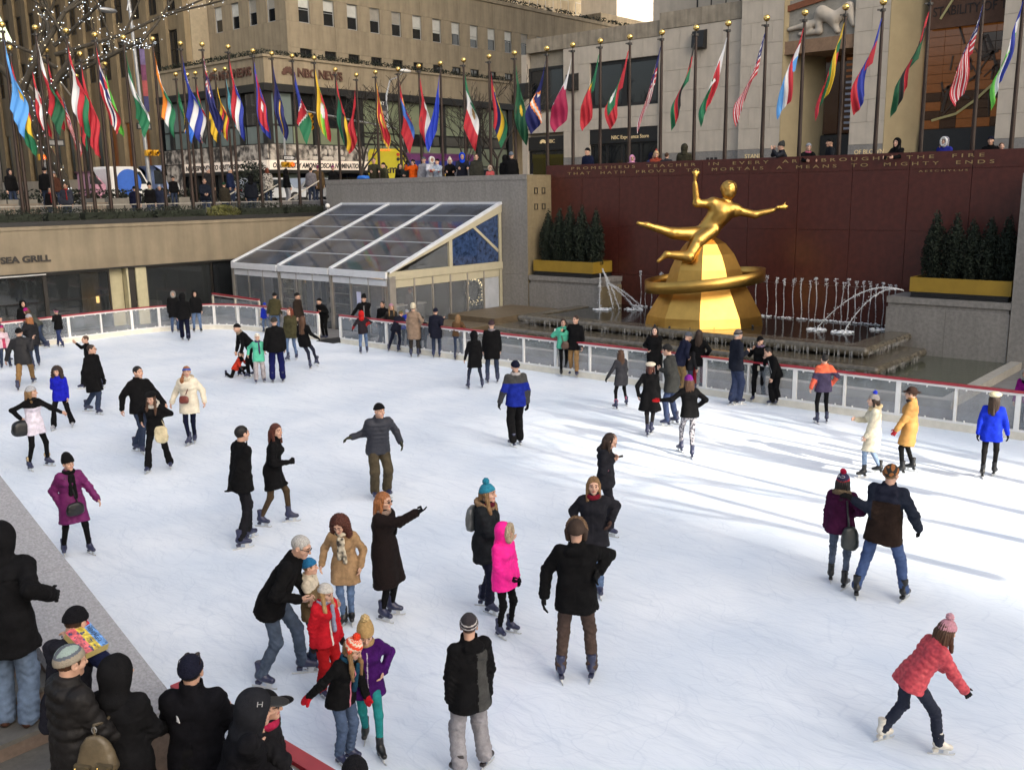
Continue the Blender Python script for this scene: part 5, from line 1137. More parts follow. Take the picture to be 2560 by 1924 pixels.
# terrace: benches, planters, stair rails
TEAK = mat('bench_wood', (.2, .16, .12), .8, var=.2)
for i, (px0, px1) in enumerate(((0, 48), (58, 112), (140, 152), (222, 275))):
    a, b = on(px0, 510, 43, 1).x, on(px1, 510, 43, 1).x; t = thing('bench', 'slatted wooden bench on the terrace behind the hedge', 'bench', ((a+b)/2, 43, TZ), 0, 'wooden benches on the terrace'); t['label'] = ('slatted wooden bench at the far left of the terrace', 'slatted wooden bench left of the man in the red scarf', 'short slatted bench behind the woman in the red scarf', 'slatted wooden bench right of the red scarf spectators')[i]
    for k in range(max(3, int((b-a)/.12))): piece('slat', a+.12*k, a+.12*k+.06, 43.2, 43.24, TZ+.45, TZ+.85, TEAK, t)
    piece('top_rail', a, b, 43.18, 43.26, TZ+.86, TZ+.93, TEAK, t); piece('seat', a, b, 42.75, 43.18, TZ+.4, TZ+.45, TEAK, t)
    for x in (a, b-.07): piece('leg', x, x+.07, 42.8, 43.24, TZ, TZ+.4, TEAK, t)
PLN = mat('concrete_planter', (.2, .185, .155), .85, var=.15)
for i, (a, b) in enumerate(((0, 16), (20, 46), (66, 94), (232, 262), (282, 325), (448, 475))):
    A, B = on(a, 505, 45, 1).x, on(b, 505, 45, 1).x; single('concrete_planter', MB().box(A, B, 45, 45.8, TZ, TZ+1.1), PLN, ('leftmost', 'second', 'third', 'fourth', 'fifth', 'rightmost')[i]+' of the low concrete planters along the back of the terrace from the left', 'planter', 'concrete planters on the terrace')
m = leafbox(MB(), 5, 30, 47.2, 48.2, PZ, PZ+.75, 5000, .09); single('street_hedge', m, LEAF, 'long dark hedge between the terrace and the street', 'hedge')
for i, (c0, c1) in enumerate((((565, 492), (594, 475)), ((632, 498), (700, 458)), ((720, 501), (801, 450)))):
    A, B = on(*c0, 44, 1), on(*c1, 44, 1); t = thing('stair_handrail', ('leftmost', 'middle', 'rightmost')[i]+' of three pale sloping handrails on the terrace stairs', 'handrail', (A.x, 44, TZ), 0, 'stair handrails on the terrace'); part('rail', MB().tube([A, B], .035, 8), mat('rail_pale', (.5, .46, .38), .4, metal=.3), t); part('post', MB().tube([(B.x, 44, TZ), B], .03, 6), METAL, t)
t = thing('terrace_stairs', 'low stairs at the right end of the terrace', 'steps', (29.5, 44, TZ)); t['kind'] = 'structure'; del t['category']
for k in range(5): piece('step', 27.8+.38*k, 31.3, 42.6, 46, TZ+.16*k+.002, TZ+.16*(k+1), PAVE, t)
single('globe_lamp', MB().ball(on(819, 515, 38.9, 1), .13, 12, 8).tube([on(819, 520, 38.9, 1), on(821, 535, 38.9, 1)], .02, 6), WHITE, 'small white globe lamp at the end of the hedge beside the tent roof', 'lamp')
Y0 = -252
shade(-75, -17.8, PZ-.3, 166, Y0, Y0+2); shade(-17.8, -11.2, 124.5, 166, Y0, Y0+2); shade(-11.2, -5, PZ-.3, 166, Y0, Y0+2); shade(-5, 70, PZ-.3, 206, Y0, Y0+2)  # walls of the added shade slab, gap left for the sun patch
t = thing('garden_building', 'low limestone building behind the photographer', 'building', (-30, -10, PZ))
part('wing', MB().box(-60, -34, -60, -6, PZ-.3, 24), LIMEB, t); part('wing', MB().box(-60, -34, 8, 70, PZ-.3, 24), LIMEB, t)
src_ = [o for o in S.objects if o.name.startswith('flagpole') and o.children and len(o.children) == 4]
for i in range(24):
    o = copy_tree(src_[1], None, Vector((-3+1.45*i, -5.6, PZ))); o['label'] = 'gilt topped flagpole in the row beyond the right edge'; o['group'] = 'flagpoles beyond the right edge'
bt_ = bpy.data.objects['bare_tree.001']
for i, x in enumerate((12.6, 14.3, 15.7, 17.3, 18.6)):  # trees added out of view so their shadows streak the sunlit ice
    o = copy_tree(bt_, None, Vector((x, -7.6-.5*(i % 2), PZ)), .9*i); o['label'] = 'bare tree added beyond the right edge to streak the sunlight'; o['group'] = 'bare trees added beyond the right edge'
# ---------------------------------------------------------------- people
def rotx(a): c, s = math.cos(a), math.sin(a); return np.array([[1,0,0],[0,c,-s],[0,s,c]])
def roty(a): c, s = math.cos(a), math.sin(a); return np.array([[c,0,s],[0,1,0],[-s,0,c]])
def rotz(a): c, s = math.cos(a), math.sin(a); return np.array([[c,-s,0],[s,c,0],[0,0,1]])
def dvec(f, o, side): f, o = rad(f), rad(o); return np.array([side*math.sin(o), math.sin(f)*math.cos(o), -math.cos(f)*math.cos(o)])
def cloth(c, kind='wool'):
    k = 'cloth_%s_%02x%02x%02x' % (kind, *[int(255*min(1, x)**.45) for x in c])
    if kind == 'denim': return mat(k, c, .85, var=.35, scale=9, bump=.15, bscale=160, spec=.2)
    if kind == 'puff': return mat(k, c, .62, var=.18, scale=8, bump=.15, bscale=60, spec=.22)
    if kind == 'fur': return mat(k, c, .9, var=.45, scale=60, bump=.9, bscale=90, spec=.15)
    if kind == 'knit': return mat(k, c, .95, var=.25, scale=45, bump=.8, bscale=110, spec=.15)
    if kind == 'leather': return mat(k, c, .35, var=.25, scale=12, bump=.15, bscale=70)
    return mat(k, c, .92, var=.3, scale=11, bump=.35, bscale=110, spec=.07)
def hairmat(c):
    k = 'hair_%02x%02x%02x' % tuple(int(255*min(1, x)**.45) for x in c)
    if k in _MATS: return _MATS[k]
    m = mat(k, c, .55, var=.5, scale=1, bump=.12, bscale=1, spec=.3)
    for n in m.node_tree.nodes:
        if n.type == 'TEX_NOISE':
            mp = m.node_tree.nodes.new('ShaderNodeMapping'); mp.inputs['Scale'].default_value = (90, 90, 9); l = n.inputs['Vector'].links[0].from_socket
            m.node_tree.links.new(l, mp.inputs['Vector']); m.node_tree.links.new(mp.outputs[0], n.inputs['Vector'])
    return m
BLK, CHA, NVY, JEAN, DJEAN = (.0065, .0065, .007), (.017, .017, .019), (.007, .0085, .022), (.09, .14, .24), (.022, .032, .06)
SKINS = {0: (.52, .31, .22), 1: (.42, .24, .16), 2: (.22, .12, .075), 3: (.60, .38, .29)}
HAIRC = {'black': (.012, .01, .009), 'brown': (.07, .034, .018), 'dkbrown': (.03, .017, .011), 'blond': (.34, .21, .09), 'dblond': (.2, .115, .05), 'red': (.13, .03, .014), 'ginger': (.26, .10, .035), 'grey': (.36, .35, .33), 'auburn': (.07, .02, .012)}
def eyemat(): return mat('eye', (.02, .015, .012), .2, var=0)
def skinm(i): return mat('skin_%d' % i, SKINS[i], .5, var=.08, scale=14)
def lipm(i): return mat('lip_%d' % i, tuple(x*y for x, y in zip(SKINS[i], (.75, .42, .45))), .45, var=0)
# ---- cached head, hair, hat, hand, skate meshes in local coordinates (head: centre at origin, facing +y)
_C = {}
def cached(key, fn, lo, hi, h, post=None):
    if key not in _C:
        V, Q = nets(fn, lo, hi, h); _C[key] = (V, Q)
    return _C[key]
def head_fn(P):
    d = smin(ell_(P, (0, -.012, .03), (.075, .095, .09)), ell_(P, (0, .022, -.045), (.056, .066, .072)), .035)
    d = smin(d, cap_(P, (0, .07, -.088), (0, .065, -.092), .022), .025)
    X = np.abs(P[:, 0]); PP = np.stack([X, P[:, 1], P[:, 2]], 1)
    d = smin(d, cap_(PP, (.012, .088, .032), (.042, .075, .034), .011), .014)                 # brows
    d = smin(d, cap_(PP, (.04, .068, -.02), (.05, .05, -.025), .018), .02)                    # cheeks
    d = -smin(-d, np.linalg.norm(PP-np.array([.032, .101, .008], F32), axis=1)-.014, .012)    # sockets
    d = smin(d, np.linalg.norm(PP-np.array([.032, .078, .008], F32), axis=1)-.0125, .003)     # eyes
    d = smin(d, cap_(P, (0, .09, .016), (0, .112, -.022), .008, .0135), .012)                 # nose
    d = smin(d, cap_(PP, (0, .106, -.027), (.012, .096, -.027), .008), .006)
    d = smin(d, cap_(PP, (0, .092, -.051), (.021, .083, -.051), .0068, .004), .006)           # lips
    d = smin(d, cap_(PP, (0, .091, -.060), (.017, .083, -.059), .0072, .004), .005)
    ear = np.maximum(ell_(PP, (.079, -.008, -.004), (.013, .026, .036)), -(np.linalg.norm(PP-np.array([.093, -.002, -.002], F32), axis=1)-.014))
    d = smin(d, ear, .008)
    return smin(d, cap_(P, (0, -.025, -.06), (0, -.045, -.2), .052, .056), .03)
def head_mats(V, Q):
    c = V[Q].mean(1); x = np.abs(c[:, 0]); mi = np.zeros(len(Q), int)
    mi[(np.abs(x-.032) < .0105) & (np.abs(c[:, 2]-.008) < .0062) & (c[:, 1] > .078)] = 1
    mi[(x > .014) & (x < .05) & (np.abs(c[:, 2]-.036+.15*(x-.03)) < .0062) & (c[:, 1] > .06)] = 2
    mi[(x < .023) & (np.abs(c[:, 2]+.055) < .0095) & (c[:, 1] > .078)] = 3
    return mi
def head_mesh(h): return cached(('head', h), head_fn, (-.11, -.13, -.24), (.11, .14, .14), h)
def hair_fn(style):
    def core(P, g=.0):
        d = ell_(P, (0, -.016, .034), (.085+g, .106+g, .099+g))
        d = np.maximum(d, (P[:, 1]-.043)-.95*np.maximum(0, P[:, 2]-.04))+.006*np.exp(-(P[:, 0]-.015)**2/.00003)*(P[:, 2] > .05)
        return np.maximum(d, -.085-P[:, 2]+.55*np.maximum(0, P[:, 1]))
    def f(P):
        st = .004*np.sin(np.arctan2(P[:, 0], P[:, 1]+.02)*26+40*P[:, 2]*np.sin(P[:, 0]*30))
        X = np.abs(P[:, 0]); PP = np.stack([X, P[:, 1], P[:, 2]], 1)
        if style == 'short': return core(P, -.004)+st*.7
        if style == 'bob': return uni([core(P), cap_(PP, (.072, -.01, .02), (.082, -.005, -.11), .026), cap_(P, (0, -.08, 0), (0, -.085, -.1), .055)], .03)+st
        if style == 'curly':
            b = uni([np.maximum(ell_(P, (0, -.03, .02), (.135, .13, .135)), P[:, 1]-.05-.5*np.maximum(0, P[:, 2]-.04)), cap_(PP, (.10, -.01, -.02), (.115, .01, -.16), .05), cap_(P, (0, -.09, -.05), (0, -.1, -.17), .075)], .04)
            return b+.016*np.sin(P[:, 0]*110+6*np.sin(P[:, 2]*60))*np.sin(P[:, 2]*105+5*np.sin(P[:, 1]*70))
        if style in ('long', 'verylong'):
            L_ = .30 if style == 'long' else .42
            return uni([core(P), cap_(PP, (.07, -.02, .0), (.085, .015, -.2), .03, .022), cap_(PP, (.05, -.075, -.02), (.065, -.10, -L_), .05, .035), cap_(P, (0, -.085, -.02), (0, -.115, -L_), .055, .04)], .035)+st*1.5
        if style == 'front':       # long hair falling in front of the shoulders
            return uni([core(P), cap_(PP, (.072, .0, .0), (.09, .055, -.22), .032, .024), cap_(PP, (.09, .055, -.2), (.085, .075, -.34), .026, .016), cap_(P, (0, -.08, -.02), (0, -.1, -.2), .055, .04)], .03)+st*1.5
        if style == 'ponytail': return uni([core(P, -.002), cap_(P, (0, -.1, .02), (.05, -.15, -.08), .035, .04), cap_(P, (.05, -.15, -.08), (.085, -.12, -.28), .04, .02)], .02)+st
        if style == 'sidetail': return uni([core(P, -.002), cap_(P, (.06, -.06, -.05), (.11, .02, -.18), .04, .045), cap_(P, (.11, .02, -.18), (.115, .05, -.36), .045, .02)], .03)+st
        return core(P)
    return f
def hat_fn(style):
    z0 = lambda P, a=.03, b=.28: (a+b*P[:, 1])-P[:, 2]
    def f(P):
        rib = .0022*np.sin(np.arctan2(P[:, 0], P[:, 1])*44)
        if style in ('beanie', 'pom', 'cuff'):
            d = np.maximum(ell_(P, (0, -.014, .036), (.089, .109, .107)), z0(P))
            band = np.maximum(np.maximum(ell_(P, (0, -.014, .03), (.0945, .115, .115)), z0(P)), P[:, 2]-(.075+.28*P[:, 1]))
            return smin(d, band, .004)+rib
        if style in ('bigpom', 'slouch'):
            d = np.maximum(smin(ell_(P, (0, -.014, .045), (.097, .115, .12)), cap_(P, (0, -.04, .1), (0, -.05, .135), .06), .05), z0(P, .015, .25))
            return d+.005*np.sin(np.arctan2(P[:, 0], P[:, 1])*22)*np.sin(P[:, 2]*170)
        if style == 'earflap':
            X = np.abs(P[:, 0]); PP = np.stack([X, P[:, 1], P[:, 2]], 1)
            return smin(np.maximum(ell_(P, (0, -.014, .04), (.092, .112, .115)), z0(P)), cap_(PP, (.082, .0, .02), (.075, .03, -.09), .03, .012), .02)+rib*.6
        if style == 'cap':
            d = np.maximum(ell_(P, (0, -.014, .036), (.088, .108, .1)), z0(P, .035, .1))
            return smin(d, ell_(P, (0, .13, .05), (.075, .085, .009)), .006)
        if style == 'brim':
            d = smin(np.maximum(ell_(P, (0, -.014, .06), (.088, .108, .1)), .04-P[:, 2]), np.maximum(ell_(P, (0, -.014, .048), (.15, .175, .02)), -1), .012); return d
        if style == 'beret': return smin(np.maximum(ell_(P, (.008, -.035, .085), (.12, .125, .055)), -1), np.maximum(ell_(P, (0, -.014, .036), (.088, .108, .08)), z0(P, .045, .25)), .012)
        if style == 'trapper':
            X = np.abs(P[:, 0]); PP = np.stack([X, P[:, 1], P[:, 2]], 1)
            d = np.maximum(ell_(P, (0, -.014, .04), (.094, .114, .11)), z0(P)); return smin(d, cap_(PP, (.09, -.02, .02), (.085, .01, -.075), .035, .03), .015)
        if style == 'headband': return np.maximum(np.maximum(ell_(P, (0, -.014, .03), (.092, .113, .115)), -ell_(P, (0, -.014, .03), (.08, .1, .1))), np.abs(P[:, 2]-.045-.28*P[:, 1])-.026)
        if style in ('hood', 'furhood'):
            d = smin(ell_(P, (0, -.025, .02), (.118, .128, .145)), cap_(P, (0, -.04, -.1), (0, -.05, -.17), .1, .115), .05)
            d = np.maximum(d, -ell_(P, (0, .12, -.01), (.08, .14, .105))); return np.maximum(d, P[:, 1]-.085)+.004*wob(P, 28)
    return f
def fur_fn(P):
    r = np.hypot(P[:, 0]/1.0, (P[:, 2]-.0)/1.28); return np.hypot(r-.088, (P[:, 1]-.075)*.8)-.03+.010*np.sin(P[:, 0]*150+3*np.sin(P[:, 2]*90))*np.sin(P[:, 2]*140+P[:, 1]*120)
def pom_fn(c, r): return lambda P: np.linalg.norm(P-np.array(c, F32), axis=1)-r+.2*r*np.sin(P[:, 0]*190+P[:, 1]*60)*np.sin(P[:, 2]*180+P[:, 0]*50)
HANDP = {'relax': (22, 28), 'fist': (75, 80), 'flat': (4, 6), 'grip': (45, 60), 'point': (12, 14)}
def hand_fn(pose):
    c1, c2 = HANDP[pose]
    def f(P):
        ds = [ell_(P, (0, .002, -.048), (.021, .042, .052)), cap_(P, (0, 0, .03), (0, 0, -.02), .026, .024)]
        for i, (y, L_) in enumerate(((.031, .072), (.0105, .082), (-.0105, .077), (-.03, .06))):
            a, b = (c1, c2) if not (pose == 'point' and i > 0) else (80, 85)
            a1, a2 = rad(a), rad(a+b); s_ = .12*(y/.03)
            p0 = np.array((0, y, -.085)); p1 = p0+L_*.52*np.array((-math.sin(a1), s_*.6, -math.cos(a1))); p2 = p1+L_*.48*np.array((-math.sin(a2), s_*.3, -math.cos(a2)))
            ds += [cap_(P, p0, p1, .0105, .0098), cap_(P, p1, p2, .0098, .0085)]
        t0, t1, t2 = (-.004, .03, -.028), (-.014, .058, -.058), ((-.022, .066, -.09) if c1 < 40 else (-.035, .045, -.085))
        ds += [cap_(P, t0, t1, .0135, .0105), cap_(P, t1, t2, .0105, .0085)]
        return uni(ds, .007)
    return f
def mitt_fn(P): return uni([ell_(P, (0, 0, -.07), (.03, .05, .085)), cap_(P, (0, .03, -.03), (-.01, .072, -.085), .02, .018), cap_(P, (0, 0, .04), (0, 0, -.02), .036, .036)], .02)
def boot_fn(P):
    d = uni([cap_(P, (0, -.012, .13), (0, -.005, .03), .049, .046), cap_(P, (0, -.03, -.02), (0, .03, -.02), .045, .043), cap_(P, (0, .03, -.035), (0, .13, -.055), .044, .036)], .04)
    d = np.maximum(d, -.082-P[:, 2]); d = np.maximum(d, P[:, 2]-.145)
    heel = np.maximum(np.maximum(np.abs(P[:, 0])-.03, np.abs(P[:, 1]+.035)-.032), np.maximum(P[:, 2]+.075, -.115-P[:, 2])); return np.minimum(d, heel)
def shoe_fn(P):
    d = uni([cap_(P, (0, -.01, .02), (0, -.005, -.01), .046, .046), cap_(P, (0, -.035, -.04), (0, .06, -.045), .042, .042), cap_(P, (0, .06, -.048), (0, .14, -.055), .041, .036)], .03)
    return np.maximum(np.maximum(d, -.08-P[:, 2]), P[:, 2]-.05)
_BL = MB()
_BL.prism([(-.0025, y, z) for y, z in ((-.125, -.138), (-.12, -.158), (.15, -.158), (.185, -.15), (.195, -.128), (.18, -.125), (.165, -.138))], (.005, 0, 0))
_BL.box(-.006, .006, -.06, -.015, -.142, -.112).box(-.006, .006, .06, .115, -.142, -.08).box(-.022, .022, -.062, -.008, -.118, -.112).box(-.022, .022, .05, .14, -.088, -.081)
BLADE = mat('skate_blade', (.62, .62, .60), .3, metal=.8, var=0); _BLME = None
_SH = {}
def shared(key, V, Q, mi=None, nm=1):
    """one mesh data-block per shape; each object carries its own material"""
    if key not in _SH:
        me = npmesh(key[0], V, Q, [BLACK]*nm, mi); _SH[key] = me
    return _SH[key]
def place(me, name, parent, R, T, mats, label=None):
    o = bpy.data.objects.new(name, me); COL.objects.link(o); o.parent = parent
    M = np.eye(4); M[:3, :3] = R; M[:3, 3] = T; o.matrix_local = Matrix(M.tolist())
    for i, m in enumerate(mats): o.material_slots[i].link = 'OBJECT'; o.material_slots[i].material = m
    return tag(o, label)
def frame(zdir, yref):
    z = np.asarray(zdir, float); z = z/np.linalg.norm(z); y = np.asarray(yref, float); y = y-z*(y@z)
    if np.linalg.norm(y) < .15: y = np.array((0, 0, 1.))-z*z[2]
    y /= np.linalg.norm(y); return np.stack([np.cross(y, z), y, z], 1)

NP_ = [0]
def ik(a, t, l1, l2, pole):
    d = t-a; D = np.linalg.norm(d); Dm = (l1+l2)*.995
    if D > Dm: t = a+d*Dm/D; d = t-a; D = Dm
    D = max(D, abs(l1-l2)+.02); u = d/np.linalg.norm(d); x = (l1*l1-l2*l2+D*D)/(2*D); hh = math.sqrt(max(0, l1*l1-x*x))
    p = np.asarray(pole, float); p = p-u*(p@u); p = p/max(1e-6, np.linalg.norm(p)); return a+u*x+p*hh, a+u*D
def person(face, label, ft=None, top=None, hd=None, h=None, z=0., lean=0, side=0, twist=0, hy=0, hp=0, hr=0, la=None, ra=None, coat=None, pants=None, feet='skate', footc=(.02, .024, .06), fyaw=(14, 14), fp=(0, 0),
           hat=None, hair=None, skin=0, glove=None, scarf=None, hands=('relax', 'relax'), female=False, group='skaters on the ice', xyz=None, lod=None, glasses=None, socks=None, px=None, crouch=0., hdz=(0, 0), pole=None):
    """face: 0 looks at the camera, 90 to the right of the picture, 180 away. ft: where the feet stand, hd: where the hands are (points seen by the camera, solved to joints);
    la/ra: (upper fwd, upper out, fore fwd, fore out) for arms without a target."""
    NP_[0] += 1
    gp = [at(f[0], f[1], z+(f[2] if len(f) > 2 else 0)) for f in ft] if ft else []
    grd = [p for p, f in zip(gp, ft or []) if len(f) < 3] or gp
    if xyz is not None: P0 = Vector(xyz)
    else: P0 = sum(grd, Vector())/len(grd); P0.z = z
    dc = Vector((-P0.x, -P0.y)); dist = math.hypot(dc.length, P0.z+1-CAMH); dc.normalize(); a = rad(face)
    fx, fy = dc.x*math.cos(a)-dc.y*math.sin(a), dc.y*math.cos(a)+dc.x*math.sin(a)
    Rz0 = rotz(math.atan2(-fx, fy))
    loc = lambda p, s_: Rz0.T@(np.array(p)-np.array(P0))/s_
    sole = {'skate': .158, 'shoe': .08}[feet]; sw = .155 if female else .175
    Rt = rotz(rad(twist))@rotx(-rad(lean))@roty(rad(side)); Rh = rotz(rad(twist+hy))@rotx(-rad(hp))@roty(rad(hr))
    def solve(s_):
        if len(gp) == 2: F = sorted([loc(p, s_)+np.array([0, 0, sole]) for p in gp], key=lambda q: q[0])
        else: F = [np.array([-.1, .02, sole]), np.array([.1, -.02, sole])]
        c = np.mean([f for f in F if f[2] < sole+.03] or F, 0); cx = c.copy()
        if px is not None:
            q = loc(on(px, 960, P0.dot(DV), 0) if False else P0, s_); tgt = (px-1280)/FPX; w0 = P0-CAMP; dep = w0.dot(_fw); off = tgt*dep-w0.dot(_r); cx = cx+Rz0.T@np.array(_r)*off/s_
        zs = []
        for sd, f in zip((-1, 1), F):
            hor = np.linalg.norm(f[:2]-(cx[:2]+np.array([sd*.088, 0]))); zs.append(f[2]+math.sqrt(max(.05, .822**2-hor**2)))
        pel = np.array([cx[0], cx[1], min(min(z_ for z_, f in zip(zs, F) if f[2] < sole+.03 or True), sole+.828)-crouch]); L = {}
        for sd, f, k in zip((-1, 1), F, 'LR'):
            hip = pel+np.array([sd*.088, 0, -.01]); kn, an = ik(hip, f, .43, .40, (sd*.12, 1, .1)); L[k] = (hip, kn, an)
        T = lambda x, y, zz: pel+Rt@np.array([x, y, zz])
        nb = T(0, -.01, .535); hc = nb+Rt@np.array([0, .005, .045])+Rh@np.array([0, .028, .105])*(1+.32*max(0, 1-s_))
        return pel, L, T, nb, hc
    s = (h or 1.7)/1.75
    if top is not None:
        for it in range(3):
            pel, L, T, nb, hc = solve(s); hw = Rz0@(hc*s)+np.array(P0); d = ray((CAMP-CAMP).x+1280, top)
            # height of the crown where the line of sight at that picture row passes the head
            dep = (Vector(hw)-CAMP).dot(Vector((DV.x, DV.y, 0))); dd = ray(1280+FPX*((Vector(hw)-CAMP).dot(_r)/(Vector(hw)-CAMP).dot(_fw)), top); zt = CAMH+dd.z*dep/dd.dot(Vector((DV.x, DV.y, 0)))
            s = s*(zt-P0.z)/(hw[2]-P0.z+(.125+(.03 if hat else .008))*(s*(1+.32*max(0, 1-s))))
    h = 1.75*s; pel, L, T, nb, hc = solve(s); hs = s*(1.0+.32*max(0, 1-s)); vox = lod or max(.0115, dist/950*1.05)
    hl = .0065 if dist < 16 else .009 if dist < 24 else .013; hdl = .006 if dist < 16 else .0085 if dist < 24 else .012
    la = la or (4, 9, 14, 4); ra = ra or (4, 9, 14, 4); A = {}
    tg = {}
    if hd:
        sh_ = {k: T(sd*sw, 0, .47) for sd, k in ((-1, 'L'), (1, 'R'))}
        for i, q in enumerate(hd):
            k = q[2] if len(q) > 2 else None; dz = q[3] if len(q) > 3 else 0.
            best = None
            for kk in ([k] if k else 'LR'):
                S_ = Rz0@(sh_[kk]*s)+np.array(P0); d = ray(q[0], q[1]); dv = Vector((DV.x, DV.y, 0)); t_ = ((Vector(S_)-CAMP).dot(dv)-dz)/d.dot(dv); W_ = loc(CAMP+d*t_, s); W_ = W_-(W_-sh_[kk])/max(.05, np.linalg.norm(W_-sh_[kk]))*.07
                e = np.linalg.norm(W_-sh_[kk])
                if kk not in tg and (best is None or e < best[0]): best = (e, kk, W_)
            tg[best[1]] = best[2]
    for sd, q, k in ((-1, la, 'L'), (1, ra, 'R')):
        sh = T(sd*sw, 0, .47)
        if k in tg: el, wr = ik(sh, tg[k], .285, .25, pole or (sd*.55, -.5, -.75))
        else: el = sh+.285*dvec(q[0], q[1], sd); wr = el+.25*dvec(q[2], q[3], sd)
        A[k] = (sh, el, wr)
    fpitch = fp
    SHOWN = [P0]
    root = thing('person', label, 'person', P0, math.atan2(-fx, fy), group)
    SC = np.diag([s]*3)
    # body: one surface (head and hands meshed finer, overlapping inside neck and wrist)
    w0 = .0 if female else .012
    def torso(P, g):
        q = (P-pel)@Rt
        ds = [cap_(q, (sd*.068, 0, -.03), (sd*.052, .0, .2), .103+g, .088+w0+g) for sd in (-1, 1)]+[cap_(q, (sd*.052, 0, .2), (sd*.07, -.005, .37), .088+w0+g, .100+g) for sd in (-1, 1)]
        ds += [cap_(q, (-sw+.035, 0, .462), (sw-.035, 0, .462), .054+g), cap_(q, (0, -.01, .45), (0, -.012, .53), .07+g, .05+g)]
        if female: ds += [cap_(q, (-.07, .085, .36), (.07, .085, .36), .055+g)]
        return uni(ds, .05), q
    def arms(P, g, cut=0., quilt=0.):
        ds = []
        for k in 'LR':
            sh, el, wr = A[k]; wr = wr-(wr-el)*cut
            ds.append(smin(cap_(P, sh, el, .052+g, .043+g), cap_(P, el, wr, .043+g, .034+g*1.05), .03))
        return ds
    def legs(P, r0, r1, r2, k=.04):
        ds = []
        for kk in 'LR':
            hp_, kn, an = L[kk]; ds.append(smin(cap_(P, hp_, kn, r0, r1), cap_(P, kn, an, r1, r2), .03))
        return ds
    def body(P):
        t_, _ = torso(P, -.03); return uni([smin(t_, d, .04) for d in arms(P, -.012)][:1]+[t_]+arms(P, -.012)+legs(P, .055, .034, .022)+[cap_(P, nb, hc-Rh@np.array([0, .02, .03]), .05)], .03)
    pts = np.array([pel]+[p for v in L.values() for p in v]+[p for v in A.values() for p in v]+[nb, hc])
    lo, hi = pts.min(0)-.16, pts.max(0)+.16
    bV, bQ = nets(body, lo, hi, max(.028, vox*1.4)); bV = bV*s
    Vs, Qs, Ms = [bV], [bQ], [np.zeros(len(bQ), int)]; n = len(bV)
    hV, hQ = head_mesh(hl); Vs.append((hV*hs)@Rh.T+hc*s); Qs.append(hQ+n); Ms.append(head_mats(hV, hQ)); n += len(hV)
    gl = []
    for sd, k, hd in ((-1, 'L', hands[0]), (1, 'R', hands[1])):
        sh, el, wr = A[k]; Fm = frame(el-wr, (0, 1, .35) if abs((wr-el)[1]) < .2 else (0, .2, 1)); 
        if sd > 0: mir = np.diag([1., 1, 1])
        else: mir = np.diag([-1., 1, 1])
        if hd == 'hide': continue
        key = 'mitt' if hd == 'mitt' else hd
        V, Q = cached(('hand', key, hdl), mitt_fn if hd == 'mitt' else hand_fn(hd), (-.11, -.07, -.19), (.05, .1, .06), hdl)
        if sd < 0: V = V*np.array([-1, 1, 1]); Q = Q[:, ::-1]
        gs = s*(1.2 if glove else 1.0)*(.92 if female else 1)
        W_ = (V*gs)@Fm.T+wr*s
        if glove: gl.append((W_, Q))
        else: Vs.append(W_); Qs.append(Q+n); Ms.append(np.zeros(len(Q), int)); n += len(V)
    hcol = HAIRC.get(hair[1] if hair else 'brown', HAIRC['brown'])
    link('body', npmesh('body', np.concatenate(Vs), np.concatenate(Qs), [skinm(skin), eyemat(), hairmat(tuple(x*.8 for x in hcol) if hcol[0] < .2 else HAIRC['brown']), lipm(skin)], np.concatenate(Ms)), root)
    for W_, Q in gl: link('glove', npmesh('glove', W_, Q, cloth(glove, 'knit')), root)
    # trousers
    pt = dict(c=DJEAN, fit='jeans', kind='denim'); pt.update(pants or {})
    fit = {'skinny': (.084, .058, .043), 'jeans': (.094, .07, .062), 'baggy': (.105, .086, .085), 'flare': (.09, .064, .085), 'tights': (.08, .054, .04)}[pt['fit']]
    ph = random.uniform(0, 6); wa = .0 if pt['fit'] == 'tights' else .006
    ankle_cut = .0 if feet == 'shoe' else .0
    def crease(P, J, u, wd, am, fr):
        e = P-J; t_ = e@(u/np.linalg.norm(u)); return am*np.exp(-np.einsum('ij,ij->i', e, e)/(wd*wd))*np.sin(t_*fr+2.5*np.sin(e[:, 0]*38)+1.5*np.sin(e[:, 1]*31))
    fine = vox < .019
    def trousers(P):
        q = (P-pel)@Rt; d = uni([cap_(q, (sd*.07, 0, -.03), (sd*.06, 0, .1), .115, .108) for sd in (-1, 1)], .05); d = np.maximum(d, q[:, 2]-.14)
        for dl in legs(P, *fit): d = smin(d, dl, .025)
        if fine and wa:
            for kk in 'LR': d = d+crease(P, L[kk][1], L[kk][1]-L[kk][2], .13, .006, 95)+crease(P, L[kk][2]*.8+L[kk][1]*.2, L[kk][1]-L[kk][2], .14, .006, 100)+crease(P, L[kk][0], L[kk][0]-L[kk][1], .12, .006, 90)
            for sx in (-1, 1): d = d-.006*((np.abs(q[:, 0]-sx*.075) < .045) & (np.abs(q[:, 2]+.05) < .05) & (q[:, 1] < 0))
        return d+wa*(wob(P, 22, ph)*1.5+1.2*np.abs(wob(P, 40, ph)))
    lp = np.array([p for v in L.values() for p in v]+[pel]); V, Q = nets(trousers, lp.min(0)-.15, lp.max(0)+.18, vox)
    mats_ = [cloth(pt['c'], pt['kind'])]; mi = None
    if 'mat' in pt: mats_ = [pt['mat']]
    link('tights' if pt['fit'] == 'tights' else 'trousers', npmesh('trousers', V*s, Q, mats_, mi), root)
    # coat
    ct = dict(c=BLK, len=.1, g=.016, kind='wool', flare=.02, collar=.05, hood=False, quilt=0, sleeve=None, yoke=None, front=None, cape=0); ct.update(coat or {})
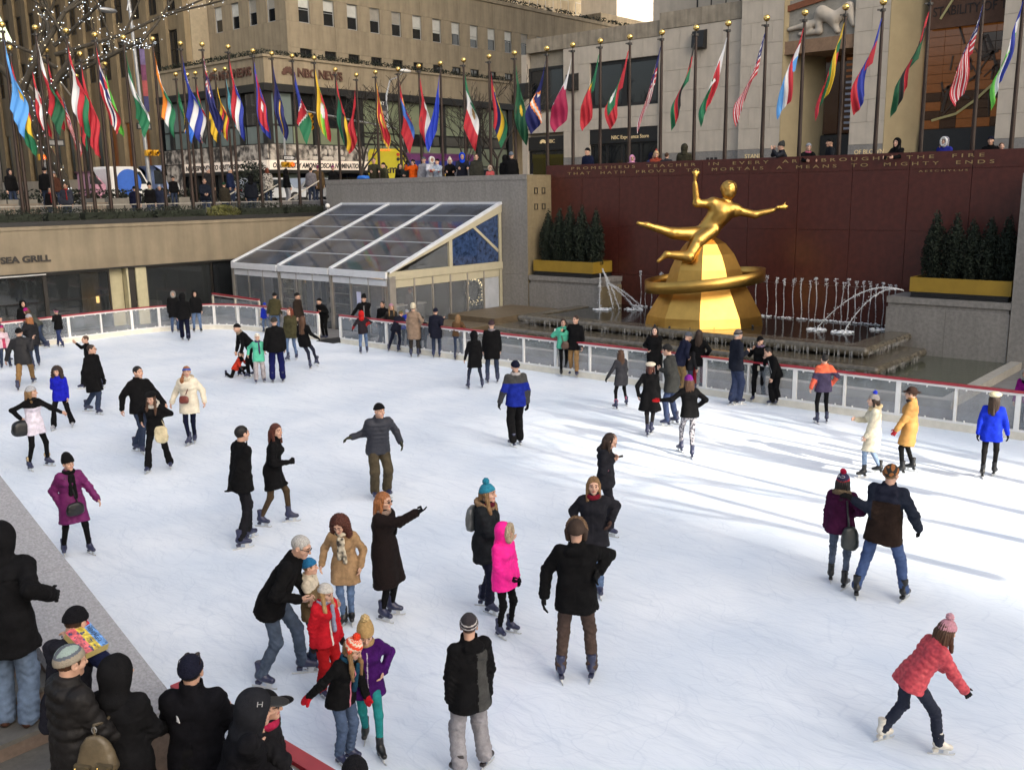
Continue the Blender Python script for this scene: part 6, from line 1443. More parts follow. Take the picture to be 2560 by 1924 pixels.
    g = ct['g']*.95; Ln = ct['len']; mean = np.mean([L['L'][1], L['R'][1]], 0)-pel; mean /= np.linalg.norm(mean); dn = mean*.55+np.array([0, 0, -1])*.45 if Ln > .2 else -Rt[:, 2]*.7+mean*.3; dn /= np.linalg.norm(dn)
    he = pel+dn*Ln; wa2 = .007+.004*(ct['kind'] == 'wool')
    def coatf(P):
        d, q = torso(P, g)
        if ct['quilt']: d = d-.014*np.abs(np.sin(np.pi*(q[:, 2]+.02)/ct['quilt']))
        sk = [cap_(P, pel+Rt@np.array([sd*.06, 0, .05]), he+Rt[:, 0]*sd*(.065+ct['flare']*.9)+dn*.12, .115+g, .115+g+ct['flare']) for sd in (-1, 1)]
        if Ln > .25: sk += [cap_(P, L[k][0], L[k][1], .09+g, .07+g) for k in 'LR']
        d = uni([d]+sk, .05)
        for da in arms(P, g*.75+.002): d = smin(d, da-(.010*np.abs(np.sin(np.pi*(P@(A['L'][0]-A['L'][1]))/.085/.3)) if ct['quilt'] else 0), .045)
        if ct['collar']: d = smin(d, np.maximum(np.abs(cap_(q, (0, -.012, .5), (0, .0, .55+ct['collar']), .082, .078))-.011, q[:, 2]-.55-ct['collar']), .02)
        if ct['hood']: d = smin(d, uni([cap_(q, (-.07, -.09, .5), (.07, -.09, .5), .05), cap_(q, (-.06, -.11, .4), (.06, -.11, .4), .035)], .03), .03)
        if fine:
            for k in 'LR': d = d+crease(P, A[k][1], A[k][0]-A[k][1], .12, .009, 92)+crease(P, A[k][2], A[k][1]-A[k][2], .09, .006, 110)+crease(P, A[k][0]-Rt[:, 2]*.06, A[k][0]-A[k][1], .1, .006, 80)
            if not ct['quilt'] and ct['kind'] != 'fur':
                back = q[:, 1] < 0; d = d+.005*(np.abs(q[:, 2]-.36) < .008)*back+.004*(np.abs(q[:, 0]) < .007)*back*(q[:, 2] < .36)
                d = d-.006*(np.abs(q[:, 0]-.012) < .016)*~back-.006*((np.abs(np.abs(q[:, 0])-.105) < .05) & (np.abs(q[:, 2]-.07) < .022) & ~back)
            d = d-.006*(np.abs((P-he)@dn+.03) < .026)
        d = np.maximum(d, ((P-he)@dn))
        return d+wa2*wob(P, 14, ph+1)+.006*np.abs(wob(P, 30, ph))+.003*wob(P, 70, ph)
    cp = np.array([p for v in A.values() for p in v]+[pel, nb, he+.12*Rt[:, 0], he-.12*Rt[:, 0]]); V, Q = nets(coatf, cp.min(0)-.24, cp.max(0)+.2, vox)
    mats_ = [ct.get('mat') or cloth(ct['c'], ct['kind'])]; mi = np.zeros(len(Q), int); c = V[Q].mean(1); q = (c-pel)@Rt
    def addm(mask, col): mats_.append(cloth(col, ct['kind'])); mi[mask] = len(mats_)-1
    dl_, dr_ = [np.min([cap_(c, A[k][0], A[k][1], 0), cap_(c, A[k][1], A[k][2], 0)], 0) for k in 'LR']
    arm = (np.minimum(dl_, dr_) < .075+g) & (np.abs(q[:, 0]) > sw-.03)
    if ct['sleeve']: addm(arm, ct['sleeve'])
    if ct['yoke']: addm((q[:, 2] > .37) & ~(arm & bool(ct['sleeve'])), ct['yoke'])
    if ct['front']: addm((np.abs(q[:, 0]) < ct['front'][0]) & (q[:, 1] > .05) & (q[:, 2] < ct['front'][2] if len(ct['front']) > 2 else q[:, 2] < .44), ct['front'][1])
    if ct.get('side'): addm((q[:, 0]*ct['side'][0] > .02) & (q[:, 2] < .45) & ~arm, ct['side'][1])
    if ct.get('fore'): 
        m_ = np.zeros(len(Q), bool)
        for k in 'LR': m_ |= (cap_(c, A[k][1]*.75+A[k][2]*.25, A[k][2], 0) < .07+g)
        addm(m_ & arm, ct['fore'])
    link(ct.get('name', 'coat'), npmesh('coat', V*s, Q, mats_, mi), root)
    # feet
    global _BLME
    for i, k in enumerate('LR'):
        hp_, kn, an = L[k]; yw = rad(fyaw[i]); sd = -1 if k == 'L' else 1
        sh_d = (an-kn)/np.linalg.norm(an-kn); pit = fpitch[i]
        Rf = rotz(-yw*sd)@rotx(-rad(pit)); 
        key = 'skate' if feet == 'skate' else 'shoe'; fh = .011 if dist < 16 else .016
        V, Q = cached((key, fh), boot_fn if key == 'skate' else shoe_fn, (-.07, -.1, -.13), (.07, .19, .18), fh)
        fo = place(shared((key, fh), V, Q), key, root, Rf@SC, an*s, [cloth(footc, 'leather')])
        if feet == 'skate':
            if _BLME is None: _BLME = _BL.mesh('blade', BLADE)
            b = bpy.data.objects.new('blade', _BLME); COL.objects.link(b); b.parent = fo
        if socks: link('sock', MB().tube([tuple(an*s+np.array([0, -.008, .10*s])), tuple((an*.75+kn*.25)*s)], [.066*s, .066*s], 10).mesh('sock', cloth(socks, 'knit')), root)
    # hair, hat
    HS = np.diag([hs]*3); RH = Rh@HS; T_h = hc*s; hh = .008 if dist < 16 else .011 if dist < 24 else .015
    if hair:
        V, Q = cached(('hair', hair[0], hh), hair_fn(hair[0]), (-.2, -.22, -.5), (.2, .16, .19), hh)
        RHh = (rotz(rad(twist+hy))@rotx(-rad(hp*.25))@roty(rad(hr)))@HS if hair[0] in ('long', 'verylong', 'front', 'bob') else RH
        place(shared(('hair', hair[0], hh), V, Q), 'hair', root, RHh, T_h, [hairmat(HAIRC[hair[1]])])
    if hat:
        st, hc_ = hat[0], hat[1]; V, Q = cached(('hat', st, hh), hat_fn(st), (-.19, -.2, -.25), (.19, .24, .24), hh)
        kind = 'knit' if st in ('beanie', 'pom', 'cuff', 'bigpom', 'slouch', 'earflap', 'headband', 'beret') else ct['kind'] if st in ('hood', 'furhood') else 'wool'
        if len(hat) > 2 and callable(hat[2]):
            cc = V[Q].mean(1); me = npmesh('hat', V, Q, attrmat('hat_knit', .95, .6, 110)); at_ = me.attributes.new('col', 'FLOAT_COLOR', 'FACE')
            at_.data.foreach_set('color', np.array([(*hat[2](p), 1) for p in cc], F32).ravel()); o = bpy.data.objects.new('hat', me); COL.objects.link(o); o.parent = root
            M = np.eye(4); M[:3, :3] = RH; M[:3, 3] = T_h; o.matrix_local = Matrix(M.tolist())
        else: o = place(shared(('hat', st, hh), V, Q), 'hood' if 'hood' in st else 'headband' if st == 'headband' else 'hat', root, RH, T_h, [cloth(hc_, kind)])
        pc = hat[3] if len(hat) > 3 else (hat[2] if len(hat) > 2 and not callable(hat[2]) else None)
        if st in ('pom', 'bigpom', 'earflap') and pc:
            V, Q = cached(('pom', st, hh), pom_fn((0, -.03, .165) if st != 'bigpom' else (0, -.05, .2), .045 if st != 'bigpom' else .05), (-.08, -.13, .09), (.08, .06, .29), hh); place(shared(('pompom', st, hh), V, Q), 'pompom', root, RH, T_h, [cloth(pc, 'fur')])
        if st in ('furhood', 'trapper'):
            V, Q = cached(('fur', hh), fur_fn, (-.16, .0, -.2), (.16, .15, .2), hh); place(shared(('fur', hh), V, Q), 'fur_trim', root, RH, T_h, [cloth(pc or (.26, .19, .12), 'fur')])
    if ct.get('furcollar'):
        fv, fq = nets(lambda P: np.minimum(np.hypot(np.hypot(((P-pel)@Rt)[:, 0], ((P-pel)@Rt)[:, 1]+.03)-.1, (((P-pel)@Rt)[:, 2]-.53)+.25*((P-pel)@Rt)[:, 1])-.042, 9)+.010*wob(P, 90), nb-.24, nb+.22, max(vox*.8, .012)); link('fur_collar', npmesh('fur_collar', fv*s, fq, cloth(ct['furcollar'], 'fur')), root)
    if scarf:
        tail = scarf[1] if len(scarf) > 1 else 0
        def sf(P):
            q = (P-pel)@Rt; d = np.hypot(np.hypot(q[:, 0], q[:, 1]-.005)-.078, (q[:, 2]-.548)*.75)-.03
            for i in range(tail): d = smin(d, cap_(q, (-.03+.05*i, .125+g, .5), (-.045+.08*i, .135+g, .12+.06*i), .03, .034), .02)
            return d+.006*wob(P, 45)
        V, Q = nets(sf, nb-np.array([.3, .3, .55]), nb+np.array([.3, .3, .15]), max(.011, vox*.8)); link('scarf', npmesh('scarf', V*s, Q, scarf[2] if len(scarf) > 2 else cloth(scarf[0], 'knit')), root)
    if glasses:
        m = MB()
        for sx in (-1, 1): m.ball((sx*.033, .1, .008), .022, 10, 6, sc=(1, .25, .75)); m.beam((sx*.056, .092, .012), (sx*.08, .0, .012), .004, .005)
        m.beam((-.012, .108, .012), (.012, .108, .012), .004, .004); o = link('glasses', m.mesh('glasses', mat('sunglass', (.02, .01, .008), .1, var=0)), root); M = np.eye(4); M[:3, :3] = RH; M[:3, 3] = T_h; o.matrix_local = Matrix(M.tolist())
    # handles for carried things: world positions
    Rz_ = rotz(math.atan2(-fx, fy)); Wd = lambda p: Vector((Rz_@(np.asarray(p)*s)).tolist())+P0
    return dict(root=root, L=Wd(A['L'][2]), R=Wd(A['R'][2]), sL=Wd(A['L'][0]), sR=Wd(A['R'][0]), pel=Wd(pel), head=Wd(hc), T=lambda x, y, zz: Wd(T(x, y, zz)), s=s, Rz=Rz_, dirf=Vector((fx, fy, 0)), Rh=Rz_@Rh, hs=hs, vox=vox)
# ---------------------------------------------------------------- skaters and spectators
def bag(label, c, name='shoulder_bag', size=(.3, .12, .22), col=BLK, kind='leather', strap=None, rz=0., slouch=1., group=None):
    """soft bag: rounded body narrowing to the top, strap up to the carrying point"""
    t = thing(name, label, 'bag', c, 0, group); w, d, h_ = size; R_ = rotz(rz)
    def f(P):
        q = (P-np.array(c))@R_; k = 1-.22*slouch*np.clip(q[:, 2]/h_+.5, 0, 1)
        e = ((np.abs(q[:, 0])/(w/2*k))**3+(np.abs(q[:, 1])/(d/2*k))**3+(np.abs(q[:, 2])/(h_/2))**3)**(1/3)
        return (e-1)*min(w, d, h_)*.5+.004*wob(P, 40)
    r = max(size)*.8; V, Q = nets(f, np.array(c)-r, np.array(c)+r, .012 if (Vector(c)-CAMP).length < 16 else .02)
    link('bag_body', npmesh('bag_body', V-np.array(c), Q, cloth(col, kind)), t)
    if strap:
        pts = [Vector(p) for p in strap]; part('strap', MB().tube(pts, .012, 6), cloth(tuple(x*.8 for x in col), 'leather'), t)
    return t
def away(p, k): d = Vector((p[0]-CAMP.x, p[1]-CAMP.y, 0)).normalized(); return Vector(p)-d*k      # k metres towards the camera
def toR(p, k): return Vector(p)+RV*k
TIGHT = dict(c=BLK, fit='tights', kind='wool'); JN = dict(c=JEAN); DJ = dict(c=DJEAN); BP = dict(c=BLK, kind='wool'); SKJ = dict(c=DJEAN, fit='skinny'); SKL = dict(c=JEAN, fit='skinny')
SK, SP, FT = 'skaters on the ice', 'spectators around the rink', 'people along the upper plaza'
# --- far left cluster
person(100, 'person in dark teal jacket and black beanie at the left edge of the ice', [(-6, 912), (22, 905)], 786, coat=dict(c=(.03, .045, .05), len=.15), pants=DJ, hat=('beanie', NVY), hair=('short', 'brown'))
person(10, 'child in pale pink patterned jacket and magenta knit hat', [(5, 922), (26, 918)], 812, coat=dict(c=(.55, .42, .46), len=.12, front=(.06, (.4, .05, .1), .3)), pants=DJ, hat=('beanie', (.32, .01, .12)), female=True, hair=('long', 'brown'))
person(165, 'person in tan trousers and black hooded jacket seen from behind', [(46, 978), (84, 958)], 818, [(14, 905), (88, 850)], coat=dict(c=CHA, len=.16, hood=True, g=.03, kind='puff'), pants=dict(c=(.22, .13, .055), kind='wool'), hat=('beanie', BLK), lean=6, side=-4)
person(200, 'person in grey beanie with long brown hair skating at the left', [(84, 925), (98, 915)], 783, [(95, 866), (62, 842)], female=True, coat=dict(c=CHA, len=.2), pants=DJ, hat=('beanie', (.33, .34, .37)), hair=('long', 'ginger'), lean=14)
person(-115, 'person in grey green jacket and magenta hat leaning on the left barrier', [(121, 870), (112, 866)], 768, [(58, 808)], coat=dict(c=(.055, .058, .05), len=.06), pants=DJ, hat=('beanie', (.35, .01, .15)), hair=('long', 'brown'), female=True, lean=38, px=104, hp=25)
person(-150, 'woman in black jacket with pink headband holding the left barrier', [(158, 868), (146, 866)], 770, [(132, 805)], female=True, coat=dict(c=BLK, len=.14), pants=dict(c=(.02, .03, .09)), hat=('headband', (.6, .2, .33)), hair=('short', 'black'), lean=6)
person(20, 'man in black hood standing behind the left barrier', xyz=(14.9, 37.3, 0), top=750, hat=('hood', BLK), coat=dict(c=BLK), hair=None, feet='shoe', group=SP)
person(60, 'person in dark coat behind the barrier at the left edge', xyz=(13.7, 37.4, 0), top=760, hat=('beanie', NVY), coat=dict(c=BLK), feet='shoe', group=SP)
# --- three by the far left barrier
person(10, 'person in long black coat with grey fur hood by the far barrier', [(432, 833), (446, 830)], 726, coat=dict(c=BLK, len=.32, g=.03), pants=dict(c=(.05, .08, .15)), hat=('furhood', BLK, (.25, .24, .22)), hands=('hide', 'hide'))
person(185, 'person in black jacket and dark trousers standing apart with back turned', [(457, 850), (472, 853)], 732, coat=dict(c=BLK, len=.16, hood=True), pants=dict(c=NVY, kind='wool', fit='baggy'), hat=('hood', BLK))
person(0, 'person in black jacket and light blue jeans by the far barrier', [(486, 830), (503, 830)], 726, coat=dict(c=BLK, len=.14), pants=JN, hat=('hood', BLK), footc=BLK)
# --- man pointing, man in long coat
person(-80, 'man in black coat reaching one arm out to the left', [(208, 972), (255, 970)], 838, [(185, 857)], coat=dict(c=BLK, len=.3), pants=BP, hair=('short', 'brown'), hy=10, lean=5)
person(50, 'man in long black coat, jeans and glasses looking right', [(218, 1028), (246, 1036)], 860, [(210, 972)], coat=dict(c=BLK, len=.36, g=.024, collar=.06), pants=DJ, hair=('short', 'dkbrown'), hy=18, glasses=1, lean=4, glove=BLK, px=240)
# --- left group
person(-15, 'woman in royal blue coat with curly brown hair and grey beanie', [(136, 1075), (182, 1067)], 914, [(150, 985)], female=True, coat=dict(c=(.012, .015, .34), len=.16), pants=dict(c=BLK, fit='flare', kind='wool'), hat=('beanie', (.05, .05, .06)), hair=('curly', 'dkbrown'), hy=-5, hp=8, footc=(.3, .3, .32))
w = person(35, 'woman in white sweater, black scarf and jacket with a big black bag', [(75, 1176), (121, 1164)], 962, [(180, 1042), (48, 1052)], female=True, coat=dict(c=(.6, .55, .62), len=.22, g=.012, sleeve=BLK, yoke=BLK), pants=TIGHT, hat=('cuff', (.36, .37, .39)), hair=('long', 'dblond'), scarf=(BLK,), hy=30, glove=None, socks=(.42, .33, .2))
bag('large round black leather bag held by the woman in the white sweater', tuple(away(w['L'] if (w['L']-w['sL']).length < 0 else (w['R'] if w['R'].dot(RV) < w['L'].dot(RV) else w['L']), .05)+Vector((0, 0, -.2))), 'handbag', (.42, .24, .32), BLK, strap=None)
w = person(12, 'woman in purple coat with black scarf and black beanie', [(162, 1386), (226, 1384)], 1136, [(150, 1268), (252, 1258)], female=True, coat=dict(c=(.12, .012, .085), len=.36, kind='puff', quilt=.11, g=.022, flare=.03), pants=TIGHT, hat=('slouch', BLK), scarf=(BLK, 2), hy=14, hair=('short', 'dkbrown'))
o = lettering('PARIS', (0, 0, 0), (1, 0, 0), .03, WHITE, w['root'], .1, ext=.002); Rh = w['Rh']; o.parent = w['root']; Mh = Matrix(((w['Rz'].T@w['Rh']).tolist())).to_4x4(); n_ = len(o.data.vertices)
for v in o.data.vertices: v.co = Vector((v.co.x-.05, .108-.5*(v.co.x-.05)**2*12, v.co.z+.055))
hl_ = Vector((w['Rz'].T@np.array(w['head']-w['root'].location)).tolist()); Mh.translation = hl_; o.matrix_local = Mh
bag('small black crossbody bag on the woman in the purple coat', tuple(away(w['T'](0, .2, -.06), .05)), 'crossbody_bag', (.3, .1, .2), BLK, strap=[w['T'](-.06, .17, .0), w['T'](.0, .17, .25), w['T'](.1, .1, .47)])
m_ = person(28, 'tall man in black jacket with arms held wide behind the long haired girl', [(356, 1134), (340, 1128)], 914, [(302, 1030), (418, 1018)], coat=dict(c=BLK, len=.12, g=.026, hood=True), pants=DJ, hair=('short', 'black'), hy=12, px=362, hands=('grip', 'relax'))
w = person(-12, 'girl with long brown hair and black jacket carrying a white tote bag', [(372, 1181), (426, 1170)], 978, [(352, 1062), (398, 1048)], female=True, coat=dict(c=BLK, len=.14, furcollar=(.5, .46, .4)), pants=dict(c=BLK, fit='flare', kind='wool'), hat=('beret', BLK), hair=('front', 'brown'), hy=-12, hp=14, lean=10)
hb = w['L'] if w['L'].dot(RV) > w['R'].dot(RV) else w['R']
b_ = bag('cream canvas tote bag hanging from the long haired girl', tuple(away(hb+Vector((0, 0, -.36)), .06)), 'tote_bag', (.28, .09, .36), (.55, .47, .3), 'wool', strap=[hb+Vector((0, 0, -.2))-RV*.08, hb, hb+Vector((0, 0, -.2))+RV*.08], rz=math.atan2(RV.y, RV.x), slouch=.3)
w = person(-20, 'woman in white puffer coat with blue headband and long ginger hair', [(475, 1112), (488, 1106)], 912, [(427, 1012), (514, 1010)], female=True, coat=dict(c=(.62, .56, .44), len=.26, kind='puff', quilt=.1, g=.024, furcollar=(.5, .42, .3)), pants=dict(c=NVY, fit='tights', kind='wool'), hat=('headband', (.06, .11, .4)), hair=('sidetail', 'ginger'), hy=20)
bag('small red brown crossbody bag on the white puffer coat', tuple(away(w['T'](.04, .2, .1), .05)), 'crossbody_bag', (.24, .09, .18), (.14, .03, .02), strap=[w['T'](.0, .17, .2), w['T'](-.06, .15, .35), w['T'](-.12, .06, .47)], rz=math.atan2(RV.y, RV.x))
# --- couple in black
person(115, 'man in black jacket and trousers skating beside the woman in black', [(603, 1372), (622, 1348)], 1062, [(565, 1248)], coat=dict(c=BLK, len=.14, g=.022), pants=dict(c=(.011, .011, .013), kind='wool'), hair=('short', 'black'), lean=6, glove=BLK, hy=10)
person(75, 'woman in black belted coat and brown leggings with hand at her mouth', [(654, 1316), (724, 1304)], 1058, [(728, 1162, 'R'), (696, 1095, 'L')], female=True, coat=dict(c=BLK, len=.3, flare=.02, collar=.08), pants=dict(c=(.06, .04, .024), fit='tights', kind='wool'), hair=('long', 'auburn'), hy=-30, lean=10, glove=BLK, hands=('flat', 'fist'))
# --- man gliding in the middle
person(14, 'man in black beanie and charcoal puffer jacket gliding with arms out', [(938, 1247), (968, 1240)], 1005, [(872, 1098), (1006, 1112)], coat=dict(c=(.03, .032, .042), kind='puff', quilt=.075, g=.02, len=.12), pants=dict(c=(.065, .052, .033), kind='wool', fit='baggy'), hat=('beanie', BLK), lean=16, hy=20, hp=4, glove=(.05, .05, .03), px=950, crouch=.05)
# --- fur coat lady
person(62, 'woman in long dark brown fur coat and sunglasses pointing right', [(958, 1552), (980, 1536)], 1229, [(1052, 1280, 'R'), (985, 1330, 'L')], female=True, coat=dict(c=(.011, .007, .0065), len=.47, kind='fur', g=.034, flare=.04), pants=TIGHT, hair=('long', 'ginger'), glasses=1, scarf=((.22, .16, .13),), glove=BLK, hands=('relax', 'point'), hy=-5)
# --- curly hair, camel coat
person(-14, 'woman in camel coat and plaid scarf with big curly dark hair', [(862, 1562), (880, 1556)], 1290, [(905, 1425), (800, 1420)], female=True, coat=dict(c=(.30, .19, .10), len=.3, g=.022, collar=.07, flare=.015), pants=SKL, hair=('curly', 'auburn'), hp=26, lean=10, hy=-10, footc=BLK,
       scarf=((.55, .48, .36), 2, mat('plaid_scarf', (.6, .53, .4), .9, col2=(.03, .025, .022), scale=22, detail=0)))
# --- grey haired man with children
person(70, 'grey haired man in black coat and jeans bending over the children', [(655, 1718), (758, 1682)], 1337, [(752, 1512, 'R'), (770, 1500, 'L')], coat=dict(c=BLK, len=.16, g=.024), pants=dict(c=(.055, .075, .11)), hair=('short', 'grey'), lean=30, hp=22, glasses=1, px=695, hy=-6)
person(72, 'child in blue knit hat and khaki jacket held by the grey haired man', h=1.12, xyz=tuple(at(786, 1668, 0)), top=1391, coat=dict(c=(.16, .11, .055), len=.12, hood=True, yoke=(.5, .44, .34)), pants=DJ, hat=('beanie', (.02, .14, .3)), hair=('short', 'dblond'), hy=10, la=(15, 5, 60, 0), ra=(10, 5, 50, 0))
person(40, 'girl in red ski jacket and red trousers with pale beanie', [(806, 1742), (838, 1736)], 1455, [(778, 1662)], female=True, coat=dict(c=(.42, .012, .02), len=.12, g=.03, front=(.02, (.6, .55, .5), .3), fore=(.42, .012, .02), hood=True), pants=dict(c=(.33, .01, .012), kind='wool', fit='baggy'), hat=('cuff', (.55, .52, .47)), hair=('front', 'blond'), scarf=((.28, .3, .4), 1), hp=16, glove=(.02, .012, .012), hands=('mitt', 'mitt'), hy=10)
FAIR = lambda p: ((.8, .06, .02) if abs(p[2]-.085) < .012 or (p[2] < .03) else (.72, .62, .48) if abs(p[2]-.055) < .008 or abs(p[2]-.115) < .008 else ((.75, .68, .55) if int((math.atan2(p[0], p[1])+4)*5+int(p[2]*60)) % 3 == 0 else (.82, .12, .05)))
w = person(45, 'girl in orange patterned earflap hat and black jacket with pink stripe', [(850, 1912), (876, 1898)], 1590, [(726, 1788, 'R')], female=True, coat=dict(c=BLK, len=.14, g=.022, front=(.018, (.6, .2, .26), .44)), pants=dict(c=(.05, .075, .13)), hat=('earflap', (.8, .1, .04), FAIR, (.7, .05, .02)), hair=('front', 'dblond'), lean=16, hp=28, hy=8, glove=(.45, .01, .02), hands=('mitt', 'mitt'), scarf=((.01, .05, .09), 1))
person(5, 'girl in tan chunky knit hat, purple jacket and teal leggings', [(915, 1846), (952, 1896)], 1552, [(962, 1690)], female=True, coat=dict(c=(.045, .008, .09), len=.2, g=.022, front=(.006, (.4, .35, .4), .45)), pants=dict(c=(.02, .2, .2), fit='tights', kind='wool'), hat=('bigpom', (.42, .28, .12), (.5, .36, .17)), hair=None, scarf=((.40, .27, .12),), hp=24, lean=8, footc=BLK, px=925)
# --- boy with his back to us
person(205, 'boy in dark striped beanie, black and grey jacket and grey sweatpants', [(1150, 1946), (1212, 1918)], 1528, [(1118, 1800), (1222, 1750)], coat=dict(c=BLK, len=.2, g=.03, hood=True, side=(1, (.05, .05, .048))), pants=dict(c=(.24, .23, .24), kind='wool', fit='baggy'), hat=('beanie', BLK, lambda p: (.45, .42, .4) if min(abs(p[2]-.055-.28*p[1]), abs(p[2]-.085-.28*p[1])) < .006 else (.028, .023, .027)), hair=('short', 'brown'), hy=-28, footc=(.02, .015, .015), hands=('hide', 'hide'), fyaw=(14, 60))
# --- big man from behind
person(178, 'man in black hooded coat, brown trousers and fur trapper hat seen from behind', [(1402, 1700), (1480, 1697)], 1294, [(1355, 1500), (1505, 1440)], coat=dict(c=BLK, len=.16, g=.032, hood=True), pants=dict(c=(.065, .045, .038), kind='wool', fit='jeans'), hat=('trapper', (.05, .035, .028), (.16, .1, .06)), glove=BLK, hands=('relax', 'relax'), pole=(0, .1, .2))
person(-4, 'smiling blond woman in black jacket and red scarf behind the trapper hat man', [(1470, 1478), (1498, 1490)], 1191, [(1532, 1312, 'L'), (1440, 1330, 'R')], female=True, coat=dict(c=(.016, .016, .02), len=.22, g=.024), pants=JN, hair=('long', 'dblond'), scarf=((.16, .008, .02),), glove=(.06, .035, .028), hy=8, lean=8)
w = person(78, 'girl with very long dark hair in black hoodie looking at her phone', [(1505, 1336), (1522, 1340)], 1082, [(1542, 1158, 'R'), (1538, 1152, 'L')], female=True, coat=dict(c=(.016, .016, .02), len=.12, hood=True), pants=dict(c=(.014, .014, .018), fit='flare', kind='wool'), hair=('verylong', 'dkbrown'), hp=38, hands=('grip', 'grip'))
ph = w['R'].lerp(w['L'], .5)+RV*.1+Vector((0, 0, .03)); t = thing('phone', 'thin dark phone held by the long haired girl', 'phone', ph); part('case', MB().beam(ph-RV*.055, ph+RV*.055+Vector((0, 0, .02)), .07, .012), BLACK, t); part('screen', MB().beam(ph-RV*.05+Vector((0, 0, .008)), ph+RV*.05+Vector((0, 0, .028)), .06, .003), DGLASS, t)
bag('bright pattern patches sewn on the black hoodie sleeve', tuple(away(w['T'](.15, .03, .25), .06)), 'sleeve_patch', (.09, .02, .12), (.45, .16, .24), 'wool', rz=math.atan2(RV.y, RV.x))['category'] = 'patch'
# --- teal hat, pink child
w = person(62, 'girl in teal pompom hat and dark parka with fur hood', [(1208, 1514), (1224, 1534)], 1205, [(1276, 1348)], female=True, coat=dict(c=(.014, .016, .018), len=.24, g=.03, furcollar=(.22, .14, .08), hood=True), pants=dict(c=NVY), hat=('pom', (.03, .22, .32), (.02, .2, .3)), hair=('front', 'dblond'), hy=4, lean=4, scarf=((.09, .01, .02),))
bag('small grey backpack on the girl in the teal hat', tuple(w['T'](0, -.2, .3)), 'backpack', (.3, .14, .34), (.10, .11, .11), rz=math.atan2(w['dirf'].y, w['dirf'].x)-math.pi/2)
person(50, 'child in bright pink parka with fur trimmed hood and black trousers', [(1248, 1592), (1276, 1580)], 1304, [(1278, 1452)], coat=dict(c=(.82, .015, .26), len=.2, g=.028, kind='puff', flare=.015), pants=dict(c=BLK, fit='skinny', kind='wool'), hat=('furhood', (.82, .015, .26), (.45, .36, .25)), hair=('short', 'blond'), hy=18, glove=BLK, female=True)
# --- blue jacket man, black pair
person(205, 'man in royal blue and dark grey jacket with black trousers from behind', [(1283, 1117), (1300, 1110)], 898, [(1248, 1012), (1320, 1012)], coat=dict(c=(.01, .02, .2), yoke=(.05, .05, .05), fore=(.04, .04, .045), len=.12, g=.028, collar=.06), pants=dict(c=BLK, kind='wool', fit='baggy'), hat=('beanie', NVY), scarf=((.4, .37, .36),), glove=BLK, twist=-8)
person(190, 'woman in black hooded coat skating next to a tall man in black', [(1171, 972), (1206, 970)], 826, [(1160, 905)], female=True, coat=dict(c=BLK, len=.3, flare=.02, hood=True), pants=dict(c=(.014, .018, .035), fit='skinny'), hat=('hood', BLK), lean=4)
person(185, 'tall man in black coat and jeans beside the hooded woman', [(1219, 958), (1244, 956)], 798, coat=dict(c=BLK, len=.28, g=.024), pants=dict(c=(.02, .03, .055)), hat=('beanie', (.05, .03, .035)), scarf=((.2, .18, .19),))
# --- gate group
person(180, 'man in black jacket and navy trousers with cream side stripe from behind', [(682, 956), (708, 955)], 790, [(660, 890)], coat=dict(c=BLK, len=.14, g=.03), pants=dict(c=(.008, .01, .06), kind='wool', fit='baggy'), hat=('beanie', (.04, .035, .03)), lean=3)
person(4, 'girl in mint green jacket, white bear hat and purple scarf', [(641, 958), (660, 955)], 832, [(618, 890), (656, 905)], female=True, coat=dict(c=(.08, .42, .27), len=.2, kind='puff', g=.026), pants=dict(c=(.33, .3, .3), kind='wool', fit='baggy'), hat=('earflap', (.7, .66, .58), lambda p: (.02, .02, .02) if math.hypot(abs(p[0])-.035, p[2]-.095) < .014 and p[1] > 0 else (.7, .66, .58)), scarf=((.06, .025, .1), 1), hair=('short', 'brown'))
person(-70, 'person in black bending down to help the fallen child in red', [(622, 945), (640, 940)], 807, [(600, 905)], coat=dict(c=BLK, len=.14, g=.026), pants=BP, hat=('beanie', BLK), lean=36, hp=10, scarf=((.25, .2, .15),), px=632)
w = person(60, 'child in red jacket kneeling on the ice', [(566, 942), (598, 940)], None, [(628, 908), (612, 938)], h=1.2, coat=dict(c=(.5, .04, .02), len=.1, hood=True, fore=(.05, .05, .055)), pants=BP, hat=('hood', BLK), lean=34, crouch=.5, px=590, hands=('mitt', 'mitt'), glove=BLK)
person(-25, 'woman with long red hair in olive jacket and jeans looking back', [(721, 902), (742, 898)], 768, female=True, coat=dict(c=(.055, .05, .025), len=.22, flare=.02), pants=SKL, hair=('long', 'red'), hy=-10, skin=3, hands=('hide', 'hide'))
person(150, 'woman with long brown hair in black jacket lifting one skate', [(776, 922), (792, 912, .06)], 789, [(796, 848)], female=True, coat=dict(c=BLK, len=.18, flare=.01), pants=dict(c=(.016, .018, .035), fit='skinny'), hair=('verylong', 'brown'), fp=(0, 30), px=765, glove=BLK, lean=-4)
person(160, 'man in olive jacket and dark hood leaning on the corner barrier', [(684, 838), (696, 838)], 730, [(668, 790)], coat=dict(c=(.05, .045, .022), len=.14, g=.028), pants=JN, hat=('beanie', BLK), lean=12, group=SK)
person(200, 'small child in blue jacket and blue hat with yellow mittens', [(660, 831), (672, 830)], 755, [(668, 782)], coat=dict(c=(.015, .03, .35), len=.12, g=.026), pants=JN, hat=('beanie', (.015, .04, .4)), glove=(.5, .3, .04), hands=('mitt', 'mitt'))
person(60, 'tall man in long dark brown coat standing by the gate in pale boots', [(742, 850), (755, 852)], 730, coat=dict(c=(.025, .018, .014), len=.34, g=.028), pants=BP, hat=('beanie', BLK), skin=1, feet='skate', footc=(.42, .33, .24), hy=20)
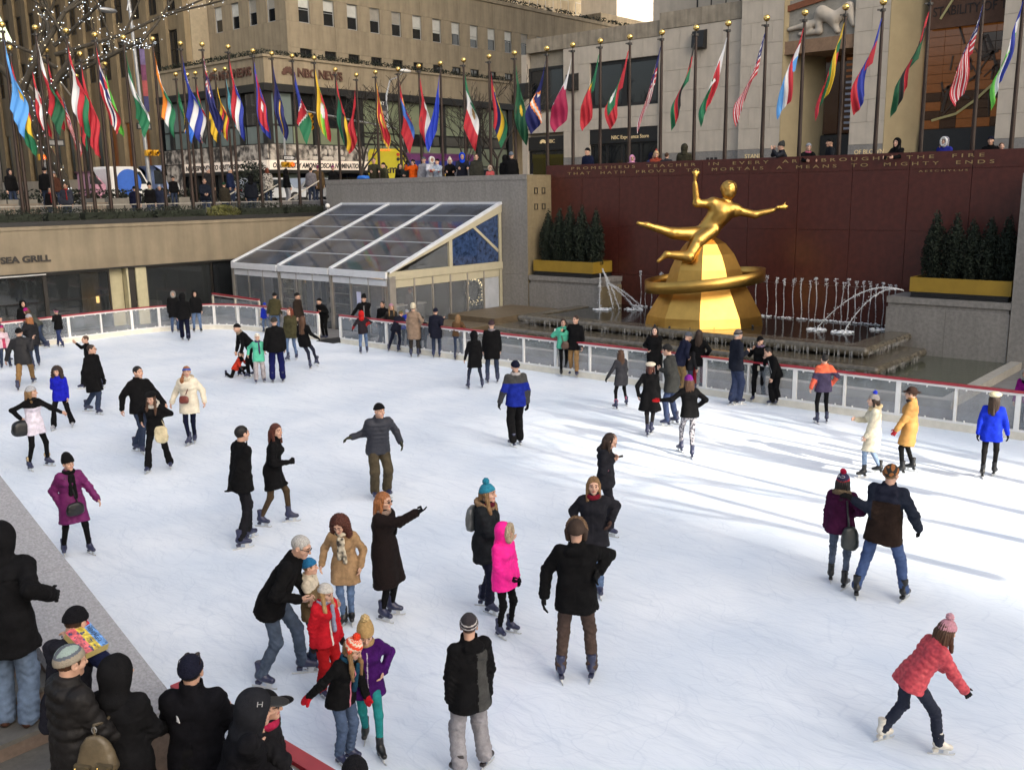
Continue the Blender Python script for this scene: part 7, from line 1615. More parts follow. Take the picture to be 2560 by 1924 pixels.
person(-40, 'man in black beanie and jacket leaning on the barrier end by the gate', xyz=(22.75, 29.35, 0), top=744, hd=[(802, 782), (808, 786)], coat=dict(c=BLK, g=.028), pants=BP, hat=('beanie', BLK), lean=24, feet='shoe', group=SP, hp=5, hy=-20)
person(-10, 'man with backpack straps and black beanie behind the barrier by the gate', xyz=(22.7, 26.9, 0), top=736, hd=[(872, 800), (890, 802)], coat=dict(c=BLK, g=.026, front=(.02, (.2, .2, .2))), pants=BP, hat=('slouch', BLK), feet='shoe', group=SP, lean=6)
person(185, 'boy in dark jacket with bright red hood and jeans', [(902, 884), (918, 882)], 776, [(880, 825), (918, 815)], coat=dict(c=(.02, .016, .02), len=.12, g=.026, fore=(.3, .02, .02)), pants=JN, hat=('hood', (.4, .015, .015)), side=-4, glove=BLK)
person(5, 'woman in pink beanie leaning on the barrier under the tent', xyz=(22.6, 25.35, 0), top=757, hd=[(945, 800)], female=True, coat=dict(c=(.03, .028, .025)), hat=('beanie', (.4, .22, .28)), hair=('front', 'dblond'), feet='shoe', group=SP, lean=10)
person(-30, 'child in dark coat peering over the barrier under the tent', xyz=(22.7, 25.9, 0), top=752, coat=dict(c=BLK), hair=('short', 'black'), skin=1, feet='shoe', group=SP, h=1.5)
person(150, 'skater in navy jacket leaning far forward on the barrier', [(944, 870), (962, 872)], 778, [(992, 800)], coat=dict(c=(.012, .014, .026), g=.026, len=.12), pants=dict(c=NVY), hat=('beanie', (.02, .022, .03)), lean=44, px=968, hp=30)
person(150, 'second skater in navy jacket and cap leaning on the barrier', [(972, 878), (996, 880)], 775, [(1018, 806)], coat=dict(c=(.012, .013, .022), g=.026, len=.12), pants=dict(c=NVY), hat=('cap', (.10, .09, .04)), lean=40, px=992, hp=30, hair=('short', 'dblond'))
person(155, 'child in bright blue jacket and grey hat huddled at the barrier', [(1008, 868), (1020, 866)], 772, [(1024, 815)], coat=dict(c=(.012, .03, .3), g=.03, len=.14), pants=BP, hat=('beanie', (.3, .31, .35)), lean=26)
person(172, 'woman in tan coat and white knit hat from behind', [(1028, 893), (1046, 892)], 758, [(1050, 820)], female=True, coat=dict(c=(.22, .155, .11), len=.36, g=.024, collar=.06, flare=.02), pants=dict(c=(.03, .025, .022), kind='wool'), hat=('slouch', (.62, .55, .4)), hair=('short', 'brown'), glove=(.2, .15, .1))
person(178, 'skater in black trousers half hidden behind the tan coat', [(1052, 886), (1064, 884)], 790, coat=dict(c=BLK, len=.3), pants=BP, hair=('short', 'black'))
person(172, 'person in long navy black coat with arms folded at the barrier', [(1084, 894), (1100, 893)], 768, [(1112, 800)], coat=dict(c=(.012, .013, .022), len=.26, g=.028, hood=True), pants=DJ, hat=('beanie', NVY), footc=(.02, .03, .09))
person(165, 'woman in brown fur vest with long blond hair at the barrier', [(1138, 900), (1152, 896)], 785, [(1160, 825)], female=True, coat=dict(c=(.10, .055, .025), len=.05, kind='fur', g=.03), pants=SKJ, hair=('long', 'dblond'), lean=12)
person(0, 'man in dark jacket seated inside the tent gable behind glass', xyz=(26.3, 28.3, 0), h=1.7, coat=dict(c=(.05, .02, .02)), hat=('beanie', (.12, .02, .02)), feet='shoe', group=SP)
# --- by the fountain barrier
w = person(15, 'woman in mint green puffer jacket taking a selfie at the barrier', [(1403, 939), (1414, 936)], 796, [(1396, 822, 'R'), (1392, 868, 'L')], female=True, coat=dict(c=(.07, .38, .25), len=.12, kind='puff', quilt=.08, g=.024), pants=TIGHT, hair=('long', 'dkbrown'), hy=-12, footc=BLK, scarf=((.07, .36, .25),))
person(-20, 'man in black jacket and tan trousers hugging the woman in mint green', [(1430, 938), (1442, 942)], 788, [(1402, 830, 'R')], coat=dict(c=BLK, len=.2, g=.024), pants=dict(c=(.27, .16, .07), kind='wool'), hair=('short', 'dkbrown'), hy=-12, side=-5)
bag('brown leather bag hanging in front of the mint green jacket', tuple(away(w['T'](0, .22, .02), .05)), 'handbag', (.26, .1, .24), (.07, .035, .022), rz=math.atan2(RV.y, RV.x), strap=[w['T'](.05, .18, .1), w['T'](.12, .1, .45)])
ph = w['R']-RV*.06+Vector((0, 0, .05)); t = thing('phone', 'white phone held out by the woman in mint green', 'phone', ph); part('case', MB().beam(ph-RV*.06, ph+RV*.06, .02, .07), WHITE, t); part('lens', MB().ball(ph-DV*.012, .01, 6, 4), BLACK, t)
person(-150, 'woman in grey coat with white headband and pink leg warmers', [(1540, 1023), (1566, 1014)], 871, [(1512, 955)], female=True, coat=dict(c=(.04, .04, .046), len=.26, flare=.02), pants=TIGHT, hat=('headband', (.6, .55, .48)), hair=('long', 'brown'), hy=-15, lean=6, socks=(.55, .16, .26), glove=BLK)
person(-5, 'dark haired woman in black coat leaning back against the barrier', [(1628, 972), (1642, 970)], 815, [(1630, 878), (1626, 882)], female=True, coat=dict(c=BLK, len=.36, g=.022), pants=TIGHT, hair=('long', 'black'), scarf=((.035, .014, .01),), skin=3)
w = person(172, 'woman in black flared coat and white beret from behind', [(1618, 1090), (1628, 1084)], 902, [(1594, 995)], female=True, coat=dict(c=BLK, len=.36, flare=.06), pants=dict(c=(.02, .018, .018), fit='tights', kind='wool'), hat=('beret', (.6, .53, .42)), hair=('bob', 'auburn'), lean=2)
person(-110, 'man in dark grey coat and beanie reaching towards the woman in the beret', [(1668, 1066), (1690, 1060)], 858, [(1648, 930)], coat=dict(c=(.035, .036, .034), len=.22, g=.026), pants=dict(c=(.03, .045, .1)), hat=('beanie', (.02, .02, .02)), hair=('short', 'brown'), lean=8, hp=10, side=-4)
person(120, 'person in navy jacket and grey beanie bending over at the barrier', [(1690, 985), (1704, 985)], 828, [(1722, 900)], coat=dict(c=(.012, .014, .03), len=.16, g=.024), pants=dict(c=(.2, .13, .06), kind='wool'), hat=('beanie', (.09, .1, .12)), lean=22, hp=20)
person(110, 'child with light brown hair in dark jacket at the barrier', [(1716, 984), (1728, 982)], 855, coat=dict(c=CHA, len=.14), pants=DJ, hair=('bob', 'ginger'), lean=10)
GEO = mat('geometric_leggings', (.42, .40, .42), .9, col2=(.03, .03, .045), scale=26, detail=0)
w = person(-160, 'girl in purple beanie with red mittens and patterned leggings', [(1702, 1130), (1730, 1146)], 934, [(1642, 1003), (1746, 1022)], female=True, coat=dict(c=BLK, len=.08), pants=dict(c=(.3, .3, .3), fit='tights', mat=GEO), hat=('cuff', (.16, .015, .2)), hair=('verylong', 'brown'), glove=(.4, .012, .015), hands=('mitt', 'mitt'), px=1722, lean=10)
person(178, 'woman with long dark hair in black jacket and red trousers from behind', [(1736, 985), (1752, 983)], 823, [(1766, 895)], female=True, coat=dict(c=BLK, len=.18, flare=.01), pants=dict(c=(.16, .008, .012), fit='skinny'), hair=('long', 'dkbrown'))
person(120, 'man in navy jacket and jeans with a striped beanie facing the fountain', [(1828, 1012), (1846, 1011)], 821, [(1872, 886)], coat=dict(c=(.012, .014, .022), len=.14, g=.026), pants=dict(c=(.022, .032, .07), fit='baggy'), hat=('beanie', NVY, lambda p: (.12, .1, .09) if p[2] > .07+.28*p[1] else (.012, .012, .016)), hair=('short', 'grey'), hp=10, hy=10)
w = person(-15, 'woman in black cap and jacket showing a camera by the fountain', [(1884, 1004), (1908, 1004)], 838, [(1880, 876), (1922, 880)], female=True, coat=dict(c=BLK, len=.12, front=(.03, (.5, .45, .35), .02)), pants=BP, hat=('cap', BLK), scarf=((.14, .1, .16),), hp=12, hy=-8)
ph = w['R']+RV*-.03+Vector((0, 0, .03)); t = thing('camera', 'small black camera in the hands of the woman in the black cap', 'camera', ph); part('camera_body', MB().box(ph.x-.05, ph.x+.05, ph.y-.03, ph.y+.03, ph.z-.03, ph.z+.04), BLACK, t); part('lens', MB().ball(ph+Vector((-.05, 0, 0)), .025, 8, 6), WHITE, t)
person(-60, 'person in black jacket with white stripes leaning in beside the woman in the cap', [(1930, 1013), (1946, 1012)], 868, [(1908, 900)], coat=dict(c=BLK, len=.12, g=.026, front=(.014, (.5, .5, .5), .44)), pants=dict(c=BLK, fit='baggy', kind='wool'), hair=('short', 'black'), lean=24, hp=24)
person(-160, 'person in slate jacket with orange shoulders and black leggings', [(2042, 1059), (2066, 1056)], 885, [(2022, 985), (2082, 965)], coat=dict(c=(.05, .04, .075), yoke=(.6, .12, .06), fore=(.55, .1, .06), len=.14, g=.026), pants=TIGHT, hair=('short', 'black'), female=True)
# --- right hand side
person(-78, 'woman in cream parka with fur hood and blue pompom beanie', [(2158, 1194), (2198, 1184)], 982, [(2132, 1052), (2160, 1102)], female=True, coat=dict(c=(.55, .5, .38), len=.38, g=.028, flare=.02, furcollar=(.55, .42, .24), hood=True), pants=dict(c=(.16, .22, .32), fit='skinny'), hat=('pom', (.25, .23, .22), (.015, .03, .4)), hair=('bob', 'dkbrown'), footc=BLK, lean=3)
person(-95, 'woman in tan quilted coat and brown brimmed hat', [(2254, 1186), (2280, 1178)], 966, [(2232, 1090)], female=True, coat=dict(c=(.36, .19, .055), len=.36, kind='puff', quilt=.13, g=.026, flare=.03, collar=.08), pants=TIGHT, hat=('brim', (.035, .02, .016)), hair=('short', 'brown'), scarf=((.05, .04, .04),), footc=BLK, glove=(.3, .02, .03))
person(176, 'woman in royal blue coat with cream beret and short black skirt', [(2455, 1194), (2484, 1188)], 976, [(2442, 1092), (2522, 1100)], female=True, coat=dict(c=(.01, .028, .42), len=.2, flare=.02), pants=dict(c=(.012, .011, .011), fit='tights', kind='wool'), hat=('beret', (.62, .55, .36)), hair=('long', 'dkbrown'), footc=BLK, glove=BLK)
w = person(170, 'woman in plum jacket with fur hood and red and navy pompom hat', [(2076, 1452), (2110, 1472)], 1178, [(2138, 1294)], female=True, coat=dict(c=(.045, .008, .03), len=.1, g=.028, furcollar=(.14, .1, .06), hood=True), pants=dict(c=(.07, .09, .13), fit='skinny'), hat=('pom', (.4, .01, .02), lambda p: (.4, .01, .02) if p[2] < .075+.28*p[1] else (.02, .015, .06), (.35, .01, .04)), hair=('long', 'black'), footc=BLK)
bag('dark green shoulder bag hanging behind the plum jacket', tuple(away(w['pel']+RV*.14, .2)+Vector((0, 0, -.12))), 'shoulder_bag', (.26, .12, .34), (.02, .025, .024), strap=[tuple(away(w['pel']+RV*.12, .2)), tuple(away(w['T'](.1, -.14, .45), .0))], rz=math.atan2(RV.y, RV.x))
def hattext(w, txt, z0, wd, dx=0., sgn=1):
    o = lettering(txt, (0, 0, 0), (1, 0, 0), .05, WHITE, None, wd, ext=.003); o.parent = w['root']; M = Matrix(((w['Rz'].T@w['Rh']).tolist())).to_4x4()
    M.translation = Vector((w['Rz'].T@np.array(w['head']-w['root'].location)).tolist())
    for v in o.data.vertices: x = v.co.x-wd/2+dx; v.co = Vector((sgn*x, sgn*(.122-4*x*x), v.co.z+z0))
    o.matrix_local = M
hattext(w, 'CA', .085, .1, .01, -1)
person(172, 'man in dark brown jacket with navy sleeves and camouflage cap', [(2140, 1492, .0), (2258, 1502)], 1156, [(2125, 1258), (2300, 1330)], coat=dict(c=(.022, .014, .011), yoke=(.016, .018, .03), sleeve=(.016, .02, .032), len=.18, g=.032, hood=True), pants=dict(c=(.045, .075, .17)), hat=('beanie', (.12, .06, .03), lambda p: ((.3, .11, .03) if math.sin(p[0]*60+p[2]*40)*math.sin(p[1]*55-p[2]*70) > .1 else (.02, .018, .014))), hair=('short', 'dblond'), glove=BLK, footc=BLK, side=3, hy=-20)
w = person(120, 'girl in coral spotted jacket and pink hat leaning forward on white skates', [(2204, 1850), (2345, 1885)], 1545, [(2428, 1752, 'R'), (2362, 1680, 'L')], female=True, coat=dict(c=(.5, .045, .06), len=.12, kind='puff', quilt=.08, g=.024, mat=mat('coral_quilt', (.55, .06, .075), .6, col2=(.36, .03, .045), scale=34, detail=0, bump=.2, bscale=40)), pants=dict(c=(.016, .02, .035), fit='jeans'), hat=('pom', (.55, .27, .32), (.6, .32, .37)), hair=('long', 'brown'), lean=34, hp=20, footc=(.62, .58, .5), glove=BLK, hands=('flat', 'relax'), px=2266, hy=15, side=4)
# --- spectators behind the fountain barrier, far right
for i, (xyz, tp, kw, lb) in enumerate((((23.0, 4.95, 0), 920, dict(coat=dict(c=(.22, .01, .16), g=.03, hood=True), hat=('furhood', (.015, .012, .014), (.3, .3, .28))), 'person in magenta jacket bending behind the right end of the barrier'),
    ((23.1, 4.65, 0), 912, dict(female=True, coat=dict(c=BLK), hat=('slouch', (.5, .5, .6)), scarf=((.5, .5, .58), 1), hair=('short', 'brown'), hy=40), 'woman in white lace hat and scarf behind the right end of the barrier'),
    ((23.5, 4.45, 0), 888, dict(coat=dict(c=BLK, g=.03), hat=('cap', BLK), hair=('short', 'black'), skin=1), 'man in black fur cap and coat behind the right end of the barrier'),
    ((24.2, 4.3, 0), 872, dict(coat=dict(c=BLK), hat=('hood', NVY), skin=1), 'person in navy hood standing at the back by the right edge'),
    ((23.6, 3.95, 0), 890, dict(female=True, coat=dict(c=CHA), hat=('beanie', (.35, .5, .55)), skin=1), 'woman in pale blue knit hat at the right edge'))):
    person(-30, lb, xyz=xyz, top=tp, feet='shoe', group=SP, lean=14, **kw)
# ---------------------------------------------------------------- people along the upper plaza
def crowd(x, rows, zf, ax, base):
    for px_, tp, c, hat, face, lb, kw in rows:
        P = on(px_, 420, x, ax); k = dict(coat=dict(c=c, g=.026, **kw.pop('ct', {})), feet='shoe', group=FT, xyz=(P.x, P.y, zf), top=tp, footc=BLK); k.update(kw)
        if hat: k['hat'] = hat
        if not hat and 'hair' not in k: k['hair'] = ('short', 'dkbrown')
        person(face, lb, **k)
LN = dict(la=(45, 10, 85, -10), ra=(45, 10, 85, -10), lean=14)
crowd(32.0, [
 (832, 413, BLK, ('beanie', (.2, .02, .12)), 0, 'person in magenta knit hat at the left end of the granite wall', dict(female=True)),
 (934, 394, (.03, .03, .02), None, 5, 'man in olive black jacket leaning on the granite wall before the yellow bus', dict(LN)),
 (964, 405, (.045, .045, .025), ('beanie', BLK), -60, 'person in olive jacket turned sideways in front of the yellow bus', dict(lean=10)),
 (994, 409, BLK, None, 40, 'dark haired person in black right of the yellow bus', dict(LN, hair=('long', 'black'))),
 (1014, 409, (.02, .025, .025), None, 10, 'child in dark green jacket beside the orange photographer', dict(hair=('bob', 'brown'))),
 (1033, 397, (.6, .09, .01), ('beanie', BLK), -15, 'person in bright orange jacket photographing with both hands raised', dict(la=(70, 20, 150, -20), ra=(70, 20, 150, -20), glove=BLK)),
 (1060, 391, (.2, .2, .22), ('beanie', (.09, .1, .11)), -10, 'person in grey beanie and grey jacket behind the white hood', {}),
 (1077, 391, (.5, .5, .54), ('furhood', (.5, .5, .54), (.6, .58, .55)), 15, 'person in white jacket and white fur hood leaning on the wall', dict(LN, glove=(.35, .03, .03), skin=1)),
 (1094, 396, (.33, .38, .45), ('beanie', BLK), -30, 'person in pale grey jacket and black beanie hugging the white jacket', dict(la=(60, 10, 90, -20), ra=(60, 10, 90, -20))),
 (1125, 394, BLK, ('earflap', (.6, .55, .46), (.55, .5, .42)), 0, 'woman in cream knit hat and black coat leaning on the wall', dict(LN, female=True)),
 (1155, 381, (.014, .016, .026), ('hood', (.01, .05, .5)), 5, 'boy in bright blue hood and navy jacket on the granite wall', dict(LN)),
 (1191, 384, (.03, .03, .024), None, 0, 'young man with short brown hair in dark parka on the wall', dict(hair=('short', 'brown'))),
 (1225, 413, (.45, .09, .09), ('furhood', (.3, .03, .03), (.4, .34, .28)), 0, 'small child in coral jacket and fur hood peeking over the wall', dict(female=True)),
 (1263, 387, BLK, ('hood', BLK), 150, 'person in black hood with back turned at the right end of the granite wall', {}),
 (1278, 378, BLK, ('beanie', (.12, .14, .17)), 170, 'tall man in grey beanie and black coat at the right end of the granite wall', dict(lean=6))], PZ, 0, 0)
crowd(33.0, [
 (1472, 368, (.01, .014, .035), ('beanie', BLK), -40, 'man in navy jacket and black beanie below the store window', dict(lean=6)),
 (1580, 387, (.5, .24, .38), ('hood', (.6, .28, .45)), 10, 'small child in pink hood peeking over the red wall', {}),
 (1617, 381, (.02, .03, .09), ('hood', NVY), 60, 'person in navy hooded jacket bending beside the patterned hat', dict(lean=20)),
 (1640, 376, (.25, .05, .03), ('earflap', (.5, .35, .2), (.4, .05, .04)), 0, 'child in patterned tan earflap hat on the red wall', {}),
 (1664, 381, (.03, .03, .035), None, 160, 'brown haired person in dark jacket with back turned above the statue', dict(hair=('short', 'brown'), lean=10)),
 (1710, 359, (.035, .033, .022), ('hood', (.035, .033, .022)), 172, 'person in olive hooded parka with back turned above the statue', {}),
 (1960, 354, (.022, .024, .03), ('slouch', (.04, .042, .04)), -75, 'man in grey beanie and dark jacket taking a photograph over the red wall', dict(hd=[(1930, 372), (1928, 374)], glasses=1, lean=10)),
 (2016, 356, BLK, ('cuff', (.25, .27, .3)), 15, 'woman in grey knit hat and pink scarf behind the red wall', dict(LN, female=True, scarf=((.5, .13, .2),))),
 (2073, 344, (.014, .016, .02), ('beanie', BLK), -70, 'man in black beanie and jacket looking left from the red wall', dict(skin=1)),
 (2245, 344, BLK, ('hood', BLK), -30, 'woman with black hair and black coat resting her hands on the red wall', dict(LN, female=True, hair=('long', 'black'))),
 (2358, 341, (.02, .025, .2), ('furhood', (.2, .2, .24), (.62, .62, .6)), -25, 'person in blue jacket and white fur hood before the amber screen', dict(hd=[(2345, 372)])),
 (2473, 339, BLK, ('beanie', NVY), -10, 'man in black with a navy beanie near the right end of the red wall', dict(skin=1, lean=8)),
 (2499, 356, (.03, .02, .02), None, 10, 'child with brown hair at the right end of the red wall', dict(hair=('short', 'brown')))], PZ, 0, 0)
crowd(42.3, [
 (119, 468, BLK, None, -10, 'woman in black coat and dark red scarf on the terrace', dict(hair=('long', 'black'), scarf=((.25, .02, .02), 1), skin=1)),
 (159, 457, (.03, .033, .045), None, -15, 'man in dark red scarf and slate coat on the terrace', dict(scarf=((.25, .02, .02), 1), skin=1)),
 (331, 464, NVY, ('beanie', BLK), 180, 'person in dark navy coat with back turned on the terrace', {}),
 (369, 456, BLK, ('slouch', BLK), 0, 'woman in pointed black hat and cream scarf on the terrace', dict(female=True, scarf=((.5, .45, .33),))),
 (394, 461, (.014, .018, .035), ('beanie', (.3, .36, .45)), 5, 'person in light blue knit hat and navy coat on the terrace', {}),
 (508, 445, (.012, .015, .024), None, 8, 'man in dark navy jacket holding his hands together on the terrace', dict(la=(30, 5, 70, -30), ra=(30, 5, 70, -30))),
 (556, 454, (.035, .03, .022), ('beanie', (.01, .035, .02)), 160, 'person in dark green hat and olive coat on the terrace', {}),
 (624, 438, (.012, .014, .02), ('hood', BLK), 175, 'person in black hood with back turned by the round bush', {})], TZ, 1, 0)
PLAID = mat('plaid_coat', (.5, .46, .4), .9, col2=(.05, .045, .04), scale=14, detail=0)
crowd(45.2, [
 (22, 421, BLK, ('hood', CHA), 30, 'dark hooded person at the far left edge of the upper terrace', {}), (110, 417, BLK, ('beanie', BLK), 170, 'tall person in black below the red hand signal', {}), (132, 427, (.07, .03, .02), ('cap', (.25, .25, .25)), 20, 'person in grey cap and brown coat left of the lit trunk', {}),
 (519, 420, CHA, None, 40, 'bald man in grey jacket walking behind the terrace', dict(hair=('short', 'grey'))), (573, 420, (.012, .018, .05), None, 60, 'grey haired man in navy jacket beside the round bush', dict(hair=('short', 'grey'))),
 (667, 419, (.3, .3, .3), None, 175, 'woman with auburn hair in black and white plaid coat on the stairs', dict(hair=('bob', 'red'), female=True, ct=dict(mat=PLAID, len=.2))), (714, 422, BLK, ('hood', BLK), 120, 'man in black coat and light grey trousers by the stair rail', dict(pants=dict(c=(.25, .25, .27), kind='wool', fit='baggy'))),
 (795, 412, (.09, .06, .03), ('beanie', (.14, .02, .06)), 178, 'person in brown quilted coat and plum hat at the top of the stairs', dict(ct=dict(len=.26))), (776, 418, (.15, .14, .15), None, 170, 'person in grey coat beside the brown quilted coat', {}), (430, 440, BLK, ('beanie', BLK), 0, 'person in black beside the plain navy coat on the terrace', {})], TZ+.6, 1, 0)
P = on(908, 436, 31.3, 0); bag('blue plastic bag lying on top of the granite wall', (P.x, P.y, 6.16), 'plastic_bag', (.5, .75, .2), (.03, .14, .5), 'puff')

# ---------------------------------------------------------------- spectators close to the camera on the steps
w = person(158, 'man in black hooded coat and faded jeans standing high on the steps', xyz=(2.86, 8.28, .9), top=1301, hd=[(138, 1500)], coat=dict(c=(.008, .008, .009), len=.24, g=.036, flare=.02), pants=dict(c=(.10, .14, .21), fit='baggy'), hat=('hood', (.008, .008, .009)), feet='shoe', footc=(.05, .02, .012), glove=(.008, .008, .009), group=SP, lean=10, hy=-20)
person(140, 'boy in black beanie and dark jacket holding up a toy box', xyz=(2.86, 7.22, .57), top=1512, hd=[(262, 1618, 'R'), (190, 1610, 'L')], coat=dict(c=(.016, .016, .022), fore=(.012, .016, .05), len=.16, g=.026, hood=True), pants=dict(c=(.05, .018, .01), kind='wool'), hat=('beanie', (.006, .006, .008)), hair=('short', 'dkbrown'), feet='shoe', footc=(.05, .14, .3), group=SP, lean=16, hp=22, hands=('grip', 'grip'))
KN = lambda p: (.30, .26, .2) if p[2] < .085+.28*p[1] else ((.10, .12, .15) if p[2] < .105+.28*p[1] else (.28, .36, .33) if abs(p[0]) > .02 else (.10, .11, .13))
person(112, 'child in grey patterned knit hat and dark puffer jacket on the steps', xyz=(2.72, 6.78, .4), top=1606, coat=dict(c=(.012, .011, .011), kind='puff', quilt=.095, g=.03, len=.16, hood=True), pants=dict(c=(.075, .07, .065), kind='wool', fit='baggy'), hat=('cuff', (.3, .27, .2), KN), hair=('short', 'brown'), feet='shoe', footc=BLK, group=SP, hp=6, la=(20, 8, 50, 0), ra=(20, 8, 50, 0))
w = person(150, 'woman in black hooded coat with a bronze handbag on her shoulder', xyz=(3.0, 6.62, .24), top=1634, coat=dict(c=(.009, .009, .01), len=.4, g=.028, flare=.02), pants=BP, hat=('hood', (.009, .009, .01)), feet='shoe', footc=BLK, group=SP, female=True, hy=-30, la=(20, 8, 60, -10), ra=(20, 8, 60, -10))
c_ = on(243, 1862, 2.62, 0); c_ = tuple(away(w['T'](-.02, -.26, .26), .10)+RV*-.03)
bag('slouchy bronze leather handbag with front pockets on the woman in black', c_, 'handbag', (.36, .15, .32), (.11, .085, .05), 'leather', rz=math.atan2(RV.y, RV.x), slouch=2.4, strap=[Vector(c_)+Vector((0, 0, .13)), Vector(c_)+Vector((0, 0, .24)), w['T'](-.02, -.15, .40), w['T'](.03, -.04, .50)])
hb = bpy.data.objects['handbag.002'] if 'handbag.002' in bpy.data.objects else bpy.data.objects['handbag']
for u in (-.09, .07): part('pocket', MB().beam(Vector(c_)-DV*.075+RV*(u-.05)+Vector((0, 0, -.07)), Vector(c_)-DV*.075+RV*(u+.06)+Vector((0, 0, -.09)), .03, .1), cloth((.075, .06, .036), 'leather'), hb); part('rivet', MB().ball(Vector(c_)-DV*.1+RV*(u-.03)+Vector((0, 0, -.045)), .009, 6, 4).ball(Vector(c_)-DV*.1+RV*(u+.04)+Vector((0, 0, -.06)), .009, 6, 4), GILT, hb, kind='stuff')
part('buckle', MB().tube([Vector(c_)+Vector((0, 0, .2))+RV*.018*math.cos(a)+Vector((0, 0, .024*math.sin(a))) for a in np.linspace(0, 6.28, 9)], .004, 5), METAL, hb)
w = person(163, 'man in black fleece and black beanie with sunglasses pushed up', xyz=(3.55, 6.52, .03), top=1630, coat=dict(c=(.007, .007, .009), len=.2, g=.034, collar=.075), pants=BP, hat=('cuff', (.009, .01, .022)), hair=('short', 'black'), feet='shoe', footc=BLK, group=SP, la=(25, 10, 75, -10), ra=(25, 10, 75, -10))
lg = w['T'](.085, -.155, .40); Rb = w['Rz']; bx_ = Vector((Rb@np.array([1., 0, 0])).tolist()); bz_ = Vector((0, 0, 1)); bn = Vector((Rb@np.array([0., -1, 0])).tolist()); m = MB()
lg = lg+bn*.02
for r_ in (.012, .024, .036): m.tube([lg-bx_*.02+bx_*r_*math.sin(a)+bz_*r_*math.cos(a) for a in np.linspace(0, 1.57, 6)], .003, 5)
m.beam(lg-bx_*.022-bz_*.006, lg+bx_*.022-bz_*.006, .006, .008); part('emblem', m, mat('emblem_grey', (.6, .6, .6), .6, var=0), w['root'])
bpy.data.objects[w['root'].name].children[-1].matrix_parent_inverse = w['root'].matrix_world.inverted() if False else Matrix.Rotation(-w['root'].rotation_euler.z, 4, 'Z')
hc_ = w['head']+Vector((0, 0, .115)); m = MB()
for sx in (-1, 1): m.ball(hc_+bx_*sx*.04-bn*.06, .027, 10, 6, sc=(1, .5, .7)); m.tube([hc_+bx_*sx*.06-bn*.05, hc_+bx_*sx*.085+bn*.01-bz_*.01, hc_+bx_*sx*.085+bn*.05-bz_*.03], .004, 5)
single('sunglasses', m, mat('sunglass', (.02, .01, .008), .1, var=0), 'dark sunglasses pushed up on the black beanie', 'sunglasses')
w = person(100, 'man in grey hood and dark cap leaning on the near red rail', xyz=(3.36, 5.72, .03), top=1722, coat=dict(c=(.009, .009, .011), len=.2, g=.036, hood=False), pants=BP, hat=('hood', (.017, .018, .022)), feet='shoe', footc=BLK, group=SP, hd=[(640, 1850)], lean=16, hy=-8, hp=10, skin=0)
def on_head(w, name, V, Q, mats_): o = place(npmesh(name, V, Q, mats_), name, w['root'], (w['Rz'].T@w['Rh'])*w['hs'], w['Rz'].T@np.array(w['head']-w['root'].location), mats_); return o
V, Q = nets(lambda P: np.maximum(ell_(P, (0, .125, .06), (.078, .095, .011)), .02-P[:, 1]), (-.1, 0, .03), (.1, .24, .1), .008); on_head(w, 'visor', V, Q, [BLACK])
o = lettering('H', (0, 0, 0), (1, 0, 0), .06, mat('emblem_grey', (.6, .6, .6), .6, var=0), None, .04, ext=.002); o.name = 'emblem'; o.parent = w['root']; Mx = Matrix(((w['Rz'].T@w['Rh']).tolist())).to_4x4(); Mx.translation = Vector((w['Rz'].T@np.array(w['head']-w['root'].location)).tolist())
for v in o.data.vertices: v.co = Vector((.125, .02-v.co.x, v.co.z+.09-.0))
o.matrix_local = Mx
person(70, 'person in black cap and glasses behind the grey hooded man at the rail', xyz=(3.72, 5.95, .03), top=1718, coat=dict(c=(.012, .012, .014), len=.16, g=.03), pants=BP, hat=('cap', (.01, .01, .011)), hair=('short', 'black'), feet='shoe', footc=BLK, group=SP, hd=[(668, 1846)], lean=10, glasses=1, scarf=((.4, .02, .07),))
w = person(175, 'person with shiny black hat at the bottom edge beside the near rail', xyz=(3.66, 4.66, .03), top=1884, coat=dict(c=(.4, .36, .32), len=.14, g=.03, hood=True), pants=BP, hat=('beanie', (.008, .008, .01)), hair=('short', 'black'), feet='shoe', footc=BLK, group=SP)
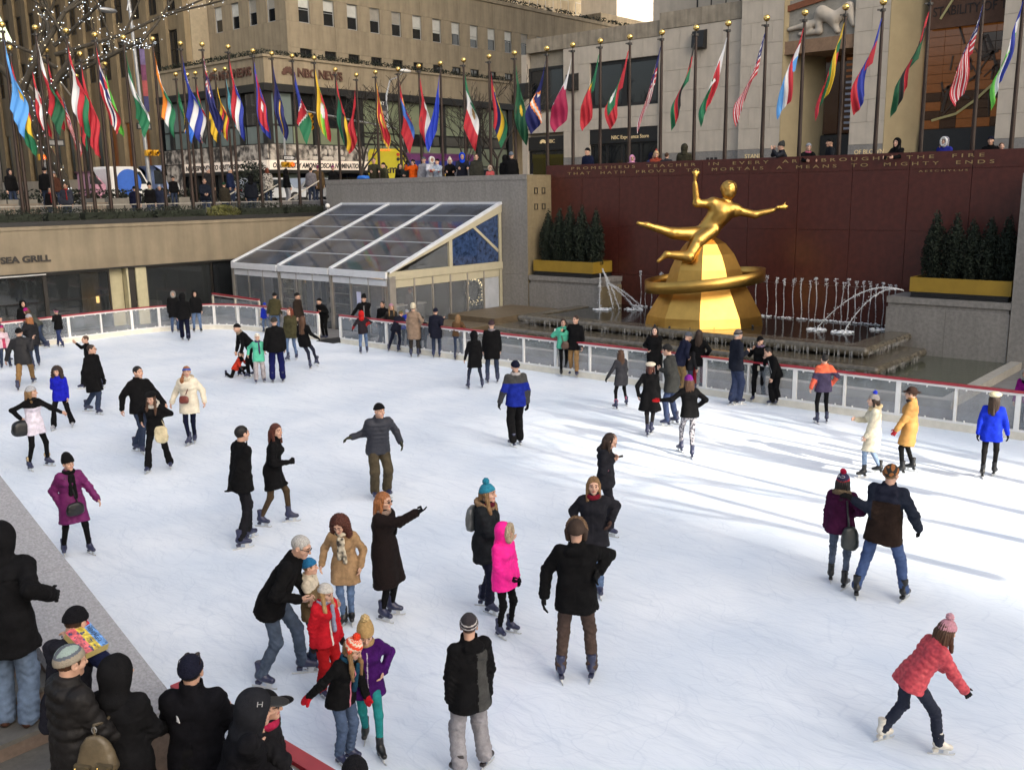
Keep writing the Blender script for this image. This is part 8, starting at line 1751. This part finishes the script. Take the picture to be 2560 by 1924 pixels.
c_ = at(648, 1893, .75); bag('black and plum shopping bag hanging by the near rail', (c_.x-.25, c_.y-.05, .72), 'shopping_bag', (.26, .1, .32), (.02, .012, .014), 'wool', slouch=.1, strap=[Vector((c_.x-.25, c_.y+.02, .86)), Vector((c_.x-.2, c_.y+.0, 1.02)), Vector((c_.x-.25, c_.y-.1, .86))])
# toy box with printed lid
q = [CAMP+ray(214, 1543)*7.72, CAMP+ray(272, 1607)*7.52, CAMP+ray(214, 1634)*7.30, CAMP+ray(163, 1582)*7.48]
t = thing('toy_box', 'colourful boxed building toy held up by the boy on the steps', 'toy box', q[0].lerp(q[2], .5)); nrm = (q[1]-q[0]).cross(q[3]-q[0]).normalized(); nrm = nrm if nrm.dot(ray(214, 1580)) > 0 else -nrm
part('box', MB().prism(q, nrm*.055), mat('toy_card', (.5, .4, .15), .5), t)
def uvp(u, v, o=-.002): return q[0].lerp(q[1], u).lerp(q[3].lerp(q[2], u), v)+nrm*o
TOY = [((.0, .0, 1, .32), (.12, .28, .6)), ((.0, .32, 1, .62), (.75, .48, .06)), ((.0, .62, 1, 1), (.6, .12, .14))]
for k, ((u0, v0, u1, v1), c) in enumerate(TOY): part('print_band', MB().quad(uvp(u0, v0), uvp(u1, v0), uvp(u1, v1), uvp(u0, v1)), mat('toy_print_%d' % k, c, .4, var=.7, scale=26, detail=2), t)
part('logo_square', MB().quad(uvp(.02, .03, -.004), uvp(.22, .03, -.004), uvp(.22, .3, -.004), uvp(.02, .3, -.004)), mat('logo_red', (.6, .02, .02), .4, var=0), t)
xd = (q[1]-q[0]).normalized(); zd_ = (q[0]-q[3]).normalized()
for s_, u, v, sz, wd, m_ in (('LEGO', .04, .22, .04, .055, WHITE), ('NINJAGO', .28, .27, .06, .2, mat('toy_ink', (.01, .01, .02), .5))): lettering(s_, tuple(uvp(u, v, -.007)), xd, sz, m_, t, wd, ext=.0005, zdir=zd_)
rg = random.Random(3); m = MB()
for k in range(26): c = uvp(rg.random()*.9+.05, .4+.55*rg.random(), -.004); m.quad(c, c+xd*rg.uniform(.01, .04), c+xd*.03-zd_*rg.uniform(.01, .03), c-zd_*.02)
part('print_shapes', m, mat('toy_dark', (.05, .07, .16), .5, var=.6, scale=40), t, kind='stuff')
